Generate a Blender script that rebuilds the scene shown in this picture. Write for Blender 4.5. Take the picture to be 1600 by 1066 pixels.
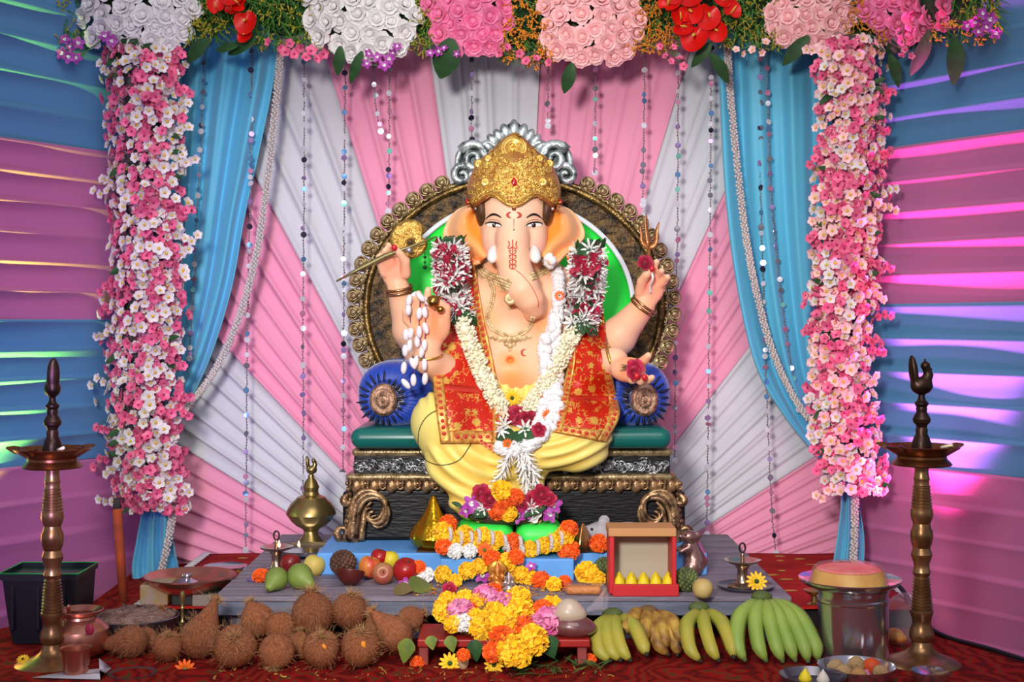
import bpy, bmesh, math, random
import numpy as np
from mathutils import Vector, Matrix, Euler
from mathutils.bvhtree import BVHTree

# ---------------------------------------------------------------- camera, world, lights, exposure
scene = bpy.context.scene
for o_ in list(bpy.data.objects):
    bpy.data.objects.remove(o_)
COL = scene.collection
random.seed(11)
RNG = np.random.default_rng(5)
F = 2100.0; HY = 505.0; CAMZ = 0.80; CAMY = -4.10     # focal length in px of the 1600 px frame, horizon row
PI = math.pi

cd = bpy.data.cameras.new('camera')
cd.lens = F * 36.0 / 1600.0; cd.sensor_width = 36.0; cd.sensor_fit = 'HORIZONTAL'
cd.shift_y = -(533.0 - HY) / 1600.0
cd.clip_end = 60
cam = bpy.data.objects.new('camera', cd)
cam.location = (0, CAMY, CAMZ); cam.rotation_euler = (PI / 2, 0, 0)
COL.objects.link(cam); scene.camera = cam

world = bpy.data.worlds.new('world'); scene.world = world; world.use_nodes = True
bg = world.node_tree.nodes['Background']
bg.inputs[0].default_value = (0.82, 0.82, 1.0, 1); bg.inputs[1].default_value = 0.30

scene.view_settings.view_transform = 'Standard'
scene.view_settings.look = 'None'
scene.view_settings.exposure = 0.42
scene.view_settings.gamma = 1.0
scene.view_settings.use_curve_mapping = False

def light(name, kind, loc, target, power, color=(1, 1, 1), size=0.5, size_y=None, spot=60, blend=0.5):
    l = bpy.data.lights.new(name, kind); l.energy = power; l.color = color
    if kind == 'AREA':
        l.size = size
        if size_y: l.shape = 'RECTANGLE'; l.size_y = size_y
    elif kind == 'SPOT':
        l.spot_size = math.radians(spot); l.spot_blend = blend; l.shadow_soft_size = size
    else:
        l.shadow_soft_size = size
    o = bpy.data.objects.new(name, l); COL.objects.link(o); o.location = loc
    d = Vector(target) - Vector(loc)
    o.rotation_euler = d.to_track_quat('-Z', 'Y').to_euler()
    return o

# photographer's light a step left of the camera, soft light of the hall from above, coloured stage lamps at the side drapes
light('flash_key', 'SPOT', (-0.62, -4.3, 1.55), (0.03, -0.1, 0.72), 430, (1.0, 0.955, 0.89), 0.22, spot=48, blend=1.0)
light('hall_ceiling_light', 'AREA', (0.3, -3.3, 3.2), (0, -0.2, 0.4), 42, (1.0, 0.96, 0.92), 2.2)
light('green_stage_lamp', 'SPOT', (-1.60, -0.60, -0.05), (-1.56, -0.16, 1.05), 290, (0.58, 1.0, 0.09), 0.014, spot=56, blend=0.7)
light('violet_stage_lamp', 'SPOT', (-1.0, -1.9, 0.5), (-1.45, 0.0, 0.75), 34, (0.42, 0.28, 1.0), 0.15, spot=75, blend=1.0)
light('magenta_stage_lamp', 'SPOT', (1.13, -0.05, -0.20), (1.33, -0.18, 1.5), 360, (1.0, 0.10, 0.50), 0.03, spot=40, blend=0.5)
light('magenta_stage_lamp', 'SPOT', (1.17, -0.34, 0.10), (1.07, -0.02, 0.75), 10, (1.0, 0.18, 0.60), 0.05, spot=110, blend=1.0)

# ---------------------------------------------------------------- helpers
def W(px, py, Z):
    return Vector(((px - 800.0) / F * Z, CAMY + Z, CAMZ - (py - HY) / F * Z))
def S(Z): return Z / F
FLOOR, STAGE, BOARD, PLINTH = 0.80, 0.745, 0.685, 0.625       # drop below the lens of the four levels
def G(px, py, drop):                                           # point standing on a level
    return W(px, py, drop * F / (py - HY))
def lin(c):
    if isinstance(c, str):
        c = c.lstrip('#'); c = [int(c[i:i + 2], 16) / 255 for i in (0, 2, 4)]
    return tuple(x / 12.92 if x <= 0.04045 else ((x + 0.055) / 1.055) ** 2.4 for x in c) + (1.0,)

MATS = {}
def mat(name, c, rough=0.55, metal=0.0, var=0.0, vs=12.0, c2=None, bump=0.0, bs=60.0, spec=0.5, sss=0.0,
        trans=0.0, alpha=1.0, coat=0.0, sheen=0.0, rnd=0.0, vcol=False, point=None, emit=0.0, ior=1.45, aniso=None):
    if name in MATS: return MATS[name]
    m = bpy.data.materials.new(name); m.use_nodes = True; MATS[name] = m
    nt = m.node_tree; N = nt.nodes; L = nt.links
    b = N['Principled BSDF']
    b.inputs['Roughness'].default_value = rough; b.inputs['Metallic'].default_value = metal
    b.inputs['Specular IOR Level'].default_value = spec; b.inputs['IOR'].default_value = ior
    b.inputs['Coat Weight'].default_value = coat; b.inputs['Sheen Weight'].default_value = sheen
    b.inputs['Transmission Weight'].default_value = trans; b.inputs['Alpha'].default_value = alpha
    if sss:
        b.inputs['Subsurface Weight'].default_value = sss
        b.inputs['Subsurface Radius'].default_value = (0.02, 0.01, 0.005)
        b.inputs['Subsurface Scale'].default_value = 0.5
    c = lin(c)
    b.inputs['Base Color'].default_value = c
    m.diffuse_color = c
    if emit:
        b.inputs['Emission Color'].default_value = c; b.inputs['Emission Strength'].default_value = emit
    src = None
    tc = N.new('ShaderNodeTexCoord')
    if vcol:
        a = N.new('ShaderNodeVertexColor'); a.layer_name = 'Col'; src = a.outputs['Color']
    if var or c2:
        nz = N.new('ShaderNodeTexNoise'); nz.inputs['Scale'].default_value = vs; nz.inputs['Detail'].default_value = 4
        mp = N.new('ShaderNodeMapping'); L.new(tc.outputs['Object'], mp.inputs[0])
        if aniso: mp.inputs['Scale'].default_value = aniso
        L.new(mp.outputs[0], nz.inputs['Vector'])
        r = N.new('ShaderNodeValToRGB'); L.new(nz.outputs[0], r.inputs[0])
        r.color_ramp.elements[0].position = 0.35; r.color_ramp.elements[1].position = 0.65
        r.color_ramp.elements[0].color = lin(c2) if c2 else tuple(x * (1 - var) for x in c[:3]) + (1,)
        r.color_ramp.elements[1].color = c if c2 else tuple(min(1, x * (1 + var * .5)) for x in c[:3]) + (1,)
        src = r.outputs[0]
    if point:                                       # worn gilding: raised edges take this colour
        ge = N.new('ShaderNodeNewGeometry'); r2 = N.new('ShaderNodeValToRGB')
        L.new(ge.outputs['Pointiness'], r2.inputs[0])
        r2.color_ramp.elements[0].position = 0.47; r2.color_ramp.elements[1].position = 0.56
        r2.color_ramp.elements[0].color = c; r2.color_ramp.elements[1].color = lin(point)
        src = r2.outputs[0]
    if rnd:
        oi = N.new('ShaderNodeObjectInfo'); hs = N.new('ShaderNodeHueSaturation')
        mr = N.new('ShaderNodeMapRange'); L.new(oi.outputs['Random'], mr.inputs[0])
        mr.inputs[3].default_value = 1 - rnd; mr.inputs[4].default_value = 1 + rnd * .6
        L.new(mr.outputs[0], hs.inputs['Value'])
        if src: L.new(src, hs.inputs['Color'])
        else: hs.inputs['Color'].default_value = c
        src = hs.outputs[0]
    if src: L.new(src, b.inputs['Base Color'])
    if bump:
        nb = N.new('ShaderNodeTexNoise'); nb.inputs['Scale'].default_value = bs; nb.inputs['Detail'].default_value = 3
        mp2 = N.new('ShaderNodeMapping'); L.new(tc.outputs['Object'], mp2.inputs[0])
        if aniso: mp2.inputs['Scale'].default_value = aniso
        L.new(mp2.outputs[0], nb.inputs['Vector'])
        bp = N.new('ShaderNodeBump'); bp.inputs['Strength'].default_value = bump; bp.inputs['Distance'].default_value = 0.01
        L.new(nb.outputs[0], bp.inputs['Height']); L.new(bp.outputs[0], b.inputs['Normal'])
    return m

WM = {}                                             # world matrix of every object
def put(o, parent, M):
    if parent is not None:
        o.parent = parent; o.matrix_basis = WM[parent.name].inverted() @ M
    else:
        o.matrix_basis = M
    WM[o.name] = M.copy()
    return o
def tag(o, label=None, cat=None, group=None, kind=None):
    if label: o['label'] = label
    if cat: o['category'] = cat
    if group: o['group'] = group
    if kind: o['kind'] = kind
    return o
def thing(name, loc, label, cat, group=None):
    o = bpy.data.objects.new(name, None); o.empty_display_size = 0.03; COL.objects.link(o)
    put(o, None, Matrix.Translation(Vector(loc)))
    return tag(o, label, cat, group)
def inst(name, mesh, parent, M):
    o = bpy.data.objects.new(name, mesh); COL.objects.link(o)
    return put(o, parent, M)
def dup(o, M, parent=None):                         # copy a thing with its parts and sub-parts
    c = o.copy(); COL.objects.link(c); c.parent = None
    Mo = WM[o.name]
    put(c, parent, M)
    for ch in [x for x in o.children]:
        dup(ch, M @ Mo.inverted() @ WM[ch.name], c)
    return c
def ori(loc, normal, spin=0.0, scale=1.0, flat=1.0):     # matrix whose +Z looks along normal
    n = Vector(normal).normalized()
    q = n.to_track_quat('Z', 'Y').to_matrix().to_4x4()
    sc = Matrix.Diagonal((scale, scale, scale * flat, 1))
    return Matrix.Translation(Vector(loc)) @ q @ Matrix.Rotation(spin, 4, 'Z') @ sc
def smooth_path(pts, n):
    """Catmull-Rom through pts (Vectors or tuples), n samples."""
    P = [np.array(p, float) for p in pts]
    P = [2 * P[0] - P[1]] + P + [2 * P[-1] - P[-2]]
    out = []
    m = len(P) - 3
    for i in range(n):
        t = i / (n - 1) * m
        k = min(int(t), m - 1); u = t - k
        a, b, c, d = P[k:k + 4]
        out.append(.5 * ((2 * b) + (-a + c) * u + (2 * a - 5 * b + 4 * c - d) * u * u + (-a + 3 * b - 3 * c + d) * u ** 3))
    return out

class MB:
    def __init__(s): s.v = []; s.f = []; s.mi = []; s.sharp = 0
    def add(s, vs, fs, mi=0):
        k = len(s.v); s.v += [tuple(v) for v in vs]
        s.f += [tuple(i + k for i in f) for f in fs]; s.mi += [mi] * len(fs)
        return s
    def box(s, c, size, M=None, mi=0):
        c = Vector(c); h = [x / 2 for x in size]
        vs = [Vector((a * h[0], b * h[1], d * h[2])) for a in (-1, 1) for b in (-1, 1) for d in (-1, 1)]
        vs = [(M @ v if M else v) + c for v in vs]
        return s.add(vs, [(0, 1, 3, 2), (4, 6, 7, 5), (0, 4, 5, 1), (2, 3, 7, 6), (0, 2, 6, 4), (1, 5, 7, 3)], mi)
    def rbox(s, c, size, r=0.004, seg=2, M=None, mi=0):
        bm = bmesh.new(); bmesh.ops.create_cube(bm, size=1.0)
        for v in bm.verts: v.co = Vector((v.co.x * size[0], v.co.y * size[1], v.co.z * size[2]))
        bmesh.ops.bevel(bm, geom=list(bm.edges), offset=min(r, min(size) * .49), segments=seg, affect='EDGES', profile=0.5)
        bm.verts.ensure_lookup_table()
        c = Vector(c)
        s.add([(M @ v.co if M else v.co) + c for v in bm.verts], [[v.index for v in f.verts] for f in bm.faces], mi)
        bm.free(); return s
    def grid(s, P, cu=False, cv=False, mi=0, flip=False):
        nu = len(P); nv = len(P[0]); vs = [p for row in P for p in row]; fs = []
        for i in range(nu if cu else nu - 1):
            for j in range(nv if cv else nv - 1):
                a, b = i * nv + j, ((i + 1) % nu) * nv + j
                c, d = ((i + 1) % nu) * nv + (j + 1) % nv, i * nv + (j + 1) % nv
                fs.append((a, d, c, b) if flip else (a, b, c, d))
        return s.add(vs, fs, mi)
    def lathe(s, prof, seg=24, M=None, mi=0, rfun=None):
        vs = []; fs = []; rows = []
        for (r, z) in prof:
            if r < 1e-6:
                rows.append([len(vs)]); vs.append(Vector((0, 0, z)))
            else:
                row = []
                for k in range(seg):
                    a = 2 * PI * k / seg; rr = r * (rfun(a, r, z) if rfun else 1)
                    row.append(len(vs)); vs.append(Vector((rr * math.cos(a), rr * math.sin(a), z)))
                rows.append(row)
        for A, B in zip(rows, rows[1:]):
            for k in range(seg):
                k2 = (k + 1) % seg
                if len(A) == 1 and len(B) == 1: continue
                if len(A) == 1: fs.append((A[0], B[k2], B[k]))
                elif len(B) == 1: fs.append((A[k], A[k2], B[0]))
                else: fs.append((A[k], A[k2], B[k2], B[k]))
        if M: vs = [M @ v for v in vs]
        return s.add(vs, fs, mi)
    def tube(s, pts, rad, seg=8, mi=0, flat=1.0, closed=False):
        P = [Vector(p) for p in pts]; n = len(P)
        R = [rad] * n if not hasattr(rad, '__len__') else list(rad)
        T = []
        for i in range(n):
            if closed: d = P[(i + 1) % n] - P[i - 1]
            else: d = P[min(i + 1, n - 1)] - P[max(i - 1, 0)]
            T.append(d.normalized() if d.length > 1e-9 else Vector((0, 0, 1)))
        u = T[0].orthogonal().normalized(); rows = []
        for i in range(n):
            u = (u - T[i] * u.dot(T[i]))
            u = u.normalized() if u.length > 1e-6 else T[i].orthogonal().normalized()
            w = T[i].cross(u)
            rows.append([P[i] + (u * math.cos(2 * PI * k / seg) + w * math.sin(2 * PI * k / seg) * flat) * R[i] for k in range(seg)])
        k0 = len(s.v)
        s.grid(rows, cu=closed, cv=True, mi=mi)
        if not closed:
            s.f.append(tuple(k0 + k for k in range(seg))); s.mi.append(mi)
            s.f.append(tuple(k0 + (n - 1) * seg + k for k in reversed(range(seg)))); s.mi.append(mi)
        return s
    def ell(s, c, r, seg=12, rings=8, M=None, mi=0):
        if not hasattr(r, '__len__'): r = (r, r, r)
        prof = [(math.sin(PI * i / rings), -math.cos(PI * i / rings)) for i in range(rings + 1)]
        prof[0] = (0, -1); prof[-1] = (0, 1)
        MM = Matrix.Translation(Vector(c)) @ (M.to_4x4() if M else Matrix.Identity(4)) @ Matrix.Diagonal((r[0], r[1], r[2], 1))
        return s.lathe(prof, seg, MM, mi)
    def mesh(s, name, mats, smooth=True, center=False):
        me = bpy.data.meshes.new(name)
        me.from_pydata([tuple(v) for v in s.v], [], s.f)
        for m in (mats if isinstance(mats, (list, tuple)) else [mats]): me.materials.append(m)
        if any(s.mi): me.polygons.foreach_set('material_index', s.mi)
        me.polygons.foreach_set('use_smooth', [smooth] * len(me.polygons))
        if s.sharp: me.set_sharp_from_angle(angle=s.sharp)
        me.update(); return me
    def build(s, name, mats, parent=None, smooth=True, solid=0.0):
        A = np.array([tuple(v) for v in s.v]); c = (A.min(0) + A.max(0)) / 2
        if parent is None: c[2] = A[:, 2].min()
        s.v = [tuple(x) for x in (A - c)]
        me = s.mesh(name, mats, smooth)
        o = inst(name, me, parent, Matrix.Translation(Vector(c)))
        if solid:
            md = o.modifiers.new('thickness', 'SOLIDIFY'); md.thickness = solid; md.offset = 0
        return o

# ---- implicit surfaces: smooth unions of round cones and ellipsoids, meshed with surface nets
class SDF:
    def __init__(s, lo, hi, h):
        s.lo = np.array(lo, float); s.h = h
        s.n = np.ceil((np.array(hi) - s.lo) / h).astype(int) + 1
        s.D = np.full(s.n, 0.5, np.float32)
    def _sub(s, lo, hi):
        a = np.clip(((np.array(lo) - s.lo) / s.h).astype(int), 0, s.n - 1)
        b = np.clip(((np.array(hi) - s.lo) / s.h).astype(int) + 2, 1, s.n)
        sl = tuple(slice(i, j) for i, j in zip(a, b))
        ax = [s.lo[k] + s.h * np.arange(a[k], b[k], dtype=np.float32) for k in range(3)]
        return sl, np.meshgrid(*ax, indexing='ij', sparse=True)
    def _mix(s, sl, d, k, sub=False):
        a = s.D[sl]
        if sub:
            d = -d; hh = np.maximum(k - np.abs(a - d), 0) / k; s.D[sl] = np.maximum(a, d) + hh * hh * k * .25
        else:
            hh = np.maximum(k - np.abs(a - d), 0) / k; s.D[sl] = np.minimum(a, d) - hh * hh * k * .25
    def cone(s, a, b, ra, rb, k=0.012, sub=False):
        a = np.array(a, float); b = np.array(b, float); r = max(ra, rb) + k + s.h * 2
        sl, (x, y, z) = s._sub(np.minimum(a, b) - r, np.maximum(a, b) + r)
        ab = b - a; L2 = max(ab @ ab, 1e-12)
        t = np.clip(((x - a[0]) * ab[0] + (y - a[1]) * ab[1] + (z - a[2]) * ab[2]) / L2, 0, 1)
        d = np.sqrt((x - a[0] - t * ab[0]) ** 2 + (y - a[1] - t * ab[1]) ** 2 + (z - a[2] - t * ab[2]) ** 2) - (ra + (rb - ra) * t)
        s._mix(sl, d, k, sub)
    def chain(s, pts, rad, k=0.012):
        for i in range(len(pts) - 1): s.cone(pts[i], pts[i + 1], rad[i], rad[i + 1], k)
    def ell(s, c, r, k=0.012, M=None, sub=False):
        c = np.array(c, float); R = max(r) + k + s.h * 2
        sl, (x, y, z) = s._sub(c - R, c + R)
        x, y, z = x - c[0], y - c[1], z - c[2]
        if M is not None:
            I = M.inverted()
            x, y, z = [I[i][0] * x + I[i][1] * y + I[i][2] * z for i in range(3)]
        q = np.sqrt((x / r[0]) ** 2 + (y / r[1]) ** 2 + (z / r[2]) ** 2)
        q2 = np.sqrt((x / r[0] ** 2) ** 2 + (y / r[1] ** 2) ** 2 + (z / r[2] ** 2) ** 2)
        s._mix(sl, q * (q - 1) / np.maximum(q2, 1e-6), k, sub)
    def verts_faces(s):
        D = s.D; neg = D < 0
        c = np.zeros(np.array(D.shape) - 1, np.int8)
        CO = [(i, j, k) for i in (0, 1) for j in (0, 1) for k in (0, 1)]
        for (i, j, k) in CO:
            c += neg[i:i + c.shape[0], j:j + c.shape[1], k:k + c.shape[2]]
        act = (c > 0) & (c < 8)
        I, J, K = np.nonzero(act)
        ids = np.full(act.shape, -1, np.int64); ids[I, J, K] = np.arange(len(I))
        sm = np.zeros((len(I), 3)); ct = np.zeros(len(I))
        for p in CO:
            for ax in range(3):
                if p[ax]: continue
                q = list(p); q[ax] = 1
                da = D[I + p[0], J + p[1], K + p[2]]; db = D[I + q[0], J + q[1], K + q[2]]
                cr = (da < 0) != (db < 0)
                t = np.where(cr, da / np.where(cr, da - db, 1), 0)
                pos = np.tile(np.array(p, float), (len(I), 1)); pos[:, ax] = t
                sm[cr] += pos[cr]; ct[cr] += 1
        V = s.lo + s.h * (np.stack([I, J, K], 1) + sm / ct[:, None])
        faces = []
        for ax in range(3):
            n1, n2 = (ax + 1) % 3, (ax + 2) % 3
            a = np.take(neg, range(neg.shape[ax] - 1), axis=ax); b = np.take(neg, range(1, neg.shape[ax]), axis=ax)
            e = np.argwhere(a != b)
            e = e[(e[:, n1] > 0) & (e[:, n2] > 0) & (e[:, n1] < D.shape[n1] - 1) & (e[:, n2] < D.shape[n2] - 1)]
            fl = a[e[:, 0], e[:, 1], e[:, 2]]
            def cell(o1, o2):
                q = e.copy(); q[:, n1] += o1; q[:, n2] += o2
                return ids[q[:, 0], q[:, 1], q[:, 2]]
            Q = np.stack([cell(-1, -1), cell(0, -1), cell(0, 0), cell(-1, 0)], 1)
            Q[~fl] = Q[~fl][:, ::-1]
            faces.append(Q)
        Fc = np.concatenate(faces)
        return V, Fc
    def mb(s, relax=2):
        V, Fc = s.verts_faces()
        for _ in range(relax):
            A = np.zeros_like(V); n = np.zeros(len(V))
            for k in range(4):
                a, b = Fc[:, k], Fc[:, (k + 1) % 4]
                np.add.at(A, a, V[b]); np.add.at(n, a, 1); np.add.at(A, b, V[a]); np.add.at(n, b, 1)
            V = V * .5 + A / np.maximum(n, 1)[:, None] * .5
        m = MB(); m.v = V.tolist(); m.f = [tuple(f) for f in Fc.tolist()]; m.mi = [0] * len(m.f)
        return m

def set_vcol(o, cols):
    a = o.data.color_attributes.new('Col', 'FLOAT_COLOR', 'POINT')
    a.data.foreach_set('color', np.asarray(cols, np.float32).ravel())

class Caster:                                       # rests cloth, jewellery and flowers on a body
    def __init__(s): s.v = []; s.f = []; s.t = None
    def add(s, o):
        k = len(s.v); M = WM[o.name]
        s.v += [M @ v.co for v in o.data.vertices]
        s.f += [tuple(i + k for i in p.vertices) for p in o.data.polygons]; s.t = None
    def z(s, px, py, default):
        if s.t is None: s.t = BVHTree.FromPolygons(s.v, s.f)
        o = Vector((0, CAMY, CAMZ)); d = (W(px, py, 1.0) - o).normalized()
        h = s.t.ray_cast(o, d)[0]
        return (h.y - CAMY) if h else default
    def n(s, px, py):
        if s.t is None: s.t = BVHTree.FromPolygons(s.v, s.f)
        o = Vector((0, CAMY, CAMZ)); d = (W(px, py, 1.0) - o).normalized()
        h = s.t.ray_cast(o, d)
        return h[1] if h[0] else Vector((0, -1, 0))
# ---------------------------------------------------------------- the setting
def carpet_mat():
    m = mat('red_carpet', '#8a1a16', 0.95, var=0.35, vs=9, bump=0.5, bs=240, sheen=0.0, spec=0.1)
    nt = m.node_tree; N = nt.nodes; L = nt.links; b = N['Principled BSDF']
    tc = N.new('ShaderNodeTexCoord'); v = N.new('ShaderNodeTexVoronoi'); v.inputs['Scale'].default_value = 13
    v.feature = 'F1'; L.new(tc.outputs['Object'], v.inputs['Vector'])
    w = N.new('ShaderNodeTexWave'); w.inputs['Scale'].default_value = 5; w.inputs['Distortion'].default_value = 26
    w.inputs['Detail'].default_value = 3; L.new(tc.outputs['Object'], w.inputs['Vector'])
    r = N.new('ShaderNodeValToRGB'); L.new(w.outputs['Color'], r.inputs[0])
    e = r.color_ramp.elements; e[0].position = 0.0; e[0].color = lin('#571311'); e[1].position = 0.22; e[1].color = lin('#7c1411')
    x = r.color_ramp.elements.new(0.86); x.color = lin('#951613'); x = r.color_ramp.elements.new(0.97); x.color = lin('#7a2c1a')
    x = r.color_ramp.elements.new(1.0); x.color = lin('#4c3a22')
    L.new(r.outputs[0], b.inputs['Base Color'])
    return m
CARPET = carpet_mat()

def poly_slab(name, pts, ztop, zbot, m, parent=None):
    mb = MB(); n = len(pts)
    mb.add([(x, y, ztop) for x, y in pts] + [(x, y, zbot) for x, y in pts],
           [tuple(range(n)), tuple(reversed(range(n, 2 * n)))] + [(i, n + i, n + (i + 1) % n, (i + 1) % n) for i in range(n)])
    return mb.build(name, m, parent, smooth=False)
def Y(Z): return Z + CAMY
floor_pts = [(-2.0, Y(1.6)), (2.0, Y(1.6)), (1.72, Y(2.0)), (1.207, Y(3.17)), (1.03, Y(3.62)), (1.12, Y(4.1)), (1.12, Y(4.47)), (-1.22, Y(4.47)),
             (-1.20, Y(3.80)), (-1.42, Y(3.35)), (-1.9, Y(2.4))]
BEAM = mat('beam_cloth', '#3a3440', .9)
tag(poly_slab('floor', floor_pts, 0.0, -0.10, CARPET), 'red patterned carpet covering the low stage', 'floor', kind='structure')
DARK = mat('dark_ground', '#17110f', 0.9)
tag(poly_slab('floor_hall', [(-5, -6), (5, -6), (5, 2), (-5, 2)], -0.26, -0.30, DARK), 'dark hall floor below the stage', 'floor', kind='structure')

PINKW = mat('pink_wall_cloth', '#bd6a9c', 0.62, bump=0.08, bs=160, spec=0.35, sheen=0.3)
BLUEW = mat('blue_wall_cloth', '#5189b4', 0.60, bump=0.08, bs=160, spec=0.35, sheen=0.3)
def side_wall(name, A, B, bands, amp, label):
    """cloth wall from floor plan point A (behind the flower pillar) to B (towards the camera), gathered in horizontal pleats"""
    A = Vector(A); B = Vector(B); d = (B - A).normalized(); nrm = Vector((-d.y, d.x))
    if nrm.x * A.x > 0: nrm = -nrm                       # towards the middle of the room
    base = MB(); L = (B - A).length
    base.add([(A.x - nrm.x * .05, A.y - nrm.y * .05, -.26), (B.x - nrm.x * .05, B.y - nrm.y * .05, -.26),
              (B.x - nrm.x * .05, B.y - nrm.y * .05, 2.5), (A.x - nrm.x * .05, A.y - nrm.y * .05, 2.5)], [(0, 1, 2, 3)])
    w = base.build(name, DARK, None, smooth=False); tag(w, label, 'wall', kind='structure')
    rr = random.Random(name)
    for (z0, z1, npl, m, nm) in bands:
        nv = npl * 14 + 1; nu = 48; P = []
        off = [rr.uniform(0, 6) for _ in range(npl)]; am = [rr.uniform(.65, 1.25) for _ in range(npl)]; ln = [rr.uniform(.5, 1.2) for _ in range(npl)]
        for i in range(nu):
            u = i / (nu - 1); row = []
            for j in range(nv):
                t = j / (nv - 1) * npl; k = min(int(t), npl - 1); f = t - k       # f: 0 at the bottom of the pleat, 1 at its top
                z = z0 + (z1 - z0) * j / (nv - 1)
                a = amp(u, ln[k]) * am[k] * (.30 if z0 < 0 else 1)
                g = 1 - f                                     # 0 at the top fold
                lip = (1 - g / .52) ** 2 * min(1, g / .03) if g < .52 else 0
                dd = .006 + a * lip + .006 * (1 - g) + .004 * math.sin(u * 11 + off[k])
                z += .007 * math.sin(u * 3.1 + off[k]) * math.sin(PI * f)
                p = A + d * (L * u) + nrm * dd
                row.append((p.x, p.y, z))
            P.append(row)
        mb = MB(); mb.grid(P, flip=(A.x > 0)); mb.build(nm, m, w)
    return w
lbands = [(-.26, .375, 6, PINKW, 'pink_cloth_band'), (.375, .812, 5, BLUEW, 'blue_cloth_band'), (.812, 1.345, 6, PINKW, 'pink_cloth_band'),
          (1.345, 1.86, 5, BLUEW, 'blue_cloth_band'), (1.86, 2.5, 6, PINKW, 'pink_cloth_band')]
rbands = [(-.26, .352, 6, PINKW, 'pink_cloth_band'), (.352, .862, 5, BLUEW, 'blue_cloth_band'), (.862, 1.36, 5, PINKW, 'pink_cloth_band'),
          (1.36, 1.87, 5, BLUEW, 'blue_cloth_band'), (1.87, 2.5, 6, PINKW, 'pink_cloth_band')]
side_wall('wall_left', (-1.20, Y(4.42)), (-1.98, Y(3.20)), lbands, lambda u, l: .005 + .036 * min(1, max(0, (u - .10) / (.36 * l))), 'left wall of pink and blue cloth gathered in horizontal pleats')
side_wall('wall_right', (1.13, Y(4.42)), (2.0, Y(3.12)), rbands, lambda u, l: .009 + .022 * max(0, 1 - u / (.75 * l)), 'right wall of pink and blue cloth gathered in horizontal pleats')

PINKB = mat('pink_backdrop_cloth', '#f29cbc', 0.62, bump=0.05, bs=150, spec=0.3, sheen=0.2)
WHITB = mat('white_backdrop_cloth', '#d2d2da', 0.62, bump=0.05, bs=150, spec=0.3, sheen=0.2)
mb = MB(); yb = Y(4.53)
mb.add([(-1.5, yb, -.26), (1.5, yb, -.26), (1.5, yb, 2.5), (-1.5, yb, 2.5)], [(0, 1, 2, 3)])
wall_back = tag(mb.build('wall_back', DARK, None, smooth=False), 'back wall hung with pink and white cloth fanned out in rays', 'wall', kind='structure')
cz = CAMZ - (1020 - HY) / F * 4.5
edges = [0, 32, 47, 61.7, 72.6, 82.2, 92.7, 106.4, 114.7, 127.8, 147, 180]
for k in range(len(edges) - 1):
    a0, a1 = edges[k], edges[k + 1]; pink = k % 2 == 0
    npl = max(3, round((a1 - a0) / 2.6)); P = []
    nu = npl * 9 + 1; nr = 40
    rr = random.Random(k)
    amps = [rr.uniform(.7, 1.3) for _ in range(npl)]
    for i in range(nu):
        t = i / (nu - 1) * npl; q = min(int(t), npl - 1); f = t - q
        th = math.radians(a0 + (a1 - a0) * i / (nu - 1)); ct, st = -math.cos(th), math.sin(th)
        r1 = min(1.42 / max(abs(ct), 1e-3), 2.75 / max(st, 1e-3)); r0 = .25
        row = []
        for j in range(nr):
            r = r0 + (r1 - r0) * j / (nr - 1)
            fold = (1 - f) if th < PI / 2 else f
            lip = math.exp(-((f - .12) / .10) ** 2)
            dd = (.012 * fold * amps[q] + .013 * lip * amps[q]) * min(1.6, .35 + r * .55) + .004 * math.sin(r * 5 + q)
            if i in (0, nu - 1): dd -= .004
            row.append((ct * r, Y(4.50) - dd, cz + st * r))
        P.append(row)
    g = MB(); g.grid(P, flip=True)
    g.build('pink_cloth_ray' if pink else 'white_cloth_ray', PINKB if pink else WHITB, wall_back)

g = MB(); zb_ = CAMZ + (HY + 24) / F * 4.36; g.rbox((0, Y(4.36), zb_), (2.42, .05, .05), .006, 2)
tag(g.build('trim_1', BEAM, None, smooth=False), 'beam along the top that carries curtains and flowers', 'beam', kind='structure')
# blue curtains, gathered towards the flower pillars, each with its tail below the tie
BLUEC = mat('turquoise_curtain', '#5cb9dc', 0.5, bump=0.05, bs=120, spec=0.35, sheen=0.3)
def curtain(left, right, Z, nf, amp, top, bot, zoff=0.0, nu=72, nv=40):
    Lp = smooth_path([(a, b, 0) for a, b in left], nv); Rp = smooth_path([(a, b, 0) for a, b in right], nv)
    P = []
    for j in range(nv):
        row = []
        for i in range(nu):
            u = i / (nu - 1); x = Lp[j][0] * (1 - u) + Rp[j][0] * u; y = Lp[j][1] * (1 - u) + Rp[j][1] * u
            wv = math.sin(u * nf * 2 * PI + .8 * math.sin(j / nv * 3 + u * 5)) + .22 * math.sin(u * nf * 4.7 * PI + 1)
            row.append(W(x, y, Z - amp * wv))
        P.append(row)
    return P
ct = thing('blue_curtain', W(300, 900, 4.36), 'turquoise curtain drawn to the flower pillar on the left', 'curtain')
g = MB(); g.grid(curtain([(255, -6), (258, 100), (252, 300), (240, 480), (232, 640)], [(436, -6), (430, 110), (402, 250), (382, 340), (362, 450), (328, 560), (284, 652)], 4.38, 4, .024, 0, 0))
g.build('curtain_cloth', BLUEC, ct, solid=.002)
g = MB(); g.grid(curtain([(236, 640), (228, 760), (214, 840), (206, 890), (212, 925)], [(272, 640), (266, 760), (270, 840), (279, 890), (279, 928)], 4.22, 3, .016, 0, 0))
g.build('curtain_tail', BLUEC, ct, solid=.002)
ct = thing('blue_curtain', W(1320, 900, 4.36), 'turquoise curtain drawn to the flower pillar on the right', 'curtain')
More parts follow.
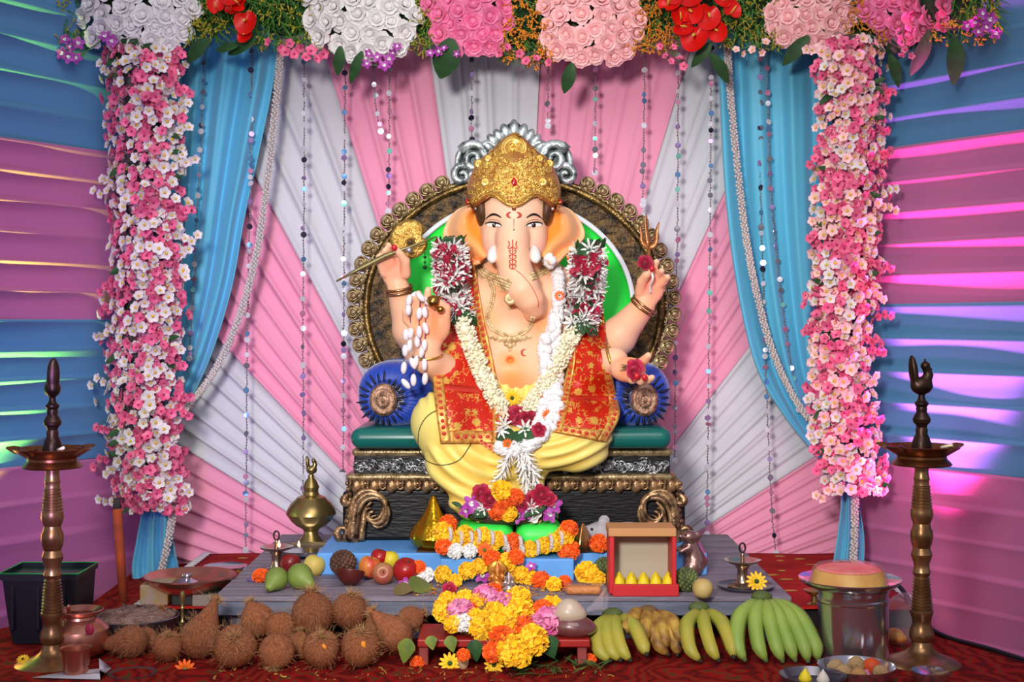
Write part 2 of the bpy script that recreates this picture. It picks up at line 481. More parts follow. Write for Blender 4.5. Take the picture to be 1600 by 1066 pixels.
g = MB(); g.grid(curtain([(1112, -6), (1122, 110), (1132, 290), (1150, 440), (1180, 570), (1225, 650), (1284, 722)], [(1330, -6), (1330, 110), (1330, 300), (1330, 440), (1330, 560), (1330, 650), (1330, 725)], 4.38, 4, .024, 0, 0))
g.build('curtain_cloth', BLUEC, ct, solid=.002)
g = MB(); g.grid(curtain([(1310, 700), (1314, 780), (1308, 840), (1300, 890), (1300, 905)], [(1340, 700), (1342, 780), (1350, 840), (1349, 890), (1347, 905)], 4.20, 3, .014, 0, 0))
g.build('curtain_tail', BLUEC, ct, solid=.002)
# ---------------------------------------------------------------- board, plinth, red side platform, throne
RED_CLOTH = mat('red_print_cloth', '#b01f17', 0.85, c2='#8c1310', vs=7, aniso=(1, 2.5, 1), spec=0.2)
zst = CAMZ - STAGE
pl = thing('cloth_covered_platform', (0, Y(4.0), 0), 'low platform under a red printed cloth behind the wooden board', 'platform')
g = MB(); g.rbox((0.045, Y(3.92), zst / 2 - .004), (2.02, .80, zst - .008), .004); g.build('platform_frame', DARK, pl, smooth=False)
P = []
for i in range(30):
    row = []
    for j in range(20):
        x = -.975 + 2.04 * i / 29; y = Y(3.50) + .84 * j / 19
        row.append((x, y, zst + .0015 * math.sin(x * 23 + y * 9) + .001 * math.sin(y * 40)))
    P.append(row)
g = MB(); g.grid(P); cl = g.build('red_cloth', RED_CLOTH, pl, solid=.002)
GOLDPRINT = mat('gold_print', '#a8812f', 0.6)
LACE = mat('white_lace', '#cfc8cc', 0.8)
g = MB()
for sx in (-1, 1):
    x0 = -.975 if sx < 0 else 1.065
    for k in range(26):
        y = Y(3.52) + .80 * k / 25
        g.ell((x0 + sx * .008, y, zst + .004), (.016, .017, .003), 10, 4)
g.build('lace_edge', LACE, cl)['kind'] = 'stuff'
g = MB()
rr = random.Random(3)
for k in range(40):
    x = rr.choice([rr.uniform(-.95, -.72), rr.uniform(.76, 1.03)]); y = rr.uniform(Y(3.55), Y(4.3))
    g.ell((x, y, zst + .0015), (rr.uniform(.012, .03), rr.uniform(.006, .012), .0018), 8, 4)
g.build('printed_motif', GOLDPRINT, cl)['kind'] = 'stuff'

WOOD = mat('grey_painted_wood', '#8f8492', 0.62, c2='#6e6672', vs=6, aniso=(1.2, 14, 14), bump=0.25, bs=30)
WOODE = mat('grey_board_edge', '#6f7385', 0.7, c2='#54596c', vs=8, aniso=(1, 8, 8), bump=0.2)
zb = CAMZ - BOARD
bd = thing('wooden_board', (0, Y(3.85), 0), 'low grey wooden plank table carrying the blue plinth and fruit', 'table')
bx0 = (333 - 800) / F * 3.36; bx1 = (1237 - 800) / F * 3.36
n = 9
for k in range(n):
    y0 = Y(3.36) + 1.0 * k / n
    g = MB(); g.rbox(((bx0 + bx1) / 2, y0 + .5 / n, zb - .006), (bx1 - bx0, 1.0 / n - .0025, .012), .0015, 1); g.build('plank', WOOD, bd, smooth=False)
g = MB(); g.rbox(((bx0 + bx1) / 2, Y(3.375), zb - .030), (bx1 - bx0 - .004, .03, .034), .003); g.build('front_rail', WOODE, bd, smooth=False)
for sx in (bx0 + .018, bx1 - .018):
    g = MB(); g.rbox((sx, Y(3.87), zb - .030), (.03, .93, .034), .003); g.build('side_rail', WOODE, bd, smooth=False)
for (x, y) in ((bx0 + .05, Y(3.42)), (bx1 - .05, Y(3.42)), (-.255, Y(3.42)), (.28, Y(3.42)), (bx0 + .05, Y(3.47)), (bx1 - .05, Y(3.47))):
    g = MB(); g.rbox((x, y, (zb - .047) / 2), (.045, .04, zb - .047), .003); g.build('leg', WOODE, bd, smooth=False)

SKYB = mat('sky_blue_paint', '#5f9fe6', 0.6, var=0.12, vs=8)
zp = CAMZ - PLINTH
pn = thing('blue_plinth', (0, Y(3.9), zb), 'sky blue stepped plinth under the throne', 'plinth')
g = MB(); g.rbox((0, Y(3.975), (zb + zp) / 2), (1.06, .65, zp - zb), .004); g.build('plinth_slab', SKYB, pn, smooth=False)
g = MB(); g.rbox((-.013, Y(3.61), (zb + zp) / 2 - .0005), (.355, .09, zp - zb - .001), .004); g.build('front_step', SKYB, pn, smooth=False)

# ---- throne
GILT = mat('dark_gilded_moulding', '#231a12', 0.36, 0.7, point='#cdb07a', bump=0.25, bs=200)
BRONZE = mat('bronze_gilding', '#8f7444', 0.33, 0.85, c2='#3a2a18', vs=34, bump=0.3, bs=140)
BRGOLD = mat('pale_bronze_gilding', '#cbb487', 0.34, 0.6, c2='#6a5436', vs=40, bump=0.2, bs=140)
COPG = mat('copper_gilding', '#c29a70', 0.32, 0.65, c2='#3c2418', vs=40, bump=0.2, bs=140)
BLACKP = mat('black_lacquer', '#0d0b0d', 0.40, bump=0.18, bs=30, aniso=(1, 1, 6), spec=0.35)
SILV = mat('antique_silver', '#dbe6e6', 0.36, 0.5, c2='#4a5556', vs=34, bump=0.35, bs=90)
SILVP = mat('antique_silver_edge', '#20282b', 0.36, 0.55, point='#d7e2e4', bump=0.3, bs=120)
DARKR = mat('dark_hammered_ring', '#17120f', 0.45, 0.35, c2='#6d5128', vs=36, bump=0.8, bs=70)
GREEN = mat('bright_green_panel', '#2df04c', 0.45, spec=0.4)
WHITEP = mat('white_rim_paint', '#dfe8ee', 0.4)
BLUEP = mat('royal_blue_velvet', '#123fb0', 0.5, var=0.1, vs=10, sheen=0.4)
BLACKLINE = mat('black_groove', '#0c1838', 0.6)
TEAL = mat('teal_satin', '#06625b', 0.30, spec=0.6, coat=0.2)
th = thing('throne', W(803, 846, 3.85) + Vector((0, .2, 0)), 'black and gold throne with round green back and silver crest', 'throne')
Zt = 3.86
sz = S(Zt)
def slab(x0, x1, y0, y1, Zf, Zb, name, m, r=.005, smooth=False):
    a = W(x0, y0, Zf); b = W(x1, y1, Zf)
    g = MB(); g.rbox(((a.x + b.x) / 2, Y((Zf + Zb) / 2), (a.z + b.z) / 2), (b.x - a.x, Zb - Zf, a.z - b.z), r, 3)
    return g.build(name, m, th, smooth=smooth)
zpl_y = HY + PLINTH / Zt * F
slab(546, 1060, 764, zpl_y - .1, Zt, 4.24, 'base_block', BLACKP, .01)
bandm = slab(553, 1047, 712, 744, Zt, 4.24, 'silver_band', BLACKP, .004)
slab(549, 1051, 701, 714, Zt - .012, 4.25, 'upper_moulding', BRGOLD, .012, True)
slab(540, 1058, 741, 752, Zt - .016, 4.25, 'lower_moulding', BRGOLD, .012, True)
# embossed scroll relief on the silver band
g = MB(); rr = random.Random(5)
for k in range(190):
    cx = 558 + 484 * (k + .5) / 190; cyp = 728 + rr.uniform(-6, 6); r0 = rr.uniform(5, 9); a0 = rr.uniform(0, 6); sg = rr.choice([-1, 1])
    pts = [W(cx + r0 * (1 - t * .75) * math.cos(a0 + sg * t * 7), cyp + r0 * (1 - t * .75) * math.sin(a0 + sg * t * 7), Zt - .001) for t in np.linspace(0, 1, 9)]
    g.tube(pts, [.0036 * (1 - .5 * t) for t in np.linspace(0, 1, 9)], 5)
g.build('scroll_relief', mat('silver_relief', '#b9bcc0', 0.32, 0.8, c2='#3b3c40', vs=40), bandm)['kind'] = 'stuff'
# lobed leaf frieze
for k in range(19):
    cx = 549 + 27.3 * k + 8; g = MB()
    u = S(Zt - .012)
    for (dx, dy, rx, ry) in ((-9.5, 0, 5.2, 9), (0, 2, 9.0, 12), (9.5, 0, 5.2, 9)):
        g.ell(W(cx + dx, 757 + dy, Zt - .012), (rx * u, .012, ry * u), 10, 7)
    g.tube([W(cx + 13.6 + 4 * math.cos(a), 760 + 5 * math.sin(a), Zt - .02) for a in np.linspace(0, 5.5, 9)], .003, 5)
    g.build('frieze_leaf', COPG, th)
# seat cushion
a = W(547, 669, 3.80); b = W(1050, 702, 3.80)
g = MB(); g.rbox(((a.x + b.x) / 2, Y(4.02), (a.z + b.z) / 2), (b.x - a.x, .46, a.z - b.z), .029, 6); g.build('seat_cushion', TEAL, th)
# round back: ellipse centre (803,480)
Zk = 4.18; EC = (803, 480)
def EP(a, b, ang, Z=Zk): return W(EC[0] + a * math.cos(ang), EC[1] - b * math.sin(ang), Z)
A0, A1 = math.radians(-38), math.radians(218)
AN = [A0 + (A1 - A0) * i / 96 for i in range(97)]
def back_sheet(name, a0, b0, a1, b1, Z0, Z1, m, nr=6):
    rows = []
    for an in AN:
        rows.append([EP(a0 + (a1 - a0) * t, b0 + (b1 - b0) * t, an, Z0 + (Z1 - Z0) * t) for t in np.linspace(0, 1, nr)])
    g = MB(); g.grid(rows, flip=True); return g
g = back_sheet('', 6, 6, 182, 162, Zk + .03, Zk + .0, GREEN, 10)
g.build('green_back_panel', GREEN, th, solid=.006)
g = MB(); g.tube([EP(187, 167, an, Zk - .006) for an in AN], .012, 8, flat=.6); g.build('white_rim', WHITEP, th)
g = back_sheet('', 186, 166, 232, 202, Zk, Zk - .004, DARKR, 8); g.build('hammered_ring', DARKR, th, solid=.02)
g = MB()
g.tube([EP(231, 200, an, Zk - .02) for an in AN], .0115, 8); g.tube([EP(237, 206, an, Zk - .008) for an in AN], .0085, 8)
g.build('ring_moulding', BRONZE, th)
# backing that keeps the panel solid from the side
g = back_sheet('', 4, 4, 242, 208, Zk + .045, Zk + .045, BLACKP, 5); g.build('back_board', BLACKP, th, solid=.02)
g = MB(); aa = W(640, 600, Zk); bb = W(966, 690, Zk)
g.rbox(((aa.x + bb.x) / 2, Y(Zk + .05), (aa.z + bb.z) / 2), (bb.x - aa.x + .12, .03, aa.z - bb.z), .004); g.build('back_support', BLACKP, th, smooth=False)
# rosette scallops round the rim
g = MB(); u = .0255
g.ell((0, 0, .006), (u * .98, u * 1.02, .008), 14, 6)
g.ell((0, .002, .014), (u * .42, u * .5, .011), 10, 6)
for sx in (-1, 1):
    g.tube([(sx * u * (.25 + .62 * math.sin(t)), -u * .55 + u * 1.25 * (t / 2.6), .015) for t in np.linspace(0, 2.6, 8)], .0030, 5)
    g.tube([(sx * u * (.1 + .42 * math.sin(t)), -u * .4 + u * .95 * (t / 2.6), .017) for t in np.linspace(0, 2.6, 8)], .0026, 5)
    g.tube([(sx * (u * .75 + u * .3 * math.cos(t)), -u * 1.05 + u * .3 * math.sin(t), .008) for t in np.linspace(-1, 4, 8)], .0030, 5)
me = g.mesh('rim_rosette', BRGOLD)
ang = []
lenacc = 0; prev = None; dens = [A0 + math.radians(8) + (A1 - A0 - math.radians(16)) * i / 1200 for i in range(1201)]
pts = [EP(249, 215, an, Zk - .005) for an in dens]
step = .0505; acc = 0; ang.append(dens[0])
for i in range(1, 1201):
    acc += (pts[i] - pts[i - 1]).length
    if acc >= step: ang.append(dens[i]); acc = 0
for an in ang:
    if math.radians(66) < an < math.radians(114): continue
    p = EP(249, 215, an, Zk - .012); d = (EP(257, 222, an) - EP(237, 204, an)).normalized()
    n = Vector((0, -1, 0)); x = d.cross(n)
    M = Matrix((( x.x, d.x, n.x, p.x), (x.y, d.y, n.y, p.y), (x.z, d.z, n.z, p.z), (0, 0, 0, 1)))
    inst('rim_rosette', me, th, M)
# silver crest
def spiral(cx, cy, r, a0, turns, Z, w, mir=1, sg=1, n=26):
    return [W(803 + mir * (cx - 803) + mir * r * (1 - .85 * t) * math.cos(a0 + sg * t * turns * 2 * PI), cy - r * (1 - .85 * t) * math.sin(a0 + sg * t * turns * 2 * PI), Z - .015 * t) for t in np.linspace(0, 1, n)], [w * (1 - .45 * t) for t in np.linspace(0, 1, n)]
Zc = Zk - .02
cr = MB()
rows = []
out = [(706, 290), (708, 262), (716, 240), (730, 228), (752, 226), (768, 226), (778, 210), (790, 196), (803, 186)]
out += [(1606 - x, y) for x, y in out[-2::-1]]
op = smooth_path([(x, y, 0) for x, y in out], 60)
rows = [[W(803 + (p[0] - 803) * t * .97, 292 + (p[1] - 292) * t * .97, Zk - .004) for t in np.linspace(.05, 1, 8)] for p in op]
g = MB(); g.grid(rows); crest = g.build('crest_plate', mat('crest_dark_silver', '#40494b', 0.45, 0.6, var=.4, vs=30), th, solid=.022)  # dark silver plate behind the crest scrolls
for mir in (1, -1):
    g = MB()
    for (cx, cy, r, a0, tu, w, sg) in ((741, 248, 25, 2.6, 1.5, .0155, -1), (722, 274, 16, 1.2, 1.2, .0125, 1), (762, 236, 15, .4, 1.0, .011, 1), (744, 280, 14, 3.5, 1.1, .010, -1)):
        p, w_ = spiral(cx, cy, r, a0, tu, Zc, w, mir, sg); g.tube(p, w_, 8)
    for (x0, y0, x1, y1, w) in ((712, 262, 722, 228, .010), (722, 240, 745, 228, .010), (735, 292, 768, 268, .009), (712, 290, 724, 286, .010), (768, 262, 772, 230, .010), (756, 262, 760, 282, .010)):
        q = [W(803 + mir * (x0 + (x1 - x0) * t - 803), y0 + (y1 - y0) * t - 3 * math.sin(PI * t), Zc + .004) for t in np.linspace(0, 1, 8)]
        g.tube(q, [w * (.25 + math.sin(PI * min(1, t * 1.1 + .05)) * .75) for t in np.linspace(0, 1, 8)], 8)
    g.build('crest_scroll', SILV, th)
for k, (x, y, rx, ry, rot) in enumerate([(803, 203, 8, 17, 0)] + [(803 + s_ * dx, y, rx, ry, -s_ * ro) for s_ in (1, -1) for (dx, y, rx, ry, ro) in ((13, 207, 8, 15, .35), (24, 213, 7, 13, .5), (33, 220, 7, 13, .65), (41, 229, 6, 11, .8))]):
    g = MB(); u = S(Zc); M = Matrix.Rotation(rot, 3, 'Y').inverted()
    g.ell(W(x, y, Zc), (rx * u, .014, ry * u), 12, 8, M)
    g.build('crest_petal', SILV, th)
# bolsters
for sx in (-1, 1):
    cx, cy = 803 + sx * 186, 617; mx, my = 803 + sx * 204, 625
    Zb_ = 3.87; nA = 96
    rings = []
    for (t, dz) in ((1.0, .30), (1.0, .10), (.97, .05), (.90, .025), (.75, .008), (.55, 0), (.30, .006)):
        row = []
        for k in range(nA):
            an = 2 * PI * k / nA
            c_, s_ = math.cos(an), math.sin(an)
            ex = cx + 62 * math.copysign(abs(c_) ** .85, c_); ey = cy - 53 * math.copysign(abs(s_) ** .85, s_)
            px = mx + (ex - mx) * t; py = my + (ey - my) * t
            gr = .007 * (1 - abs(math.sin(an * 17)) ** .45) * (1 if .3 < t < .98 else 0)
            row.append(W(px, py, Zb_) + Vector((0, dz + gr, 0)))
        rings.append(row)
    g = MB(); g.grid(rings, cv=True, flip=False)
    g.f.append(tuple(len(g.v) - nA + k for k in range(nA))); g.mi.append(0)
    g.f.append(tuple(reversed(range(nA)))); g.mi.append(0)
    bo = g.build('bolster', BLUEP, th)
    g = MB()
    for k in range(22):                               # painted groove lines
        an = 2 * PI * k / 22 + .1
        p0 = (mx + 25 * math.cos(an), my - 28 * math.sin(an)); ln = 14 + 4 * (k % 2)
        q = [W(p0[0] + ln * t * math.cos(an), p0[1] - ln * t * math.sin(an), Zb_ - .002 + .006 * t) for t in np.linspace(0, 1, 5)]
        g.tube([p_ + Vector((0, .0038, 0)) for p_ in q], [.0036, .0044, .0042, .0032, .0012], 6)
    g.build('groove', BLACKLINE, bo)['kind'] = 'stuff'
    M = Matrix.Translation(W(mx, my, Zb_ - .002)) @ Matrix.Rotation(PI / 2, 4, 'X') @ Matrix.Diagonal((.9, 1.08, 1, 1))
    g = MB(); u = S(Zb_)
    g.lathe([(0, .020), (3 * u, .019), (4 * u, .014), (7 * u, .014), (8 * u, .017), (10 * u, .017), (11 * u, .012), (16 * u, .011), (17.5 * u, .013), (21 * u, .011), (22 * u, .007), (24 * u, .005), (24 * u, -.01)], 40, M, rfun=lambda a, r, z: 1 + (.035 * math.sin(a * 20) if 11 * u < r < 24 * u else 0))
    g.build('medallion', mat('copper_medallion', '#cfa58a', 0.33, 0.6, c2='#7d5a48', vs=60, bump=.4, bs=220), bo)
# corner scrolls
for sx in (-1, 1):
    def Q(dx, py, Z=Zt - .02): return W(803 + sx * dx, py, Z)
    g = MB()
    pl_ = smooth_path([Q(252, 846), Q(250, 815), Q(246, 790), Q(235, 775), Q(218, 772), Q(204, 781), Q(199, 797), Q(204, 812), Q(216, 818), Q(226, 812), Q(226, 802), Q(219, 799)], 44)
    for (off, w) in ((0, .014), (.013, .008), (-.013, .008)):
        g.tube([Vector(p) + Vector((sx * off * .6, -.006 - abs(off) * .2, off * .8)) for p in pl_], [w * (1.1 - .75 * t) for t in np.linspace(0, 1, 44)], 8)
    g.build('corner_scroll', COPG, th)
    g = MB()
    g.tube(smooth_path([Q(240, 844), Q(236, 820), Q(232, 796), Q(222, 784)], 14), [.013 * (1 - .6 * t) for t in np.linspace(0, 1, 14)], 8)
    g.tube(smooth_path([Q(262, 840), Q(272, 842), Q(277, 834), Q(271, 825), Q(262, 828), Q(263, 836)], 18), [.013 * (1 - .5 * t) for t in np.linspace(0, 1, 18)], 8)
    g.tube(smooth_path([Q(250, 785), Q(262, 787), Q(266, 780), Q(258, 772)], 12), [.004 + .008 * math.sin(PI * t) for t in np.linspace(0, 1, 12)], 8)
    g.build('acanthus_leaf', COPG, th)
    g = MB()
    for k in range(9):
        g.ell(Q(262 - 6 * math.sin(k * .35), 824 - 9 * k * .95, Zt - .01), (.0105 - .0004 * k) , 8, 6)
    g.build('bead_row', COPG, th)
    g = MB(); g.rbox(Q(258, 806, Zt + .03), (.03, .05, .145), .008); g.build('corner_block', BLACKP, th, smooth=False)
# ---------------------------------------------------------------- the statue
SKIN = mat('painted_peach', '#f7b68a', 0.42, vcol=True, spec=0.35, sss=0.0)
def skincol(V, spots, base='#f8c3a0'):
    """airbrushed paint: base peach with orange tints round given points (x, y, z, radius, colour)"""
    C = np.tile(np.array(lin(base)), (len(V), 1))
    for (p, r, c) in spots:
        d = np.linalg.norm(V - np.array(p), axis=1) / r
        w = np.exp(-d * d)[:, None]
        C = C * (1 - w) + np.array(lin(c)) * w
    return C
sd = SDF((-.42, Y(3.62), .54), (.48, Y(4.18), 1.30), .0039)
def e_(px, py, Z, rx, rz, ry, k=.02, M=None, sub=False): u = S(Z); sd.ell(W(px, py, Z), (rx * u, ry * u, rz * u), k, M, sub)
def ch_(pts, k=.012): sd.chain([W(*p[:3]) for p in pts], [p[3] * S(p[2]) for p in pts], k)
e_(803, 525, 3.98, 94, 80, 76); e_(803, 458, 4.01, 88, 60, 52, .05); e_(803, 578, 3.95, 88, 52, 70, .03)
e_(762, 468, 3.95, 40, 34, 34, .03); e_(846, 468, 3.95, 40, 34, 34, .03)
ch_([(738, 446, 4.03, 32), (868, 446, 4.03, 32)], .03)
ch_([(803, 430, 4.02, 48), (803, 385, 3.98, 46)], .03)
e_(803, 340, 3.97, 58, 66, 62, .02); e_(803, 322, 3.91, 46, 36, 33, .03)
e_(773, 374, 3.912, 21, 34, 24, .02); e_(834, 374, 3.912, 21, 34, 24, .02)
ch_([(802, 338, 3.885, 22), (801, 372, 3.865, 25), (801, 404, 3.845, 26), (806, 430, 3.825, 27), (817, 452, 3.808, 25.5), (829, 469, 3.808, 21), (834, 482, 3.82, 16), (829, 491, 3.83, 11)], .012)
# image-left rear arm, hand raised
ch_([(735, 490, 4.06, 34), (662, 556, 4.03, 27), (640, 515, 3.98, 25), (623, 452, 3.93, 18)], .02)
e_(617, 422, 3.92, 23, 27, 13, .015)
for c in ([(600, 428, 3.905, 8), (593, 410, 3.89, 7.5), (592, 401, 3.875, 6.5)], [(607, 418, 3.905, 8), (600, 402, 3.89, 7.5), (601, 392, 3.87, 6.5)],
          [(614, 414, 3.905, 8), (607, 396, 3.89, 7.5), (607, 383, 3.87, 6.5)], [(634, 428, 3.905, 11), (633, 408, 3.885, 10), (625, 396, 3.87, 8), (616, 388, 3.86, 6.5)]): ch_([(q[0], q[1], q[2], q[3] * .80) for q in c], .003)
# image-left front arm, palm to the front
ch_([(738, 468, 3.99, 34), (710, 590, 3.88, 30), (668, 562, 3.78, 21), (668, 545, 3.765, 20)], .02)
e_(672, 512, 3.755, 28, 34, 15, .015); e_(689, 505, 3.745, 15, 26, 13, .01)
for c in ([(657, 492, 3.745, 9), (654, 474, 3.735, 8), (654, 459, 3.72, 7)], [(650, 500, 3.745, 9), (643, 482, 3.735, 8), (643, 467, 3.72, 7)],
          [(646, 512, 3.745, 9), (635, 500, 3.735, 8), (634, 486, 3.72, 7)], [(668, 486, 3.745, 9), (667, 469, 3.74, 8), (669, 453, 3.73, 7)],
          [(694, 500, 3.74, 12), (696, 482, 3.73, 10.5), (686, 474, 3.715, 8.5)]): ch_([(q[0], q[1], q[2], q[3] * .80) for q in c], .003)
# image-right rear arm
ch_([(872, 490, 4.06, 34), (938, 552, 4.03, 30), (964, 527, 3.99, 28), (1004, 480, 3.94, 19)], .02)
Mt = Matrix.Rotation(.45, 3, 'Y')
e_(1016, 452, 3.93, 22, 29, 13, .015, Mt)
for c in ([(1014, 440, 3.92, 8), (1021, 422, 3.905, 7.5), (1026, 409, 3.885, 6.5)], [(1022, 442, 3.92, 8), (1030, 430, 3.905, 7.5), (1034, 423, 3.88, 6.5)],
          [(1028, 448, 3.92, 8), (1038, 440, 3.905, 7.5), (1043, 433, 3.885, 6.5)], [(1000, 456, 3.92, 11), (1003, 440, 3.90, 10), (1010, 429, 3.88, 8.5), (1019, 421, 3.87, 6.5)]): ch_([(q[0], q[1], q[2], q[3] * .80) for q in c], .003)
# image-right front arm, palm up
ch_([(868, 468, 3.99, 34), (918, 580, 3.90, 31), (960, 564, 3.80, 22)], .02)
e_(982, 578, 3.755, 28, 20, 20, .015)
for c in ([(998, 570, 3.75, 10), (1008, 562, 3.73, 9), (1013, 556, 3.715, 7.5)], [(980, 590, 3.735, 9), (988, 594, 3.70, 8), (995, 588, 3.685, 6.5)],
          [(992, 590, 3.735, 9), (1001, 596, 3.70, 8), (1007, 590, 3.685, 6.5)], [(1000, 586, 3.735, 9), (1013, 594, 3.705, 8), (1019, 590, 3.69, 6.5)]): ch_([(q[0], q[1], q[2], q[3] * .80) for q in c], .003)
# navel
e_(797, 563, 3.835, 5, 4, 9, .012, None, True)
st = thing('elephant_headed_statue', W(803, 846, 3.85) + Vector((0, .1, 0)), 'seated four-armed elephant-headed statue with gold crown and yellow robe', 'statue')
skin = sd.mb(3)
V = np.array(skin.v)
O = '#fa8f3c'; PK = '#f8a88c'
spots = [(W(797, 563, 3.84), .03, O), (W(800, 590, 3.83), .05, '#f9a45e'), (W(617, 420, 3.90), .035, '#fb9c7c'), (W(674, 506, 3.73), .05, '#fa8d5c'), (W(1018, 448, 3.91), .04, '#fb9c7c'),
         (W(985, 575, 3.73), .04, '#fa8a55'), (W(776, 410, 3.87), .03, O), (W(830, 410, 3.87), .03, O), (W(760, 500, 3.85), .05, '#f9b07c'), (W(845, 500, 3.85), .05, '#f9a46a'),
         (W(770, 385, 3.88), .035, '#f9b7a2'), (W(838, 385, 3.88), .035, '#f9b7a2'), (W(836, 470, 3.80), .03, '#fbb08c'), (W(622, 455, 3.92), .02, '#fb9a50'), (W(1003, 482, 3.93), .025, '#fb9a50'),
         (W(803, 330, 3.85), .06, '#f7cdb0'), (W(800, 440, 3.88), .05, '#f99a4e'), (W(803, 425, 3.95), .06, '#f99a4e')]
sk = skin.build('skin', SKIN, st)
set_vcol(sk, skincol(V, spots))
BODY = Caster(); BODY.add(sk)
def on(px, py, dflt=3.9, lift=.004):
    return W(px, py, BODY.z(px, py, dflt) - lift)

# yellow robe
sd = SDF((-.36, Y(3.55), .14), (.36, Y(4.18), .74), .0055)
e_(803, 625, 3.99, 125, 62, 78, .03); e_(803, 590, 3.98, 92, 22, 78, .03)
ch_([(765, 632, 3.92, 58), (692, 660, 3.77, 47)], .03); ch_([(842, 640, 3.92, 58), (908, 684, 3.78, 47)], .03)
ch_([(692, 662, 3.77, 46), (712, 725, 3.74, 40), (742, 785, 3.71, 28)], .03)
e_(752, 712, 3.77, 72, 60, 36, .03); e_(752, 785, 3.73, 46, 24, 34, .03)
ch_([(902, 692, 3.76, 42), (800, 708, 3.75, 36)], .03)
e_(825, 752, 3.765, 26, 44, 18, .03)
ro = sd.mb(3); V = np.array(ro.v)
Zv = V[:, 1] - CAMY; PX = 800 + V[:, 0] / Zv * F; PY = HY + (CAMZ - V[:, 2]) / Zv * F
nm = np.zeros_like(V); Fa = np.array(ro.f)
fn = np.cross(V[Fa[:, 2]] - V[Fa[:, 0]], V[Fa[:, 3]] - V[Fa[:, 1]])
for k in range(4): np.add.at(nm, Fa[:, k], fn)
nm /= np.maximum(np.linalg.norm(nm, axis=1, keepdims=True), 1e-9)
def folds(cx, cy, ax, ay, step, amp, x0, x1, y0, y1):
    r = np.sqrt(((PX - cx) / ax) ** 2 + ((PY - cy) / ay) ** 2) * ax
    wv = np.sin(r / step * 2 * PI); wv = np.sign(wv) * np.abs(wv) ** .8
    m = np.clip((PX - x0) / 20, 0, 1) * np.clip((x1 - PX) / 20, 0, 1) * np.clip((PY - y0) / 18, 0, 1) * np.clip((y1 - PY) / 14, 0, 1)
    return amp * wv * m
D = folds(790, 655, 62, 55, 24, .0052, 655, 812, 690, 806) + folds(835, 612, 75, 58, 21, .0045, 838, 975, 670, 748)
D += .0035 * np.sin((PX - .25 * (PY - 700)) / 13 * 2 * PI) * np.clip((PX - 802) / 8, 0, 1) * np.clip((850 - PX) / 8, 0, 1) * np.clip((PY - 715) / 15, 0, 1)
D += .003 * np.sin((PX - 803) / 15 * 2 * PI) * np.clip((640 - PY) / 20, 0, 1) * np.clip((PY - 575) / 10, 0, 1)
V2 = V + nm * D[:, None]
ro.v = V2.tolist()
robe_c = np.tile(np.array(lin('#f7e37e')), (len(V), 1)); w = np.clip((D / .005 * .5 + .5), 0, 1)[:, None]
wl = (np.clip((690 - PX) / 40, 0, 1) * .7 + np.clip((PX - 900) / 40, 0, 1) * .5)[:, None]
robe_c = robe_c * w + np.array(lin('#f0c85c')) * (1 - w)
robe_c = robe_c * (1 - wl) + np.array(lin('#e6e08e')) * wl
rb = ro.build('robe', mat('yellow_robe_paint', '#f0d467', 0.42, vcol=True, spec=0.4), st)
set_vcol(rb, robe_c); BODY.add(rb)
# feet: toes under the robe and the folded foot
def toes(px, py, Z, n, dx, dy, r):
    g = MB(); u = S(Z)
    g.ell(W(px + dx * (n - 1) / 2, py - 4 + dy * (n - 1) / 2, Z + .03), (abs(dx) * n * .5 * u + .006, .035, r * 1.2 * u), 12, 8)
    for k in range(n): g.ell(W(px + dx * k, py + dy * k, Z), (r * u, .014, r * .9 * u), 8, 6)
    f = g.build('foot', mat('plain_peach_paint', '#f3a57c', 0.42), st)
    g = MB()
    for k in range(n): g.ell(W(px + dx * k, py + dy * k - r * .2, Z - .012), (r * .5 * u, .004, r * .45 * u), 6, 5)
    g.build('toenail', mat('red_nail_paint', '#c81f2d', 0.3), f)
toes(752, 690, 3.70, 4, 6.5, 4.5, 4.6); toes(748, 812, 3.66, 5, 11, 0, 6); toes(808, 814, 3.66, 4, 11, 0, 6)

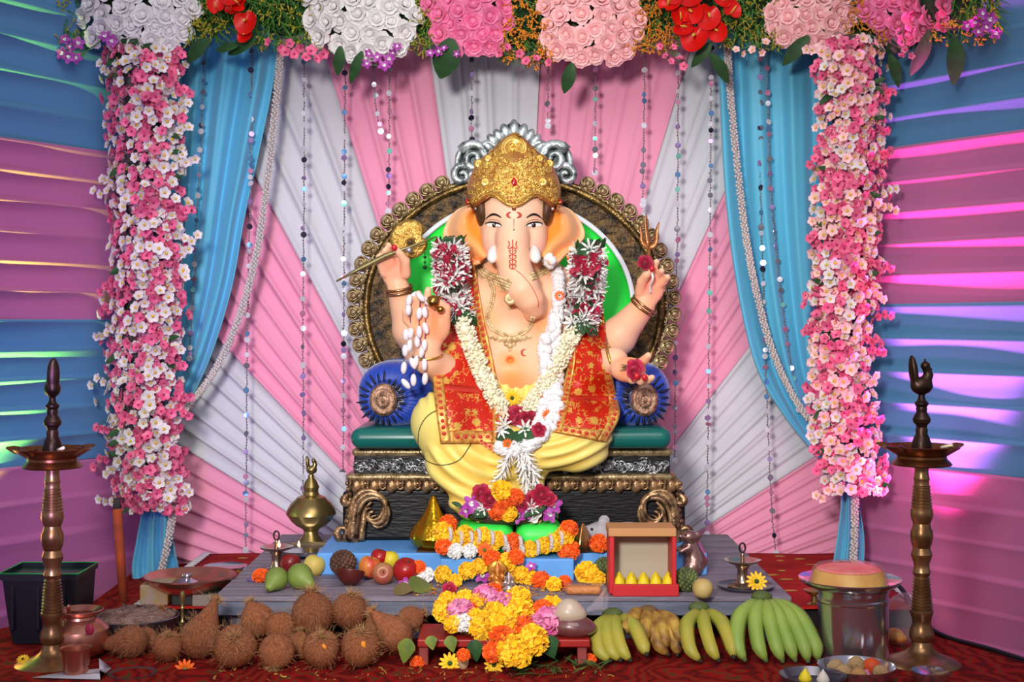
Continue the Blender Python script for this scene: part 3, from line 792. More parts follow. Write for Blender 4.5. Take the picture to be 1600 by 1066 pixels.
# hair at the temples, ears
HAIR = mat('brown_hair_paint', '#54361f', 0.5, var=.4, vs=60)
for sx in (-1, 1):
    g = MB(); u = S(3.94); M = Matrix.Rotation(sx * .1, 3, 'Y')
    g.ell(W(803 + sx * 50, 330, 3.935), (11 * u, 34 * u, 28 * u), 14, 10, M); g.build('hair_lock', HAIR, st)
    at = smooth_path([(803 + sx * 50, 322, 3.95), (803 + sx * 52, 345, 3.94), (803 + sx * 46, 370, 3.93), (803 + sx * 38, 398, 3.92)], 26)
    outl = smooth_path([(803 + sx * 62, 322, 3.96), (803 + sx * 88, 328, 3.98), (803 + sx * 104, 346, 4.0), (803 + sx * 111, 368, 4.0), (803 + sx * 100, 386, 3.97), (803 + sx * 82, 396, 3.94), (803 + sx * 66, 412, 3.92), (803 + sx * 54, 410, 3.91)], 26)
    rows = []; cols = []
    for i in range(26):
        row = []
        for j in range(22):
            t = j / 21; s_ = i / 25
            p = at[i] * (1 - t) + outl[i] * t
            wv = .026 * math.sin(t * 7.5 + s_ * 2.6) * (1 - t * .3) * (.3 + t) - .05 * math.sin(PI * t) * .35
            lip = -.016 * math.exp(-((1 - t) / .10) ** 2)
            row.append(W(p[0], p[1], p[2] + wv * .8 + lip + .02 * (1 - t) * 0))
            k = max(0, min(1, (t - .45) / .45)) * (1 - .4 * s_) + .35 * max(0, math.sin(t * 6.5 + s_ * 2.2 + PI)) 
            k = max(0, min(1, k)); a = np.array(lin('#fd9a3a')); b = np.array(lin('#fbc598'))
            cols.append(a * (1 - k) + b * k)
        rows.append(row)
    g = MB(); g.grid(rows, flip=(sx > 0)); ea = g.build('ear', SKIN, st, solid=.010); set_vcol(ea, cols)
    BODY.add(ea)
# face: brows, eyes, tusks, forehead marks
BLK = mat('black_paint', '#1b1210', 0.35); RDP = mat('red_mark_paint', '#c8402a', 0.45); EYW = mat('eye_white_paint', '#f3ece4', 0.3)
for sx in (-1, 1):
    c = 803 + sx * 32
    q = [on(803 + sx * (20 + 26 * t), 340 - 7 * math.sin(PI * min(1, t * 1.0)) + 4 * t, 3.88, .0015) for t in np.linspace(0, 1, 12)]
    g = MB(); g.tube(q, [.0008 + .0026 * math.sin(PI * min(1, .12 + t * .9)) for t in np.linspace(0, 1, 12)], 6); g.build('eyebrow', BLK, st)
    p = on(c, 352, 3.88, 0); nrm = BODY.n(c, 352)
    M = ori(p, nrm).to_3x3()
    g = MB(); u = S(3.88)
    ex = [on(c + 11.5 * math.cos(a), 352 + (3.9 if math.sin(a) < 0 else 2.9) * math.sin(a) + sx * -.12 * 11.5 * math.cos(a) * .8, 3.88, .0018) for a in np.linspace(0, 2 * PI, 24, endpoint=False)]
    ctr = on(c, 352, 3.88, .0050)
    g.add([ctr] + ex, [(0, 1 + k, 1 + (k + 1) % 24) for k in range(24)]); ey = g.build('eye', EYW, st)
    g = MB(); pi = on(c - sx * 1.5, 351.5, 3.88, .0048)
    g.ell(pi, (3.7 * u, .0035, 3.7 * u), 14, 8); g.build('iris', mat('dark_iris', '#2a1710', 0.15), ey)
    g = MB(); g.ell(pi + Vector((-.0025, -.0032, .003)), .0014, 8, 6); g.build('catchlight', mat('white_highlight_paint', '#ffffff', .3), ey)
    g = MB(); g.tube([on(c + 12.5 * math.cos(a), 352 - 4.6 * math.sin(a) - sx * .1 * 12.5 * math.cos(a), 3.88, .003) for a in np.linspace(0, PI, 12)], [.001 + .0016 * math.sin(PI * t) for t in np.linspace(0, 1, 12)], 6)
    g.build('eyelid_line', BLK, ey)
    g = MB(); g.tube([on(c + 13 * math.cos(a), 350 - 8 * math.sin(a), 3.88, .001) for a in np.linspace(.2, PI - .2, 12)], [.001 + .002 * math.sin(PI * t) for t in np.linspace(0, 1, 12)], 6)
    g.build('upper_lid', mat('lid_paint', '#f2bd9b', .42), ey)
    tz = 3.845
    g = MB(); tp = smooth_path([W(803 + sx * 31, 386, tz + .03), W(803 + sx * 33, 397, tz + .005), W(803 + sx * 34, 405, tz - .015), W(803 + sx * 35, 411, tz - .022)], 9)
    g.tube(tp, [.010, .013, .0155, .0165, .0165, .0155, .013, .009, .003], 12); g.build('tusk', mat('ivory_white', '#efeae8', .3), st)
g = MB()
for sx in (-1, 1):
    q = [on(803 + sx * (2.5 + 7.5 * abs(math.sin(t))) - 0, 336 - 4.5 * math.cos(t) * 1, 3.86, .001) for t in np.linspace(.25, 2.9, 10)]
    g.tube(q, [.001 + .0032 * math.sin(PI * t) for t in np.linspace(0, 1, 10)], 6)
    q = [on(801 + sx * a, b, 3.85, .001) for a, b in ((6.5, 377), (5, 382), (7, 387), (4, 388.5), (1.2, 386))]
    g.tube(smooth_path(q, 14), .0017, 5)
    for yy in (394, 402, 410, 417):
        q = [on(801 + sx * a, b, 3.85, .001) for a, b in ((0.5, yy + 4), (4.5, yy + 1), (5, yy - 3), (2, yy - 2))]
        g.tube(smooth_path(q, 10), .0015, 5)
g.tube([on(803, y, 3.86, .001) for y in np.linspace(342, 356, 6)], [.0012, .0010, .001, .0008, .0007, .0004], 5)
g.tube([on(801, y, 3.85, .001) for y in np.linspace(375, 420, 16)], .0017, 5)
g.tube([on(x, y, 3.82, .001) for x, y in [tuple(p[:2]) for p in smooth_path([(805, 421, 0), (816, 430, 0), (828, 444, 0), (836, 458, 0), (841, 470, 0), (841, 480, 0)], 26)]], .0010, 5)
mk = g.build('painted_marks', RDP, st); mk['kind'] = 'stuff'
g = MB(); g.ell(on(803, 326, 3.86, .001), .0018, 8, 6); g.ell(on(803, 359, 3.86, .001), .0022, 8, 6); g.build('forehead_dot', BLK, st)['kind'] = 'stuff'
g = MB(); g.tube([on(820 + 5 * math.cos(a), 551 + 5 * math.sin(a), 3.85, .001) for a in np.linspace(1.2, 5.0, 12)], [.0004 + .0028 * math.sin(PI * t) for t in np.linspace(0, 1, 12)], 6); g.build('belly_mark', RDP, st)

# gold crown
GOLD = mat('bright_gold', '#e2b24a', 0.30, 0.85, c2='#b87f2e', vs=26, bump=0.35, bs=130)
GOLDR = mat('rose_gold_band', '#b9713f', 0.36, 0.6, var=.25, vs=20)
GOLDL = mat('pale_gold_relief', '#f0cd70', 0.30, 0.55, c2='#d09a3f', vs=60)
prof = [(330, 68), (320, 72), (308, 73.5), (295, 73), (282, 70), (270, 66), (258, 61), (250, 56), (243, 46), (235, 37), (227, 29), (218, 20), (211, 11), (206, 3)]
pf = smooth_path([(a, b, 0) for a, b in prof], 40); rows = []; nA = 72; Zh = 3.955
for i, p in enumerate(pf):
    row = []
    for k in range(nA):
        an = 2 * PI * k / nA; c_, s_ = math.cos(an), math.sin(an)         # s_<0 faces the camera
        y = p[0]
        if i < 16:
            f = max(0, -s_); xx = abs(c_)
            low = 331 - 19 * math.exp(-((xx - .52) / .28) ** 2) * f ** .3 - 4 * (xx > .9)
            low = low if f > 0 else 322
            top = pf[16][0]; y = low + (top - low) * i / 16
        dpt = p[1] * (.93 if s_ < 0 else .8)
        u = S(Zh); row.append(Vector(W(803 + p[1] * c_, y, Zh)) + Vector((0, s_ * dpt * u + (330 - p[0]) * u * .10, 0)))
    rows.append(row)
g = MB(); g.grid(rows, cv=True)
cw = g.build('crown', mat('crown_gold_ground', '#bb7844', 0.36, 0.5, c2='#d9a550', vs=14, bump=.3, bs=110), st)
CR = Caster(); CR.add(cw)
def onc(px, py, lift=.002): return W(px, py, CR.z(px, py, 3.84) - lift)
rr = random.Random(8); g = MB()
def inside(x, y):
    hw = np.interp(y, [206, 211, 218, 227, 235, 243, 250, 258, 270, 295, 320], [0, 6, 14, 24, 32, 42, 50, 55, 60, 67, 66])
    low = 326 - 19 * math.exp(-((abs(x - 803) / 72 - .52) / .28) ** 2)
    return abs(x - 803) < hw and y < low - 7
cnt = 0
for k in range(1500):
    x, y = rr.uniform(732, 874), rr.uniform(210, 325)
    if not inside(x, y) or (x - 803) ** 2 + (y - 232) ** 2 < 400 or ((x - 803) / 7) ** 2 + ((y - 282) / 9) ** 2 < 1: continue
    if abs(x - 803) > 30 and 268 < y < 285 and rr.random() < .75: continue
    cnt += 1
    if cnt > 520: break
    r0 = rr.uniform(2.6, 4.6); a0 = rr.uniform(0, 6); sg = rr.choice([-1, 1])
    g.tube([onc(x + r0 * (1 - .75 * t) * math.cos(a0 + sg * t * 7), y + r0 * (1 - .75 * t) * math.sin(a0 + sg * t * 7), .002 + .0015 * t) for t in (0, .2, .4, .6, .8, 1)], [.0018, .0026, .0026, .0024, .0022, .002], 5)
g.build('filigree', GOLDL, cw)['kind'] = 'stuff'
g = MB()                                              # rosettes on the shoulders of the crown and centre rib
for (x, y, r) in ((748, 256, 8), (858, 256, 8), (763, 248, 7), (843, 248, 7), (758, 285, 8), (848, 285, 8)):
    p = onc(x, y, .004); M = ori(p, (0, -1, .2), 0, S(3.86) * r); g = MB()
    g.lathe([(0, .55), (.25, .5), (.35, .25), (.6, .42), (.85, .25), (1, -.1)], 14, M, rfun=lambda a, q, z: 1 + (.14 * math.sin(a * 6) if q > .5 else 0))
    g.build('rosette', GOLDL, cw)
g = MB(); p = onc(803, 232, .005); M = ori(p, (0, -1, .28), 0, S(3.87))
g.lathe([(0, 2), (12.5, 2), (14, 3.6), (16, 3.6), (17.5, 1.5), (19.5, 2.5), (21, 1), (22, -2)], 40, M, rfun=lambda a, q, z: 1 + (.03 * math.sin(a * 26) if q > 16 else 0))
md = g.build('medallion', GOLDL, cw)
g = MB()                                              # the emblem on the medallion
def EM(x, y): return M @ Vector((x, y, 2.9))
for pts in ([(-6, 5), (-3, 7.5), (0, 6), (-.5, 3), (-3.5, 1.5), (0, .5), (1, -3), (-2, -6), (-6, -4.5)], [(-.5, 1), (2, 2.5), (4, 0), (6, -3), (7.5, -1.5), (7, 1)], [(1.5, 7.5), (3, 6), (5.5, 6), (7, 7.5)]):
    pp = [EM(*p_[:2]) for p_ in smooth_path([(a, b, 0) for a, b in pts], 18)]
    g.tube(pp, .0019, 6)
g.ell(EM(4.2, 8.6), .0022, 8, 6)
g.build('emblem', GOLD, md)
for (dy, w, m) in ((-2, .0042, GOLDR), (-8, .0026, GOLDL)):
    g = MB(); q = []
    for x in np.linspace(731, 875, 60):
        low = 331 - 19 * math.exp(-((abs(x - 803) / 72 - .52) / .28) ** 2) - (4 if abs(x - 803) > 66 else 0)
        q.append(onc(x, low + dy - 1.5, .001))
    g.tube(q, w, 7); g.build('lower_border', m, cw)
g = MB(); M = ori(onc(803, 283, .003), (0, -1, .1), 0, S(3.85))
tear = [(math.sin(t) * 4.4 * (1 - .0 * t), 0) for t in (0,)]
vs = [(6.4 * math.sin(a) * math.sin(a / 2) ** 1.0, 7.5 * math.cos(a) * 1.0 - 1) for a in np.linspace(0, 2 * PI, 20, endpoint=False)]
g.add([M @ Vector((0, -1.5, 4))] + [M @ Vector((x, y, .5)) for x, y in vs], [(0, 1 + k, 1 + (k + 1) % 20) for k in range(20)])
g.build('red_gem', mat('ruby_red', '#b00d14', .12, coat=.6), cw)
for sx in (-1, 1):
    g = MB(); g.ell(W(803 + sx * 73, 316, 3.93), (.006, .012, .010), 10, 8); g.build('side_gem', mat('ruby_red', '#b00d14', .12), cw)
    g = MB(); g.ell(W(803 + sx * 60, 326, 3.90), .005, 10, 8); g.build('pearl', mat('pearl_white', '#e8e2da', .25), cw)

# jewellery moulded on the body
JEW = mat('necklace_gold', '#ecd2a2', 0.35, 0.25, c2='#b8925e', vs=60, bump=.3, bs=200)
def chainline(pts, n, r, name, m, parent, rows=1, gap=3.2, flat=.6):
    q = smooth_path([(a, b, 0) for a, b in pts], n); g = MB()
    for i, p in enumerate(q):
        d = q[min(i + 1, n - 1)] - q[max(i - 1, 0)]; d /= max(np.linalg.norm(d), 1e-6)
        for k in range(rows):
            off = (k - (rows - 1) / 2) * gap
            px, py = p[0] - d[1] * off, p[1] + d[0] * off
            g.ell(on(px, py, 3.9, r * .3), (r, r * flat, r), 7, 5)
    o = g.build(name, m, parent); o['kind'] = 'stuff'; return o
chainline([(745, 408), (752, 425), (766, 434), (784, 441), (796, 446)], 28, .0048, 'necklace', JEW, st, 4, 4.2)
chainline([(862, 402), (856, 418), (842, 428), (830, 433)], 22, .0048, 'necklace', JEW, st, 3, 4.2)
chainline([(766, 440), (771, 455), (768, 475), (762, 495), (768, 512), (784, 522), (800, 526), (816, 521), (828, 510), (833, 496)], 60, .0042, 'long_necklace', JEW, st, 2, 3.6)
g = MB()
for (x, y, r) in ((797, 467, 9), (797, 480, 5), (784, 452, 5)):
    g.lathe([(0, .6), (.3, .55), (.45, .25), (.75, .4), (1, .2), (1.05, -.3)], 18, ori(on(x, y, 3.85, .002), (0, -1, .1), 0, S(3.85) * r), rfun=lambda a, q, z: 1 + (.12 * math.sin(a * 9) if q > .6 else 0))
for k in range(-4, 5):
    x = 797 + k * 7.5; y = 531 - .25 * k * k * 1.1; r = 6.2 - abs(k) * .6
    g.lathe([(0, .6), (.35, .5), (.5, .25), (.8, .35), (1, -.3)], 12, ori(on(x, y, 3.85, .002), (0, -1, .0), 0, S(3.85) * r))
for (x, y, r) in ((797, 541, 5), (791, 538, 4), (803, 538, 4), (797, 547, 2.5)): g.ell(on(x, y, 3.85, .001), (r * .0018, .004, r * .0018), 8, 6)
g.build('pendant', JEW, st)['kind'] = 'stuff'
def bangle(px, py, Z, rx, tilt, n=2, m=None, gap=6, name='bangle'):
    for k in range(n):
        c = W(px, py, Z) + Vector((math.sin(tilt), 0, math.cos(tilt))) * (k * gap * S(Z))
        u = S(Z) * rx; ax = Vector((math.sin(tilt), -.25, math.cos(tilt))).normalized(); x = ax.orthogonal().normalized(); y = ax.cross(x)
        g = MB(); g.tube([c + (x * math.cos(a) + y * math.sin(a)) * u for a in np.linspace(0, 2 * PI, 32, endpoint=False)], .0048, 8, closed=True)
        g.build(name, m or mat('bangle_copper_gold', '#b3855c', .25, .85), st)
bangle(624, 456, 3.935, 20.5, -.15, 2); bangle(1004, 480, 3.945, 21, .65, 2)
bangle(668, 556, 3.775, 22, -.05, 1, mat('pale_gold_bangle', '#dcae5a', .25, .85)); bangle(958, 564, 3.805, 24, 1.2, 1, mat('pale_gold_bangle', '#dcae5a', .25, .85))
NAIL = mat('red_nail_paint', '#c81f2d', 0.3)
for (x, y, Z) in ((616, 387, 3.853), (1019, 420, 3.862), (995, 588, 3.678), (1007, 590, 3.678)):
    g = MB(); g.ell(W(x, y, Z - .006), (.0085, .006, .0095), 10, 7); g.build('fingernail', NAIL, st)
# ---------------------------------------------------------------- flower kinds (shared meshes)
def radial_flower(name, layers, mats, center=None, curl=.25):
    """layers: (count, base radius, length, width, rise in degrees, material index, spin)"""
    g = MB()
    for (n, r0, ln, w, rise, mi, spin) in layers:
        cr, sr = math.cos(math.radians(rise)), math.sin(math.radians(rise))
        for k in range(n):
            a = 2 * PI * k / n + spin
            R = Matrix.Rotation(a, 3, 'Z'); P = []
            for t, ww in ((0, .35), (.55, 1.0), (1.0, .45)):
                row = []
                for s_ in (-1, 0, 1):
                    x = r0 + ln * t * cr; y = s_ * w * ww / 2; z = ln * t * sr + curl * ln * t * t * (-.5) + abs(s_) * w * .18 * ww
                    row.append(R @ Vector((x, y, z)))
                P.append(row)
            g.grid(P, mi=mi)
    if center: g.ell((0, 0, center[1]), (center[0], center[0], center[0] * .7), 7, 4, mi=center[2])
    return g.mesh(name, mats, True)
def petal_mat(name, c, c2=None, **k): return mat(name, c, k.pop('rough', .6), c2=c2, vs=k.pop('vs', 60), rnd=k.pop('rnd', .18), sheen=.1, **k)
PM_CRIM = petal_mat('crimson_petal', '#b50f3e', '#8c0a2e'); PM_WHITE = petal_mat('white_petal', '#efeeec', rnd=.06); PM_CREAM = petal_mat('cream_bud', '#e9e3bf', '#efebd6', rnd=.05)
PM_PINKB = petal_mat('pink_blossom_petal', '#e4507f', '#ee7c9f', rnd=.25); PM_WB = petal_mat('white_blossom_petal', '#dcd0d6', '#e6dfdc', rnd=.08); PM_PALEP = petal_mat('blush_blossom_petal', '#f6b5bd', '#f8d3d0', rnd=.1)
PM_YC = mat('pollen_yellow', '#d8b23c', .7); PM_MAG = mat('magenta_heart', '#b3246a', .6)
PM_YEL = petal_mat('yellow_marigold_petal', '#ffd31f', '#fbbd0c', rnd=.08, vs=80); PM_ORG = petal_mat('orange_marigold_petal', '#f5700c', '#ee5405', rnd=.1, vs=80)
PM_PINKC = petal_mat('pink_carnation_petal', '#d95a9a', '#eaa4c6', rnd=.1); PM_PURP = petal_mat('purple_orchid_petal', '#a2279a', '#c25dbb', rnd=.15)
PM_LEAF = petal_mat('dark_leaf', '#173f1b', '#245420', rnd=.2, vs=25); PM_LEAFL = petal_mat('light_leaf', '#7a8a30', '#566c26', rnd=.15, vs=25)
PM_HOT = petal_mat('hot_pink_rose_petal', '#ee6aa0', '#f58db8', rnd=.08); PM_PALE = petal_mat('pale_pink_rose_petal', '#f7b4b8', '#f9c9c6', rnd=.06); PM_WR = petal_mat('white_rose_petal', '#e6e2e3', '#efebea', rnd=.05)
PM_RED = mat('scarlet_spathe', '#d5120c', .35, rnd=.15); PM_BYEL = petal_mat('yellow_filler', '#b9a41a', '#8d8a1c'); PM_BORG = petal_mat('orange_filler', '#eb9a14', '#d97c0c')
F_SPIKE = radial_flower('spiky_white_flower', [(7, .001, .024, .0055, 38, 0, 0), (5, .001, .022, .005, 66, 0, .4)], [PM_WHITE], None, .1)
F_REDP = radial_flower('crimson_petal', [(3, .002, .022, .019, 40, 0, 0)], [PM_CRIM], None, .5)
F_PINK = radial_flower('pink_blossom', [(5, .002, .0155, .0155, 26, 0, 0)], [PM_PINKB, PM_MAG], (.0036, .003, 1))
F_WHT = radial_flower('white_blossom', [(5, .002, .0155, .0155, 26, 0, 0)], [PM_WB, PM_YC], (.0045, .003, 1))
F_BLUSH = radial_flower('blush_blossom', [(5, .002, .0155, .0155, 26, 0, 0)], [PM_PALEP, PM_YC], (.0045, .003, 1))
F_ORCH = radial_flower('orchid', [(5, .002, .025, .019, 18, 0, 0), (3, .001, .012, .010, 55, 1, .5)], [PM_PURP, PM_WHITE], None)
def marigold(name, m, n=84, R=.0225):
    g = MB(); rr = random.Random(name); g.ell((0, 0, .002), (R * .8, R * .8, R * .55), 10, 6)
    for k in range(n):
        q = (k + .5) / n; th = 1.75 * math.sqrt(q); a = k * 2.39996
        d = Vector((math.sin(th) * math.cos(a), math.sin(th) * math.sin(a), math.cos(th) * .72)); p = Vector((d.x * R * .80, d.y * R * .80, .002 + d.z * R * .75))
        M = ori(p, d + Vector((rr.gauss(0, .3), rr.gauss(0, .3), rr.gauss(0, .3))), rr.uniform(0, 6)); w = R * rr.uniform(.20, .30); h = R * rr.uniform(.18, .34)
        g.add([M @ Vector(v) for v in ((-w, 0, 0), (w, 0, 0), (w * 1.15, w * .5, h), (0, w * .15, h * 1.15), (-w * 1.15, w * .5, h))], [(0, 1, 2, 3, 4)])
    return g.mesh(name, [m], False)
F_MY = marigold('yellow_marigold', PM_YEL); F_MO = marigold('orange_marigold', PM_ORG); F_CARN = marigold('pink_carnation', PM_PINKC); F_MW = marigold('white_chrysanthemum', PM_WHITE)
F_DAISY = radial_flower('daisy_yellow', [(12, .006, .019, .008, 8, 0, 0), (10, .004, .012, .006, 30, 0, .2)], [PM_YEL, PM_LEAF], (.006, .003, 1))
F_DAISO = radial_flower('daisy_orange', [(12, .006, .019, .008, 8, 0, 0), (10, .004, .012, .006, 30, 0, .2)], [PM_ORG, PM_LEAFL], (.006, .003, 1))
def rose(name, m):
    return radial_flower(name, [(5, .008, .020, .026, 22, 0, 0), (5, .006, .0185, .023, 48, 0, .6), (4, .004, .0165, .018, 70, 0, .2), (3, .002, .0150, .013, 82, 0, .9)], [m], (.008, .006, 0), .55)
F_RW = rose('white_rose', PM_WR); F_RH = rose('hot_pink_rose', PM_HOT); F_RP = rose('pale_pink_rose', PM_PALE); F_RC = rose('crimson_rose', PM_CRIM)
def leaf_mesh(name, m, ln, w, bend=.25, fold=.25):
    g = MB(); P = []
    for t in np.linspace(0, 1, 8):
        ww = w * math.sin(PI * min(.985, t * .93 + .05)) ** .8 / 2
        P.append([Vector((ln * t, s_ * ww, -bend * ln * t * t + abs(s_) * ww * fold)) for s_ in (-1, -.5, 0, .5, 1)])
    g.grid(P); return g.mesh(name, m)
L_DARK = leaf_mesh('leaf', PM_LEAF, .06, .026); L_LIGHT = leaf_mesh('leaf', PM_LEAFL, .06, .028); L_BETEL = None; L_LONG = leaf_mesh('long_leaf', PM_LEAF, .10, .026, .3)
def betel(name, m):
    g = MB(); P = []
    for t in np.linspace(0, 1, 9):
        ww = .023 * (math.sin(PI * min(1, t * 2.2 + .18) / 2) if t < .35 else (1 - (t - .35) / .65) ** .8) + .0004
        P.append([Vector((.06 * t, s_ * ww, -.012 * t * t + abs(s_) * ww * .22)) for s_ in (-1, -.5, 0, .5, 1)])
    g.grid(P); return g.mesh(name, m)
L_BETEL = betel('betel_leaf', PM_LEAFL); L_BETELD = betel('betel_leaf', PM_LEAF)
RV = random.Random(21)
def rdir(n, spread):
    v = Vector(n).normalized() + Vector((RV.gauss(0, spread), RV.gauss(0, spread), RV.gauss(0, spread)))
    return v.normalized()
def leafM(base, tip, mesh_len, up=(0, -1, .3), wide=1.0):
    b = Vector(base); d = Vector(tip) - b; x = d.normalized(); z = Vector(up); z = (z - x * z.dot(x)).normalized(); y = z.cross(x); s = d.length / mesh_len
    R = Matrix((x, y, z)).transposed().to_4x4()
    return Matrix.Translation(b) @ R @ Matrix.Diagonal((s, s * wide, s, 1))

# ---------------------------------------------------------------- shawl
def brocade():
    m = mat('red_gold_brocade', '#c2200f', .42, spec=.5); nt = m.node_tree; N = nt.nodes; L = nt.links; b = N['Principled BSDF']
    uv = N.new('ShaderNodeUVMap'); v = N.new('ShaderNodeTexVoronoi'); v.inputs['Scale'].default_value = 17; v.inputs['Randomness'].default_value = .8; L.new(uv.outputs[0], v.inputs['Vector'])
    nz = N.new('ShaderNodeTexNoise'); nz.inputs['Scale'].default_value = 95; nz.inputs['Detail'].default_value = 2; L.new(uv.outputs[0], nz.inputs['Vector'])
    ad = N.new('ShaderNodeMath'); ad.operation = 'MULTIPLY_ADD'; L.new(nz.outputs[0], ad.inputs[0]); ad.inputs[1].default_value = .62; L.new(v.outputs['Distance'], ad.inputs[2])
    r = N.new('ShaderNodeValToRGB'); L.new(ad.outputs[0], r.inputs[0]); e = r.color_ramp.elements
    e[0].position = .645; e[0].color = (1, 1, 1, 1); e[1].position = .67; e[1].color = (0, 0, 0, 1)
    v2 = N.new('ShaderNodeTexVoronoi'); v2.feature = 'DISTANCE_TO_EDGE'; v2.inputs['Scale'].default_value = 42; L.new(uv.outputs[0], v2.inputs['Vector'])
    r2 = N.new('ShaderNodeValToRGB'); L.new(v2.outputs['Distance'], r2.inputs[0]); q = r2.color_ramp.elements; q[0].position = .045; q[0].color = (.75, .75, .75, 1); q[1].position = .07; q[1].color = (0, 0, 0, 1)
    nz2 = N.new('ShaderNodeTexNoise'); nz2.inputs['Scale'].default_value = 22; L.new(uv.outputs[0], nz2.inputs['Vector']); gt = N.new('ShaderNodeMath'); gt.operation = 'GREATER_THAN'; L.new(nz2.outputs[0], gt.inputs[0]); gt.inputs[1].default_value = .52
    mu = N.new('ShaderNodeMath'); mu.operation = 'MULTIPLY'; L.new(r2.outputs[0], mu.inputs[0]); L.new(gt.outputs[0], mu.inputs[1])
    mm = N.new('ShaderNodeMath'); mm.operation = 'MAXIMUM'; L.new(r.outputs[0], mm.inputs[0]); L.new(mu.outputs[0], mm.inputs[1]); r = mm
    mx = N.new('ShaderNodeMix'); mx.data_type = 'RGBA'; L.new(r.outputs[0], mx.inputs[0]); mx.inputs[6].default_value = lin('#c4200e'); mx.inputs[7].default_value = lin('#e5b653')
    L.new(mx.outputs[2], b.inputs['Base Color']); ml = N.new('ShaderNodeMath'); ml.operation = 'MULTIPLY'; L.new(r.outputs[0], ml.inputs[0]); ml.inputs[1].default_value = .4; L.new(ml.outputs[0], b.inputs['Metallic'])
    return m
BROC = brocade(); GOLDB = mat('gold_brocade_border', '#e6bb5e', .38, .35, c2='#c2662c', vs=75); REDB = mat('red_border', '#bf2a1a', .5)
sh = thing('shawl', W(800, 690, 3.75), 'red and gold brocade shawl hanging from the shoulders of the statue', 'shawl')
def drape(inner, outer, nu, nv, lift, zmin=None):
    I = smooth_path([(a, b, 0) for a, b in inner], nv); O = smooth_path([(a, b, 0) for a, b in outer], nv)
    PXY = np.zeros((nv, nu, 2)); Zm = np.zeros((nv, nu))
    for j in range(nv):
        for i in range(nu):
            t = i / (nu - 1); p = I[j] * (1 - t) + O[j] * t; PXY[j, i] = p[:2]; Zm[j, i] = BODY.z(p[0], p[1], 9)
    bad = (Zm > 4.12) | ((PXY[..., 0] < 712) & (PXY[..., 1] < 590) & (Zm < 3.835)) | ((PXY[..., 0] > 936) & (PXY[..., 1] < 620) & (Zm < 3.86))
    Zm[bad] = np.nan
    for j in range(nv):                                   # hang straight where nothing lies beneath
        good = ~np.isnan(Zm[j])
        Zm[j] = np.interp(np.arange(nu), np.arange(nu)[good], Zm[j][good]) if good.any() else 3.85
    B = Zm.copy()
    for _ in range(30):
        A = Zm.copy(); A[1:-1] = (Zm[:-2] + Zm[2:] + 2 * Zm[1:-1]) / 4; A[:, 1:-1] = (A[:, :-2] + A[:, 2:] + 2 * A[:, 1:-1]) / 4
        Zm = np.minimum(A, B)
    return PXY, Zm - lift
def cloth(PXY, Zm, name, m, parent, i0=0, i1=None, j0=0, j1=None, lift=0., solid=.003, wave=0.):
    nv, nu = Zm.shape; i1 = i1 or nu; j1 = j1 or nv; P = []; uvs = []
    for j in range(j0, j1):
        row = []
        for i in range(i0, i1):
            row.append(W(PXY[j, i, 0], PXY[j, i, 1], Zm[j, i] - lift - wave * math.sin(i * .55 + j * .08))); uvs.append((PXY[j, i, 0] / 300, PXY[j, i, 1] / 300))
        P.append(row)
    g = MB(); g.grid(P); o = g.build(name, m, parent, solid=solid)
    ul = o.data.uv_layers.new(name='UVMap')
    for lp in o.data.loops: ul.data[lp.index].uv = uvs[lp.vertex_index]
    return o
for nm_, inn, outr in (('left', [(737, 402), (746, 440), (754, 490), (765, 540), (778, 600), (786, 645), (786, 692)], [(716, 402), (706, 450), (694, 505), (681, 555), (677, 590), (681, 640), (688, 693)]),
                       ('right', [(884, 398), (893, 440), (894, 500), (889, 560), (878, 610), (869, 645), (862, 674)], [(922, 398), (938, 450), (945, 510), (950, 560), (962, 612), (968, 650), (947, 691)])):
    PXY, Zm = drape(inn, outr, 26, 64, .009)
    f = cloth(PXY, Zm, 'shawl_panel', BROC, sh, wave=.0022); BODY.add(f)
    cloth(PXY, Zm, 'gold_border', GOLDB, f, 0, 5, lift=.004)
    cloth(PXY, Zm, 'gold_border', GOLDB, f, 21, 26, 34, 64, lift=.0045)
    cloth(PXY, Zm, 'gold_border', GOLDB, f, 4, 22, 59, 64, lift=.0045)
    cloth(PXY, Zm, 'red_band', REDB, f, 4, 22, 44, 47, lift=.004)
    g = MB()
    for j in range(2, 62, 2):                             # printed roundels along the borders
        for i in ([2] if j < 34 else [2, 23]): g.ell(W(PXY[j, i, 0], PXY[j, i, 1], Zm[j, i] - .0065), (.0058, .002, .0058), 8, 4)
    for i in range(6, 21, 3): g.ell(W(PXY[61, i, 0], PXY[61, i, 1], Zm[61, i] - .007), (.0062, .002, .0062), 8, 4)
    g.build('printed_roundel', REDB, f)['kind'] = 'stuff'

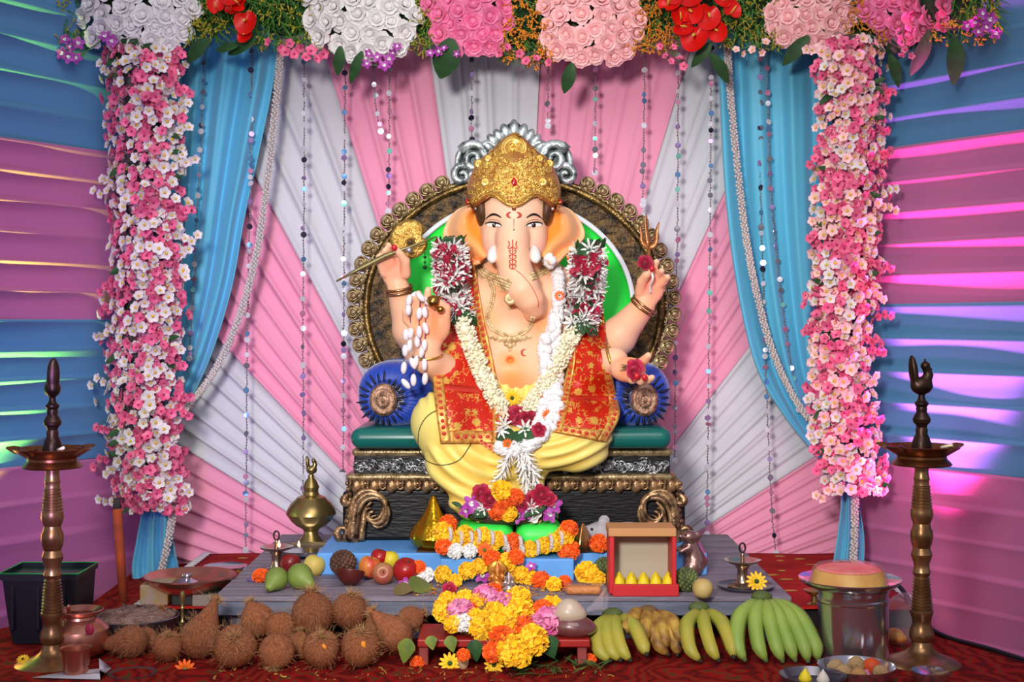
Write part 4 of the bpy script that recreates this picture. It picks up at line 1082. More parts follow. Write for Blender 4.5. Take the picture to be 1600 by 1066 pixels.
# ---------------------------------------------------------------- garland on the statue
gl = thing('flower_garland', W(803, 660, 3.68), 'long garland of roses and white blossoms hung round the neck of the statue', 'garland')
def rope_pts(path, n, lift): return [W(p[0], p[1], BODY.z(p[0], p[1], 3.86) - lift) for p in smooth_path([(a, b, 0) for a, b in path], n)]
def smoothz(q, it=8):
    q = [Vector(p) for p in q]
    for _ in range(it):
        r = [p.copy() for p in q]
        for i in range(1, len(q) - 1): r[i].y = min(q[i].y, .5 * q[i].y + .25 * (q[i - 1].y + q[i + 1].y))
        q = r
    return q
for path in ([(703, 384), (704, 420), (708, 455), (716, 492)], [(917, 390), (918, 430), (914, 470), (904, 508)]):
    q = smoothz(rope_pts(path, 24, .030))
    g = MB(); g.tube(q, .030, 10); g.build('garland_core', PM_LEAF, gl)
    for k in range(125):
        i = RV.uniform(0, 23); a = q[int(i)]; b = q[min(23, int(i) + 1)]; p = a.lerp(b, i % 1)
        an = RV.uniform(-2.1, 2.1); d = Vector((math.sin(an), -math.cos(an), RV.uniform(-.35, .35))).normalized()
        if k % 5 < 3: inst('white_flower', F_SPIKE, gl, ori(p + d * .028, rdir(d, .35), RV.uniform(0, 6), RV.uniform(1.15, 1.6)))
        else: inst('red_petal', F_REDP, gl, ori(p + d * .029, rdir(d, .4), RV.uniform(0, 6), RV.uniform(1.1, 1.6)))
    for e, sg in ((q[0], 1), (q[-1], -1)):
        for k in range(7):
            an = -1.5 + 3 * k / 6; d = Vector((math.sin(an), -math.cos(an), 0)); b = e + d * .022 + Vector((0, 0, -sg * .012))
            inst('leaf', L_DARK, gl, leafM(b, b + d * .018 + Vector((d.x * .015 + .012, 0, sg * .036)), .06, d, 1.5))
for path in ([(722, 500), (738, 545), (757, 590), (778, 630), (802, 662)], [(899, 512), (878, 555), (853, 600), (829, 635), (804, 662)]):
    q = smoothz(rope_pts(path, 40, .024), 14)
    g = MB(); g.tube(q, .018, 8); g.build('garland_core', PM_CREAM, gl)
    g = MB(); bud = [(0, -1), (.8, -.5), (1, 0), (.7, .6), (0, 1)]
    for k in range(620):
        i = RV.uniform(0, 38.99); p = q[int(i)].lerp(q[int(i) + 1], i % 1); T = (q[int(i) + 1] - q[int(i)]).normalized(); an = RV.uniform(0, 2 * PI)
        u = T.orthogonal().normalized(); v = T.cross(u); d = u * math.cos(an) + v * math.sin(an)
        if d.y > .5: continue
        g.lathe([(r * .0042, z * .008) for r, z in bud], 5, ori(p + d * .022, rdir(d + T * RV.uniform(-.5, .5), .3)))
    g.build('tuberose_buds', PM_CREAM, gl)['kind'] = 'stuff'
def zf(px, py, lift): return W(px, py, BODY.z(px, py, 3.75) - lift)
for (x, y, m, sc) in ((800, 622, F_DAISY, 1.0), (790, 652, F_RC, 1.15), (808, 650, F_RC, 1.2), (825, 656, F_RC, 1.1), (800, 664, F_RC, 1.0), (842, 672, F_RC, .8), (788, 664, F_SPIKE, 1.2), (820, 670, F_SPIKE, 1.3), (783, 672, F_SPIKE, 1.1)):
    inst('pendant_flower', m, gl, ori(zf(x, y, .05), (RV.uniform(-.3, .3), -1, RV.uniform(-.2, .3)), RV.uniform(0, 6), sc))
for (x0, y0, x1, y1) in ((800, 672, 778, 684), (806, 674, 812, 688), (800, 672, 790, 690), (812, 672, 830, 682), (822, 670, 842, 678)):
    inst('leaf', L_DARK, gl, leafM(zf(x0, y0, .045), zf(x1, y1, .05), .06, (0, -1, .2), 1.6))
for path in ([(803, 690), (795, 712), (786, 735), (776, 760), (770, 775)], [(806, 690), (812, 712), (818, 735), (822, 760), (826, 778)], [(808, 690), (822, 712), (832, 738), (840, 765)]):
    q = [zf(p[0], p[1], .02) for p in smooth_path([(a, b, 0) for a, b in path], 12)]
    for p0, p1 in zip(q, q[1:]):
        inst('white_flower', F_SPIKE, gl, ori(p0 + Vector((0, -.006, 0)), rdir((p1 - p0), .15), RV.uniform(0, 6), 1.2))
# fluffy white garland
wg = thing('cotton_garland', W(860, 690, 3.75), 'fluffy white cotton garland on the chest of the statue beside the flower rope', 'garland')
FLUFF = mat('white_cotton', '#efedf0', .9, bump=.6, bs=160)
q = smooth_path([(858, 408, 0), (872, 430, 0), (872, 470, 0), (866, 510, 0), (858, 545, 0), (862, 590, 0), (858, 630, 0), (850, 665, 0), (828, 692, 0), (800, 704, 0), (782, 700, 0)], 42)
g = MB()
for sg in range(9):
    pass
tuft = MB(); rr = random.Random(2)
for k in range(14):
    v = Vector((rr.gauss(0, 1), rr.gauss(0, 1), rr.gauss(0, 1))).normalized() * .010; tuft.ell(v, rr.uniform(.009, .014), 7, 5)
TUFT = tuft.mesh('cotton_tuft', FLUFF)
for k, p in enumerate(q):
    for s_ in ((-1, 1) if 14 < k < 36 else (0,)):
        inst('cotton_tuft', TUFT, wg, ori(zf(p[0] + s_ * 8, p[1], .016), rdir((0, -1, 0), .4), RV.uniform(0, 6), RV.uniform(.85, 1.15)))
for (x, y) in ((845, 622), (855, 648), (874, 462), (793, 694)): inst('orange_rosette', F_DAISO, wg, ori(zf(x, y, .038), (0, -1, .1), RV.uniform(0, 6), .62))
q = [(868, 590), (866, 610), (870, 635), (864, 655), (872, 570)]
for (x, y) in q: inst('cotton_tuft', TUFT, wg, ori(zf(x, y, .016), (0, -1, 0), 0, 1.1))

# ---------------------------------------------------------------- things in the hands
Zx = 3.885
ax = thing('ceremonial_axe', W(640, 440, Zx), 'gold disc-bladed axe with a thin shaft in the raised hand', 'axe')
g = MB(); c = W(640, 374, Zx + .03); u = S(Zx)
pts = []
def blade(a):
    r = 30 * u
    return r
rows = []
for a in np.linspace(0, 2 * PI, 60, endpoint=False):
    r = 30.5
    for (ca, cw_, dp) in ((.25, .38, 11), (-1.75, .0, 0)):
        if cw_: r -= dp * math.exp(-((math.atan2(math.sin(a - ca), math.cos(a - ca))) / cw_) ** 2)
    row = [c + Vector((u * r * f * math.cos(a), -.004 * math.sin(PI * f) - .003, u * r * f * math.sin(a))) for f in (.2, .4, .62, .82, 1.0)]
    rows.append([p + Vector((u * 3 * (1 - i / 4), 0, -u * 7 * (1 - i / 4))) for i, p in enumerate(row)])
g.grid(rows, cu=True); g.build('disc_blade', mat('axe_gold', '#d9b460', .35, .7, c2='#a67c34', vs=50, bump=.6, bs=120), ax, solid=.008)
g = MB(); g.tube([W(525, 440, 3.84), W(560, 421, 3.845), W(600, 401, 3.862), W(640, 386, 3.868), W(682, 370, 3.868)], [.0025, .006, .008, .0045, .002], 8); g.build('shaft', mat('aged_brass_shaft', '#8f8458', .4, .5, var=.3, vs=20), ax)
g = MB(); g.ell(W(639, 391, 3.86), (5 * u, .006, 4.5 * u), 10, 7); g.build('silver_stud', mat('stud_silver', '#b9b4c4', .25, .7), ax)
tr = thing('trident', W(1012, 480, 3.97), 'copper gold trident tip rising behind the open raised hand', 'trident')
M_TR = mat('trident_copper', '#b97a4c', .33, .7, bump=.3, bs=120)
g = MB(); g.tube([W(1010, 480, 3.97), W(1014, 385, 3.97)], .006, 8); g.build('shaft', M_TR, tr)
for pth in ([(1014, 388), (1012, 370), (1009, 350), (1010, 333)], [(1014, 388), (1004, 378), (1003, 366), (1000, 352)], [(1014, 388), (1024, 380), (1026, 362), (1030, 347)]):
    g = MB(); q = smooth_path([W(a, b, 3.97) for a, b in pth], 12); g.tube(q, [.008, .010, .0105, .010, .0095, .009, .008, .007, .006, .005, .0035, .001], 8, flat=.6); g.build('prong', M_TR, tr)
RF1 = None
for (x, y, Z, lb, sc) in ((1008, 411, 3.875, 'small red flower pinched in the raised right-hand fingers', .95), (992, 575, 3.69, 'red rose with green sprigs lying in the lower open palm', 1.0)):
    t = thing('red_flower', W(x, y + 8, Z), lb, 'flower'); RF1 = t if sc < 1 else RF1; inst('bloom', F_RC, t, ori(W(x, y, Z), (0, -1, .35), 1, sc))
    if sc == 1.0:
        inst('bloom', F_RC, t, ori(W(x - 1, y + 9, Z - .01), (.1, -1, .1), 2, .8))
    for k in range(7): inst('sprig', L_LONG, t, leafM(W(x, y, Z + .008), W(x + RV.choice([-1, 1]) * RV.uniform(12, 26), y + RV.uniform(-10, 4), Z + .01), .10, (0, -1, .5), .35))
g = MB(); g.tube(smooth_path([W(1018, 424, 3.87), W(1020, 435, 3.865), W(1016, 447, 3.89), W(1017, 458, 3.905)], 12), .0035, 8)
g.build('white_stem', PM_WHITE, RF1)
bs_ = thing('white_bead_string', W(650, 605, 3.70), 'strings of long white beads draped over the front hand on the left', 'bead string')
BEADW = mat('white_bead', '#ece4ec', .35, spec=.5)
bl = [(639, 470, .2), (647, 462, .9), (657, 464, -.7), (638, 484, 0), (665, 470, -.8), (655, 490, .1), (664, 488, -.1), (655, 519, 0), (665, 513, -.3), (642, 520, .1), (634, 523, 0), (640, 540, .1), (633, 548, 0), (663, 540, .1), (659, 550, .2), (645, 568, -.4), (650, 565, .2), (663, 570, 0), (631, 575, .1), (664, 592, .1), (646, 594, 0), (634, 600, -.7), (652, 534, 0)]
gs = MB()
for (x, y, r) in bl:
    Z = BODY.z(x, y, 3.74); Z = min(Z if Z < 3.9 else 3.75, 3.75) - .012
    g = MB(); g.ell((0, 0, 0), (.0088, .0088, .0175), 10, 8); M = Matrix.Translation(W(x, y, Z)) @ Matrix.Rotation(r, 4, 'Y'); 
    o = inst('bead', bpy.data.meshes.get('long_bead') or g.mesh('long_bead', BEADW), bs_, M)
for pth in ([(647, 462), (640, 480), (642, 520), (633, 548), (631, 575), (634, 600)], [(657, 464), (655, 490), (655, 519), (659, 550), (650, 565), (646, 594)], [(665, 470), (664, 488), (665, 513), (663, 540), (663, 570), (664, 592)]):
    g = MB(); g.tube(smooth_path([W(x, y, min(min(BODY.z(x, y, 3.74), 3.9 if BODY.z(x, y, 3.74) < 3.9 else 3.75), 3.75) - .010) for x, y in pth], 30), .0012, 5); g.build('thread', mat('violet_thread', '#6b3a6a', .8), bs_)
mo = thing('gold_modak', W(676, 480, 3.72), 'small shiny golden sweet between the thumb and bundle of roses', 'ornament')
g = MB(); g.lathe([(0, -.02), (.016, -.018), (.020, -.006), (.016, .006), (.007, .014), (0, .022)], 20, Matrix.Translation(W(679, 470, 3.705)) @ Matrix.Rotation(.9, 4, 'Y'), rfun=lambda a, r, z: 1 + .05 * math.sin(a * 9)); g.build('sweet_body', mat('shiny_gold', '#b9873f', .16, .95), mo)
g = MB(); g.ell(W(688, 484, 3.70), (.012, .010, .010), 12, 8); g.build('sweet_side', mat('shiny_gold', '#b9873f', .16, .95), mo)
# ---------------------------------------------------------------- flower pillars
def pillar(cxs, Z, w, y0, y1, kinds, label, nbig=298, nsm=1300, seed=1):
    rr = random.Random(seed)
    t = thing('flower_pillar', W(cxs[-1][0], y1, Z), label, 'flower pillar')
    def cx(y): return np.interp(y, [c[1] for c in cxs], [c[0] for c in cxs])
    g = MB(); q = [W(cx(y), y, Z) for y in np.linspace(y0, y1 - 20, 24)]
    g.tube(q, [.072] * 20 + [.07, .06, .05, .03], 10, flat=.7); g.build('foliage_core', mat('dark_pillar_core', '#1e2a1c', .9, c2='#5b4a56', vs=40), t)
    n = 0; tries = 0; pts = []
    while n < nbig and tries < 20000:
        tries += 1
        y = rr.uniform(y0, y1); u = rr.uniform(-1.12, 1.12)
        taper = 1 if y < y1 - 60 else .75 + .25 * (y1 - y) / 60
        px = cx(y) + u * w * taper * (1 + .16 * math.sin(y * .06 + seed) * math.sin(y * .023)) + rr.gauss(0, 3)
        if any((px - a) ** 2 + (y - b) ** 2 < 135 for a, b in pts[-400:]): continue
        pts.append((px, y)); n += 1
        dz = .085 * math.sqrt(max(0, 1 - min(1, u * u)))
        d = Vector((u * .9, -1 + .4 * abs(u), rr.uniform(-.4, .5)))
        k = rr.choices(range(len(kinds)), [c[1] for c in kinds])[0]
        # flowers come in sprigs of one colour
        k = int((math.sin(px * .05 + y * .021 + seed) * math.cos(y * .045 - px * .02) * .5 + .5 + rr.uniform(-.25, .25)) * len(kinds)); k = max(0, min(len(kinds) - 1, k))
        m, _, nm = kinds[k]
        v = d.normalized() + Vector((rr.gauss(0, .25), rr.gauss(0, .1), rr.gauss(0, .25)))
        inst(nm, m, t, ori(W(px, y, Z - dz - rr.uniform(-.01, .04)), v, rr.uniform(0, 6), rr.uniform(.95, 1.3)))
    # smaller blooms and buds deeper in, joined
    for ki, (m, _, nm) in enumerate(kinds):
        g = MB(); src = [v.co.copy() for v in m.vertices]; fs = [tuple(p.vertices) for p in m.polygons]; mi = [p.material_index for p in m.polygons]
        for k in range(nsm // len(kinds)):
            y = rr.uniform(y0, y1); u = rr.uniform(-1.0, 1.0); px = cx(y) + u * w + rr.gauss(0, 5)
            dz = .070 * math.sqrt(max(0, 1 - u * u))
            M = ori(W(px, y, Z - dz + rr.uniform(-.005, .02)), Vector((u, -1, rr.uniform(-.5, .5))), rr.uniform(0, 6), rr.uniform(.8, 1.05))
            base = len(g.v); g.v += [tuple(M @ c) for c in src]; g.f += [tuple(i + base for i in f) for f in fs]; g.mi += mi
        g.build('inner_blossoms', list(m.materials), t)['kind'] = 'stuff'
    for k in range(16):
        y = rr.uniform(y0, y1); s = rr.choice([-1, 1]); p = W(cx(y) + s * w * .7, y, Z - .05)
        inst('leaf', L_DARK, t, leafM(p, p + Vector((s * .035, -.02, rr.uniform(-.03, .03))), .06, (0, -1, .4), 1.0))
    # stray sprigs standing out sideways
    for k in range(26):
        y = y0 + (y1 - y0) * (k + .5) / 26 + rr.uniform(-12, 12); s = rr.choice([-1, 1]); ex = rr.uniform(4, 28)
        p0 = W(cx(y) + s * w * .8, y, Z - .03); p1 = W(cx(y) + s * (w + ex), y + rr.uniform(-12, 12), Z - .05)
        g = MB(); g.tube([p0, p0.lerp(p1, .5) + Vector((0, 0, .004)), p1], .0018, 5); sp = g.build('sprig', mat('twig_green', '#4a5a30', .8), t)
        m = kinds[rr.randrange(len(kinds))]
        for j in range(3): inst(m[2], m[0], sp, ori(p0.lerp(p1, .45 + .28 * j) + Vector((0, -.008, rr.uniform(-.012, .012))), Vector((s * .6, -1, rr.uniform(-.4, .4))), rr.uniform(0, 6), .95))
    return t
pillar([(222, 80), (228, 250), (232, 400), (222, 560), (226, 700), (240, 800)], 4.20, 54, 74, 800, [(F_PINK, 1, 'pink_blossom'), (F_WHT, 1, 'white_blossom'), (F_PINK, 1, 'pink_blossom'), (F_WHT, 1, 'white_blossom')], 'pillar of pink and white blossoms by the left wall', seed=1)
pillar([(1330, 60), (1330, 250), (1322, 400), (1312, 560), (1326, 700), (1345, 775)], 4.18, 46, 60, 770, [(F_PINK, 1, 'pink_blossom'), (F_BLUSH, 1, 'blush_blossom'), (F_PINK, 1, 'pink_blossom'), (F_WHT, .6, 'white_blossom'), (F_BLUSH, 1, 'blush_blossom')], 'pillar of pink and blush blossoms by the right wall', seed=2)

# white bead ropes edging the curtains
PEARL = mat('pearl_bead', '#d6cdc9', .4)
def bead_rope(path, label, Z=4.33, w=.0095, n=None):
    q = smooth_path([tuple(W(a, b, c)) for a, b, c in path], 400); L = sum(np.linalg.norm(q[i + 1] - q[i]) for i in range(399))
    t = thing('bead_rope', Vector(q[-1]), label, 'bead rope')
    g = MB(); g.tube([Vector(p) for p in q[::8]], w * .8, 6); g.build('cord', mat('rope_cord', '#a59c9c', .8), t)
    g = MB(); N = int(L / .0042 * 2.6); rr = random.Random(4)
    for k in range(N):
        s = k / N * 398.9; p = Vector(q[int(s)] * (1 - s % 1) + q[int(s) + 1] * (s % 1)); a = k * 2.399 + rr.uniform(-.3, .3)
        d = Vector((math.cos(a), math.sin(a) * .8, rr.uniform(-.15, .15)))
        if d.y > .35: continue
        g.ell(p + d * w, .0046, 5, 4)
    g.build('beads', PEARL, t)['kind'] = 'stuff'
bead_rope([(440, 60, 4.32), (433, 140, 4.32), (418, 280, 4.32), (400, 400, 4.32), (372, 500, 4.32), (335, 580, 4.32), (290, 640, 4.26)], 'white bead rope edging the left curtain')
bead_rope([(272, 790, 4.17), (264, 840, 4.17), (252, 895, 4.17)], 'short white bead rope on the tail of the left curtain')
bead_rope([(1136, 70, 4.32), (1144, 180, 4.32), (1160, 330, 4.32), (1176, 430, 4.32), (1204, 540, 4.32), (1240, 620, 4.32), (1290, 690, 4.24)], 'white bead rope edging the right curtain')
bead_rope([(1336, 770, 4.15), (1335, 830, 4.15), (1333, 885, 4.15)], 'short white bead rope on the tail of the right curtain')

# ---------------------------------------------------------------- sequin strings
SQ = [mat('sequin_pearl', '#e8e6f2', .12, .3, rnd=.1), mat('sequin_lilac', '#b79ad6', .15, .5), mat('sequin_blue', '#6f9fd0', .15, .5), mat('sequin_pink', '#e69ac0', .15, .5), mat('sequin_dark', '#39364c', .15, .6), mat('sequin_mint', '#8fe0cf', .15, .4), mat('sequin_grey', '#8f8f9c', .2, .5)]
SQM = []
for m in SQ:
    g = MB(); g.lathe([(0, .0012), (.0090, .0010), (.0096, 0), (.0090, -.001), (0, -.0012)], 10); SQM.append(g.mesh('sequin', m, False))
def sequins(path, label, seed, Z=4.36):
    rr = random.Random(seed); q = smooth_path([(a, b, 0) for a, b in path], 60)
    pts = [W(p[0], p[1], Z) for p in q]; L = [0]
    for a, b in zip(pts, pts[1:]): L.append(L[-1] + (b - a).length)
    t = thing('sequin_string', pts[-1], label, 'sequin string')
    def at(s):
        i = min(max(np.searchsorted(L, s) - 1, 0), len(pts) - 2); return pts[i].lerp(pts[i + 1], (s - L[i]) / max(L[i + 1] - L[i], 1e-6))
    g = MB(); g.tube(pts, .0011, 5); th_ = g.build('thread', mat('silver_thread', '#9d8f86', .5, .3), t)
    g = MB(); s = .01
    while s < L[-1]:                                      # seed beads on the thread
        g.ell(at(s) + Vector((rr.gauss(0, .001), 0, 0)), (.0028, .0028, .0040), 5, 4); s += .0095
    g.build('seed_beads', mat('seed_bead', '#a28f8c', .3, .4, c2='#6c6470', vs=90), th_)['kind'] = 'stuff'
    s = rr.uniform(.01, .05)
    while s < L[-1]:
        p = at(s); i = rr.choices(range(7), [4, 2, 2, 2, 2, 1, 2])[0]
        inst('sequin', SQM[i], t, ori(p + Vector((rr.gauss(0, .0012), -.003, 0)), (rr.gauss(0, .35), -1, rr.gauss(0, .25)), rr.uniform(0, 3), rr.uniform(.85, 1.1)))
        s += rr.choice([.020, .035, .048, .06, .08])
    inst('sequin', SQM[0], t, ori(pts[-1] + Vector((0, -.003, 0)), (rr.gauss(0, .1), -1, 0), 0, 1.15))
order = ['first', 'second', 'third', 'fourth', 'fifth', 'sixth', 'seventh', 'eighth', 'ninth', 'tenth', 'eleventh', 'twelfth', 'thirteenth', 'fourteenth']
SPATHS = [[(320, 70), (318, 110), (312, 250), (308, 330), (302, 450), (296, 560)], [(393, 70), (392, 270), (388, 410), (386, 560), (385, 700), (384, 860)], [(475, 80), (475, 300), (473, 500), (474, 640), (473, 800)], [(540, 80), (538, 300), (537, 500), (536, 740)],
          [(583, 80), (586, 150), (595, 205)], [(609, 80), (608, 200), (607, 330)], [(738, 70), (737, 150), (737, 235)], [(858, 90), (856, 150), (856, 197)], [(930, 80), (930, 180), (929, 270)], [(1009, 80), (1006, 200), (1004, 320)],
          [(1060, 80), (1059, 300), (1056, 500), (1054, 720)], [(1112, 80), (1110, 300), (1108, 500), (1106, 700), (1104, 835)], [(1188, 80), (1189, 300), (1193, 470), (1198, 620), (1205, 780), (1212, 865)], [(1198, 80), (1202, 250), (1212, 380), (1228, 520), (1248, 640)]]
nL = len(SPATHS)
for k, pth in enumerate(SPATHS):
    side = 'left' if k < 7 else 'right'; idx = order[k] if k < 7 else order[nL - 1 - k]
    pth = [(pth[0][0], -4)] + pth[1:]
    sequins(pth, 'thin hanging string of sequins, %s from the %s in the row of strings' % (idx, side), 40 + k)

# ---------------------------------------------------------------- flower arrangement along the top
ZT = 4.22
def WT(px, py, Z): return W(px, py, Z - .0021 * max(0, px - 1392) - .0016 * max(0, 125 - px))
def bunch(name, label, m, part, x0, x1, y0, y1, n, sc=1.0, seed=0, leafn=6, sag=.0):
    rr = random.Random(seed + 100); t = thing(name, WT((x0 + x1) / 2, y1, ZT), label, 'flower bunch')
    g = MB(); c = WT((x0 + x1) / 2, (y0 + y1) / 2 - 6, ZT + .03); u = S(ZT)
    g.ell(c, ((x1 - x0) / 2 * u * .92, .05, (y1 - y0) / 2 * u * .92), 16, 10); g.build('foliage_core', PM_LEAF, t)
    pts = []; tries = 0
    while len(pts) < n and tries < 6000:
        tries += 1; x, y = rr.uniform(x0, x1), rr.uniform(y0, y1)
        ux, uy = (x - (x0 + x1) / 2) / ((x1 - x0) / 2), (y - (y0 + y1) / 2) / ((y1 - y0) / 2)
        if abs(ux) ** 2.6 + max(0, uy) ** 2.6 > 1.0: continue
        md = 21 * sc
        if any((x - a) ** 2 + (y - b) ** 2 < md * md for a, b in pts): continue
        pts.append((x, y)); dz = .075 * math.sqrt(max(0, 1 - .8 * min(1, ux * ux * .6 + uy * uy * .5)))
        inst(part, m, t, ori(WT(x, y, ZT - dz + rr.uniform(-.006, .006)), (ux * .6, -1, -uy * .55 + rr.uniform(-.15, .15)), rr.uniform(0, 6), sc * rr.uniform(1.3, 1.55)))
    for k in range(leafn):
        x = rr.uniform(x0, x1); y = rr.uniform(y0, y1); p = WT(x, y, ZT - .04)
        inst('leaf', L_DARK, t, leafM(p, p + Vector((rr.uniform(-.04, .04), -.02, rr.uniform(-.03, .02))), .06, (0, -1, .3)))
    return t
bunch('white_rose_bunch', 'bunch of white roses at the far left of the top arrangement', F_RW, 'white_rose', 128, 300, -40, 80, 60, 1.0, 1)
bunch('white_rose_bunch', 'bunch of white roses left of the hot pink roses', F_RW, 'white_rose', 486, 652, -40, 82, 60, 1.0, 2)
bunch('pink_rose_bunch', 'bunch of hot pink roses next to the white roses at the top', F_RH, 'pink_rose', 672, 790, -40, 78, 46, 1.0, 3)
bunch('pale_pink_rose_bunch', 'wide bunch of pale pink roses above the statue', F_RP, 'pale_pink_rose', 846, 998, -40, 92, 62, .95, 4)
bunch('pale_pink_rose_bunch', 'bunch of pale pink roses above the right curtain', F_RP, 'pale_pink_rose', 1206, 1330, -40, 68, 44, .95, 5)
bunch('pink_rose_bunch', 'bunch of hot pink roses near the right end of the top arrangement', F_RH, 'pink_rose', 1350, 1478, -40, 54, 36, 1.0, 6)
# fillers: needle greenery dotted with tiny flowers
def filler(x0, x1, y1, dot, label, seed, needles=170, dots=150, y0=-40):
    needles = int(needles * 2.2); dots = int(dots * (.55 if dot is PM_BYEL else .9))
    rr = random.Random(seed + 300); t = thing('filler_greenery', WT((x0 + x1) / 2, y1, ZT), label, 'greenery')
    g = MB(); u = S(ZT); g.ell(WT((x0 + x1) / 2, (y0 + y1) / 2 - 14, ZT + .035), ((x1 - x0) / 2 * u, .045, (y1 - y0) / 2 * u * .9), 14, 10); g.build('foliage_core', mat('deep_foliage', '#132a13', .9, c2='#1d3d1a', vs=40), t)
    g = MB()
    for k in range(needles):
        x, y = rr.uniform(x0, x1), rr.uniform(y0, y1 - 12); p = WT(x, y, ZT - rr.uniform(0, .05)); d = Vector((rr.gauss(0, .03), -.018, rr.uniform(-.055, .0)))
        w = Vector((.0028, 0, .001)); g.add([p - w, p + w, p + d * .6 + w * .9, p + d], [(0, 1, 2, 3)])
    g.build('needles', mat('needle_green', '#2c5f22', .6, c2='#4a7a24', vs=30), t)['kind'] = 'stuff'
    g = MB()
    for k in range(dots):
        x, y = rr.uniform(x0, x1), rr.uniform(y0, y1); p = WT(x, y, ZT - .03 - rr.uniform(.0, .04))
        for j in range(3):
            d = Vector((rr.gauss(0, .006), -.005, rr.gauss(-.003, .007))); g.tube([p, p + d, p + d * 1.5], [.0010, .0022, .0030], 4)
    g.build('tiny_flowers', dot, t)['kind'] = 'stuff'
    return t
filler(92, 136, 84, PM_BYEL, 'dark greenery with yellow specks at the left end of the top', 1, 90, 60)
filler(285, 345, 70, PM_BYEL, 'dark needle greenery between white roses and red lilies on the left', 2)
filler(395, 500, 78, PM_BYEL, 'dark needle greenery between the red lilies and the second white bunch', 3, 260, 120)
filler(640, 690, 80, PM_BYEL, 'yellow-green filler between white and hot pink roses', 4, 120, 130)
filler(780, 862, 104, PM_BORG, 'orange-flowered filler left of the wide pale pink bunch', 5, 120, 210)
filler(982, 1056, 80, PM_BORG, 'orange-flowered filler right of the wide pale pink bunch', 6, 110, 200)
filler(1128, 1218, 78, PM_BYEL, 'yellow-green filler right of the red spathes', 7, 180, 170)
filler(1305, 1385, 72, PM_BORG, 'orange-flowered filler above the right flower pillar', 8, 110, 200)
filler(1440, 1562, 66, PM_BYEL, 'loose yellow-green filler at the right end of the top', 9, 170, 200)
filler(332, 400, 60, PM_BYEL, 'dark greenery behind the red lilies', 10, 150, 40)
filler(1048, 1140, 58, PM_BYEL, 'dark greenery behind the red spathes', 11, 150, 40)
# red spathes
g = MB(); rows = []
for a in np.linspace(0, 2 * PI, 28, endpoint=False):
    r = 1 + .18 * math.cos(a) - .32 * math.exp(-((math.atan2(math.sin(a - PI), math.cos(a - PI))) / .45) ** 2)
    rows.append([Vector((.028 * r * f * math.cos(a), .024 * r * f * math.sin(a), .010 * f * f * (1 + .4 * math.sin(2 * a)))) for f in (.02, .35, .7, 1.0)])
g.grid(rows, cu=True); g.tube([(-.004, 0, .002), (.002, 0, .014), (.010, 0, .024)], [.0028, .0026, .0014], 6, mi=1)
F_ANTH = g.mesh('red_spathe', [PM_RED, PM_YC])
def spathes(lst, label):
    t = thing('red_spathe_bunch', WT(lst[0][0], 75, ZT), label, 'flower bunch')
    for (x, y, s, sp) in lst: inst('red_spathe', F_ANTH, t, ori(WT(x, y, ZT - .10), (RV.uniform(-.35, .35), -1, RV.uniform(.0, .5)), sp, s * 1.3))
spathes([(338, 12, .8, 2), (368, -4, 1.0, 4), (385, 34, 1.15, 5), (362, 16, .7, 1), (384, 56, .75, 4.5), (372, 8, .9, 3)], 'red lilies among dark greenery at the upper left')
spathes([(1045, 8, 1.1, 1), (1062, 30, .9, 2), (1082, -6, 1.1, 4), (1078, 18, 1.1, 5.5), (1106, 24, 1.2, 4.6), (1086, 58, 1.35, 4.7), (1118, 48, 1.0, 5.4), (1142, 20, .9, 1), (1072, 44, .9, 3.4), (1112, -12, 1.1, 2), (1052, -12, 1.0, 5), (1132, 2, .8, 3)], 'red spathe flowers right of the statue at the top')
# hanging leaves
HL = [((328, 60), (285, 94), 1.0, 'dark pointed leaf hanging left of the red lilies'), ((372, 72), (332, 74), .9, 'short leaf lying below the red lilies'), ((400, 60), (350, 80), 1.0, 'curved leaf below the red lilies'),
      ((215, 62), (160, 90), 1.0, 'long curved leaf over the top of the left pillar, upper one'), ((243, 70), (190, 105), 1.0, 'long curved leaf over the top of the left pillar, lower one'),
      ((532, 72), (527, 118), .9, 'upright green leaf under the second white bunch'), ((566, 80), (545, 130), .7, 'narrow green leaf beside the upright leaf under the second white bunch'), ((706, 60), (688, 122), 1.5, 'broad glossy leaf hanging under the hot pink roses'),
      ((894, 98), (883, 146), 1.0, 'short leaf hanging under the wide pale pink bunch'), ((1112, 66), (1080, 104), .8, 'dark leaf curling left under the red spathes'), ((1108, 84), (1146, 126), .9, 'dark leaf pointing right under the red spathes'),
      ((1264, 56), (1224, 100), .9, 'leaf hanging under the pale pink bunch at the right curtain'), ((1410, 50), (1388, 92), 1.1, 'leaf hanging by the right pillar top'), ((1390, 85), (1410, 130), .9, 'leaf tip bent right beside the right pillar top'),
      ((1452, 46), (1430, 124), .7, 'narrow long leaf hanging right of the right pillar'), ((1490, 58), (1500, 128), 1.0, 'last broad leaf hanging at the right end of the top')]
for (a, b, wd, lb) in HL:
    tag(inst('hanging_leaf', L_LONG, None, leafM(WT(a[0], a[1], ZT - .085), WT(b[0], b[1], ZT - .07), .10, (.15, -1, .25), wd * 1.75)), lb, 'leaf')
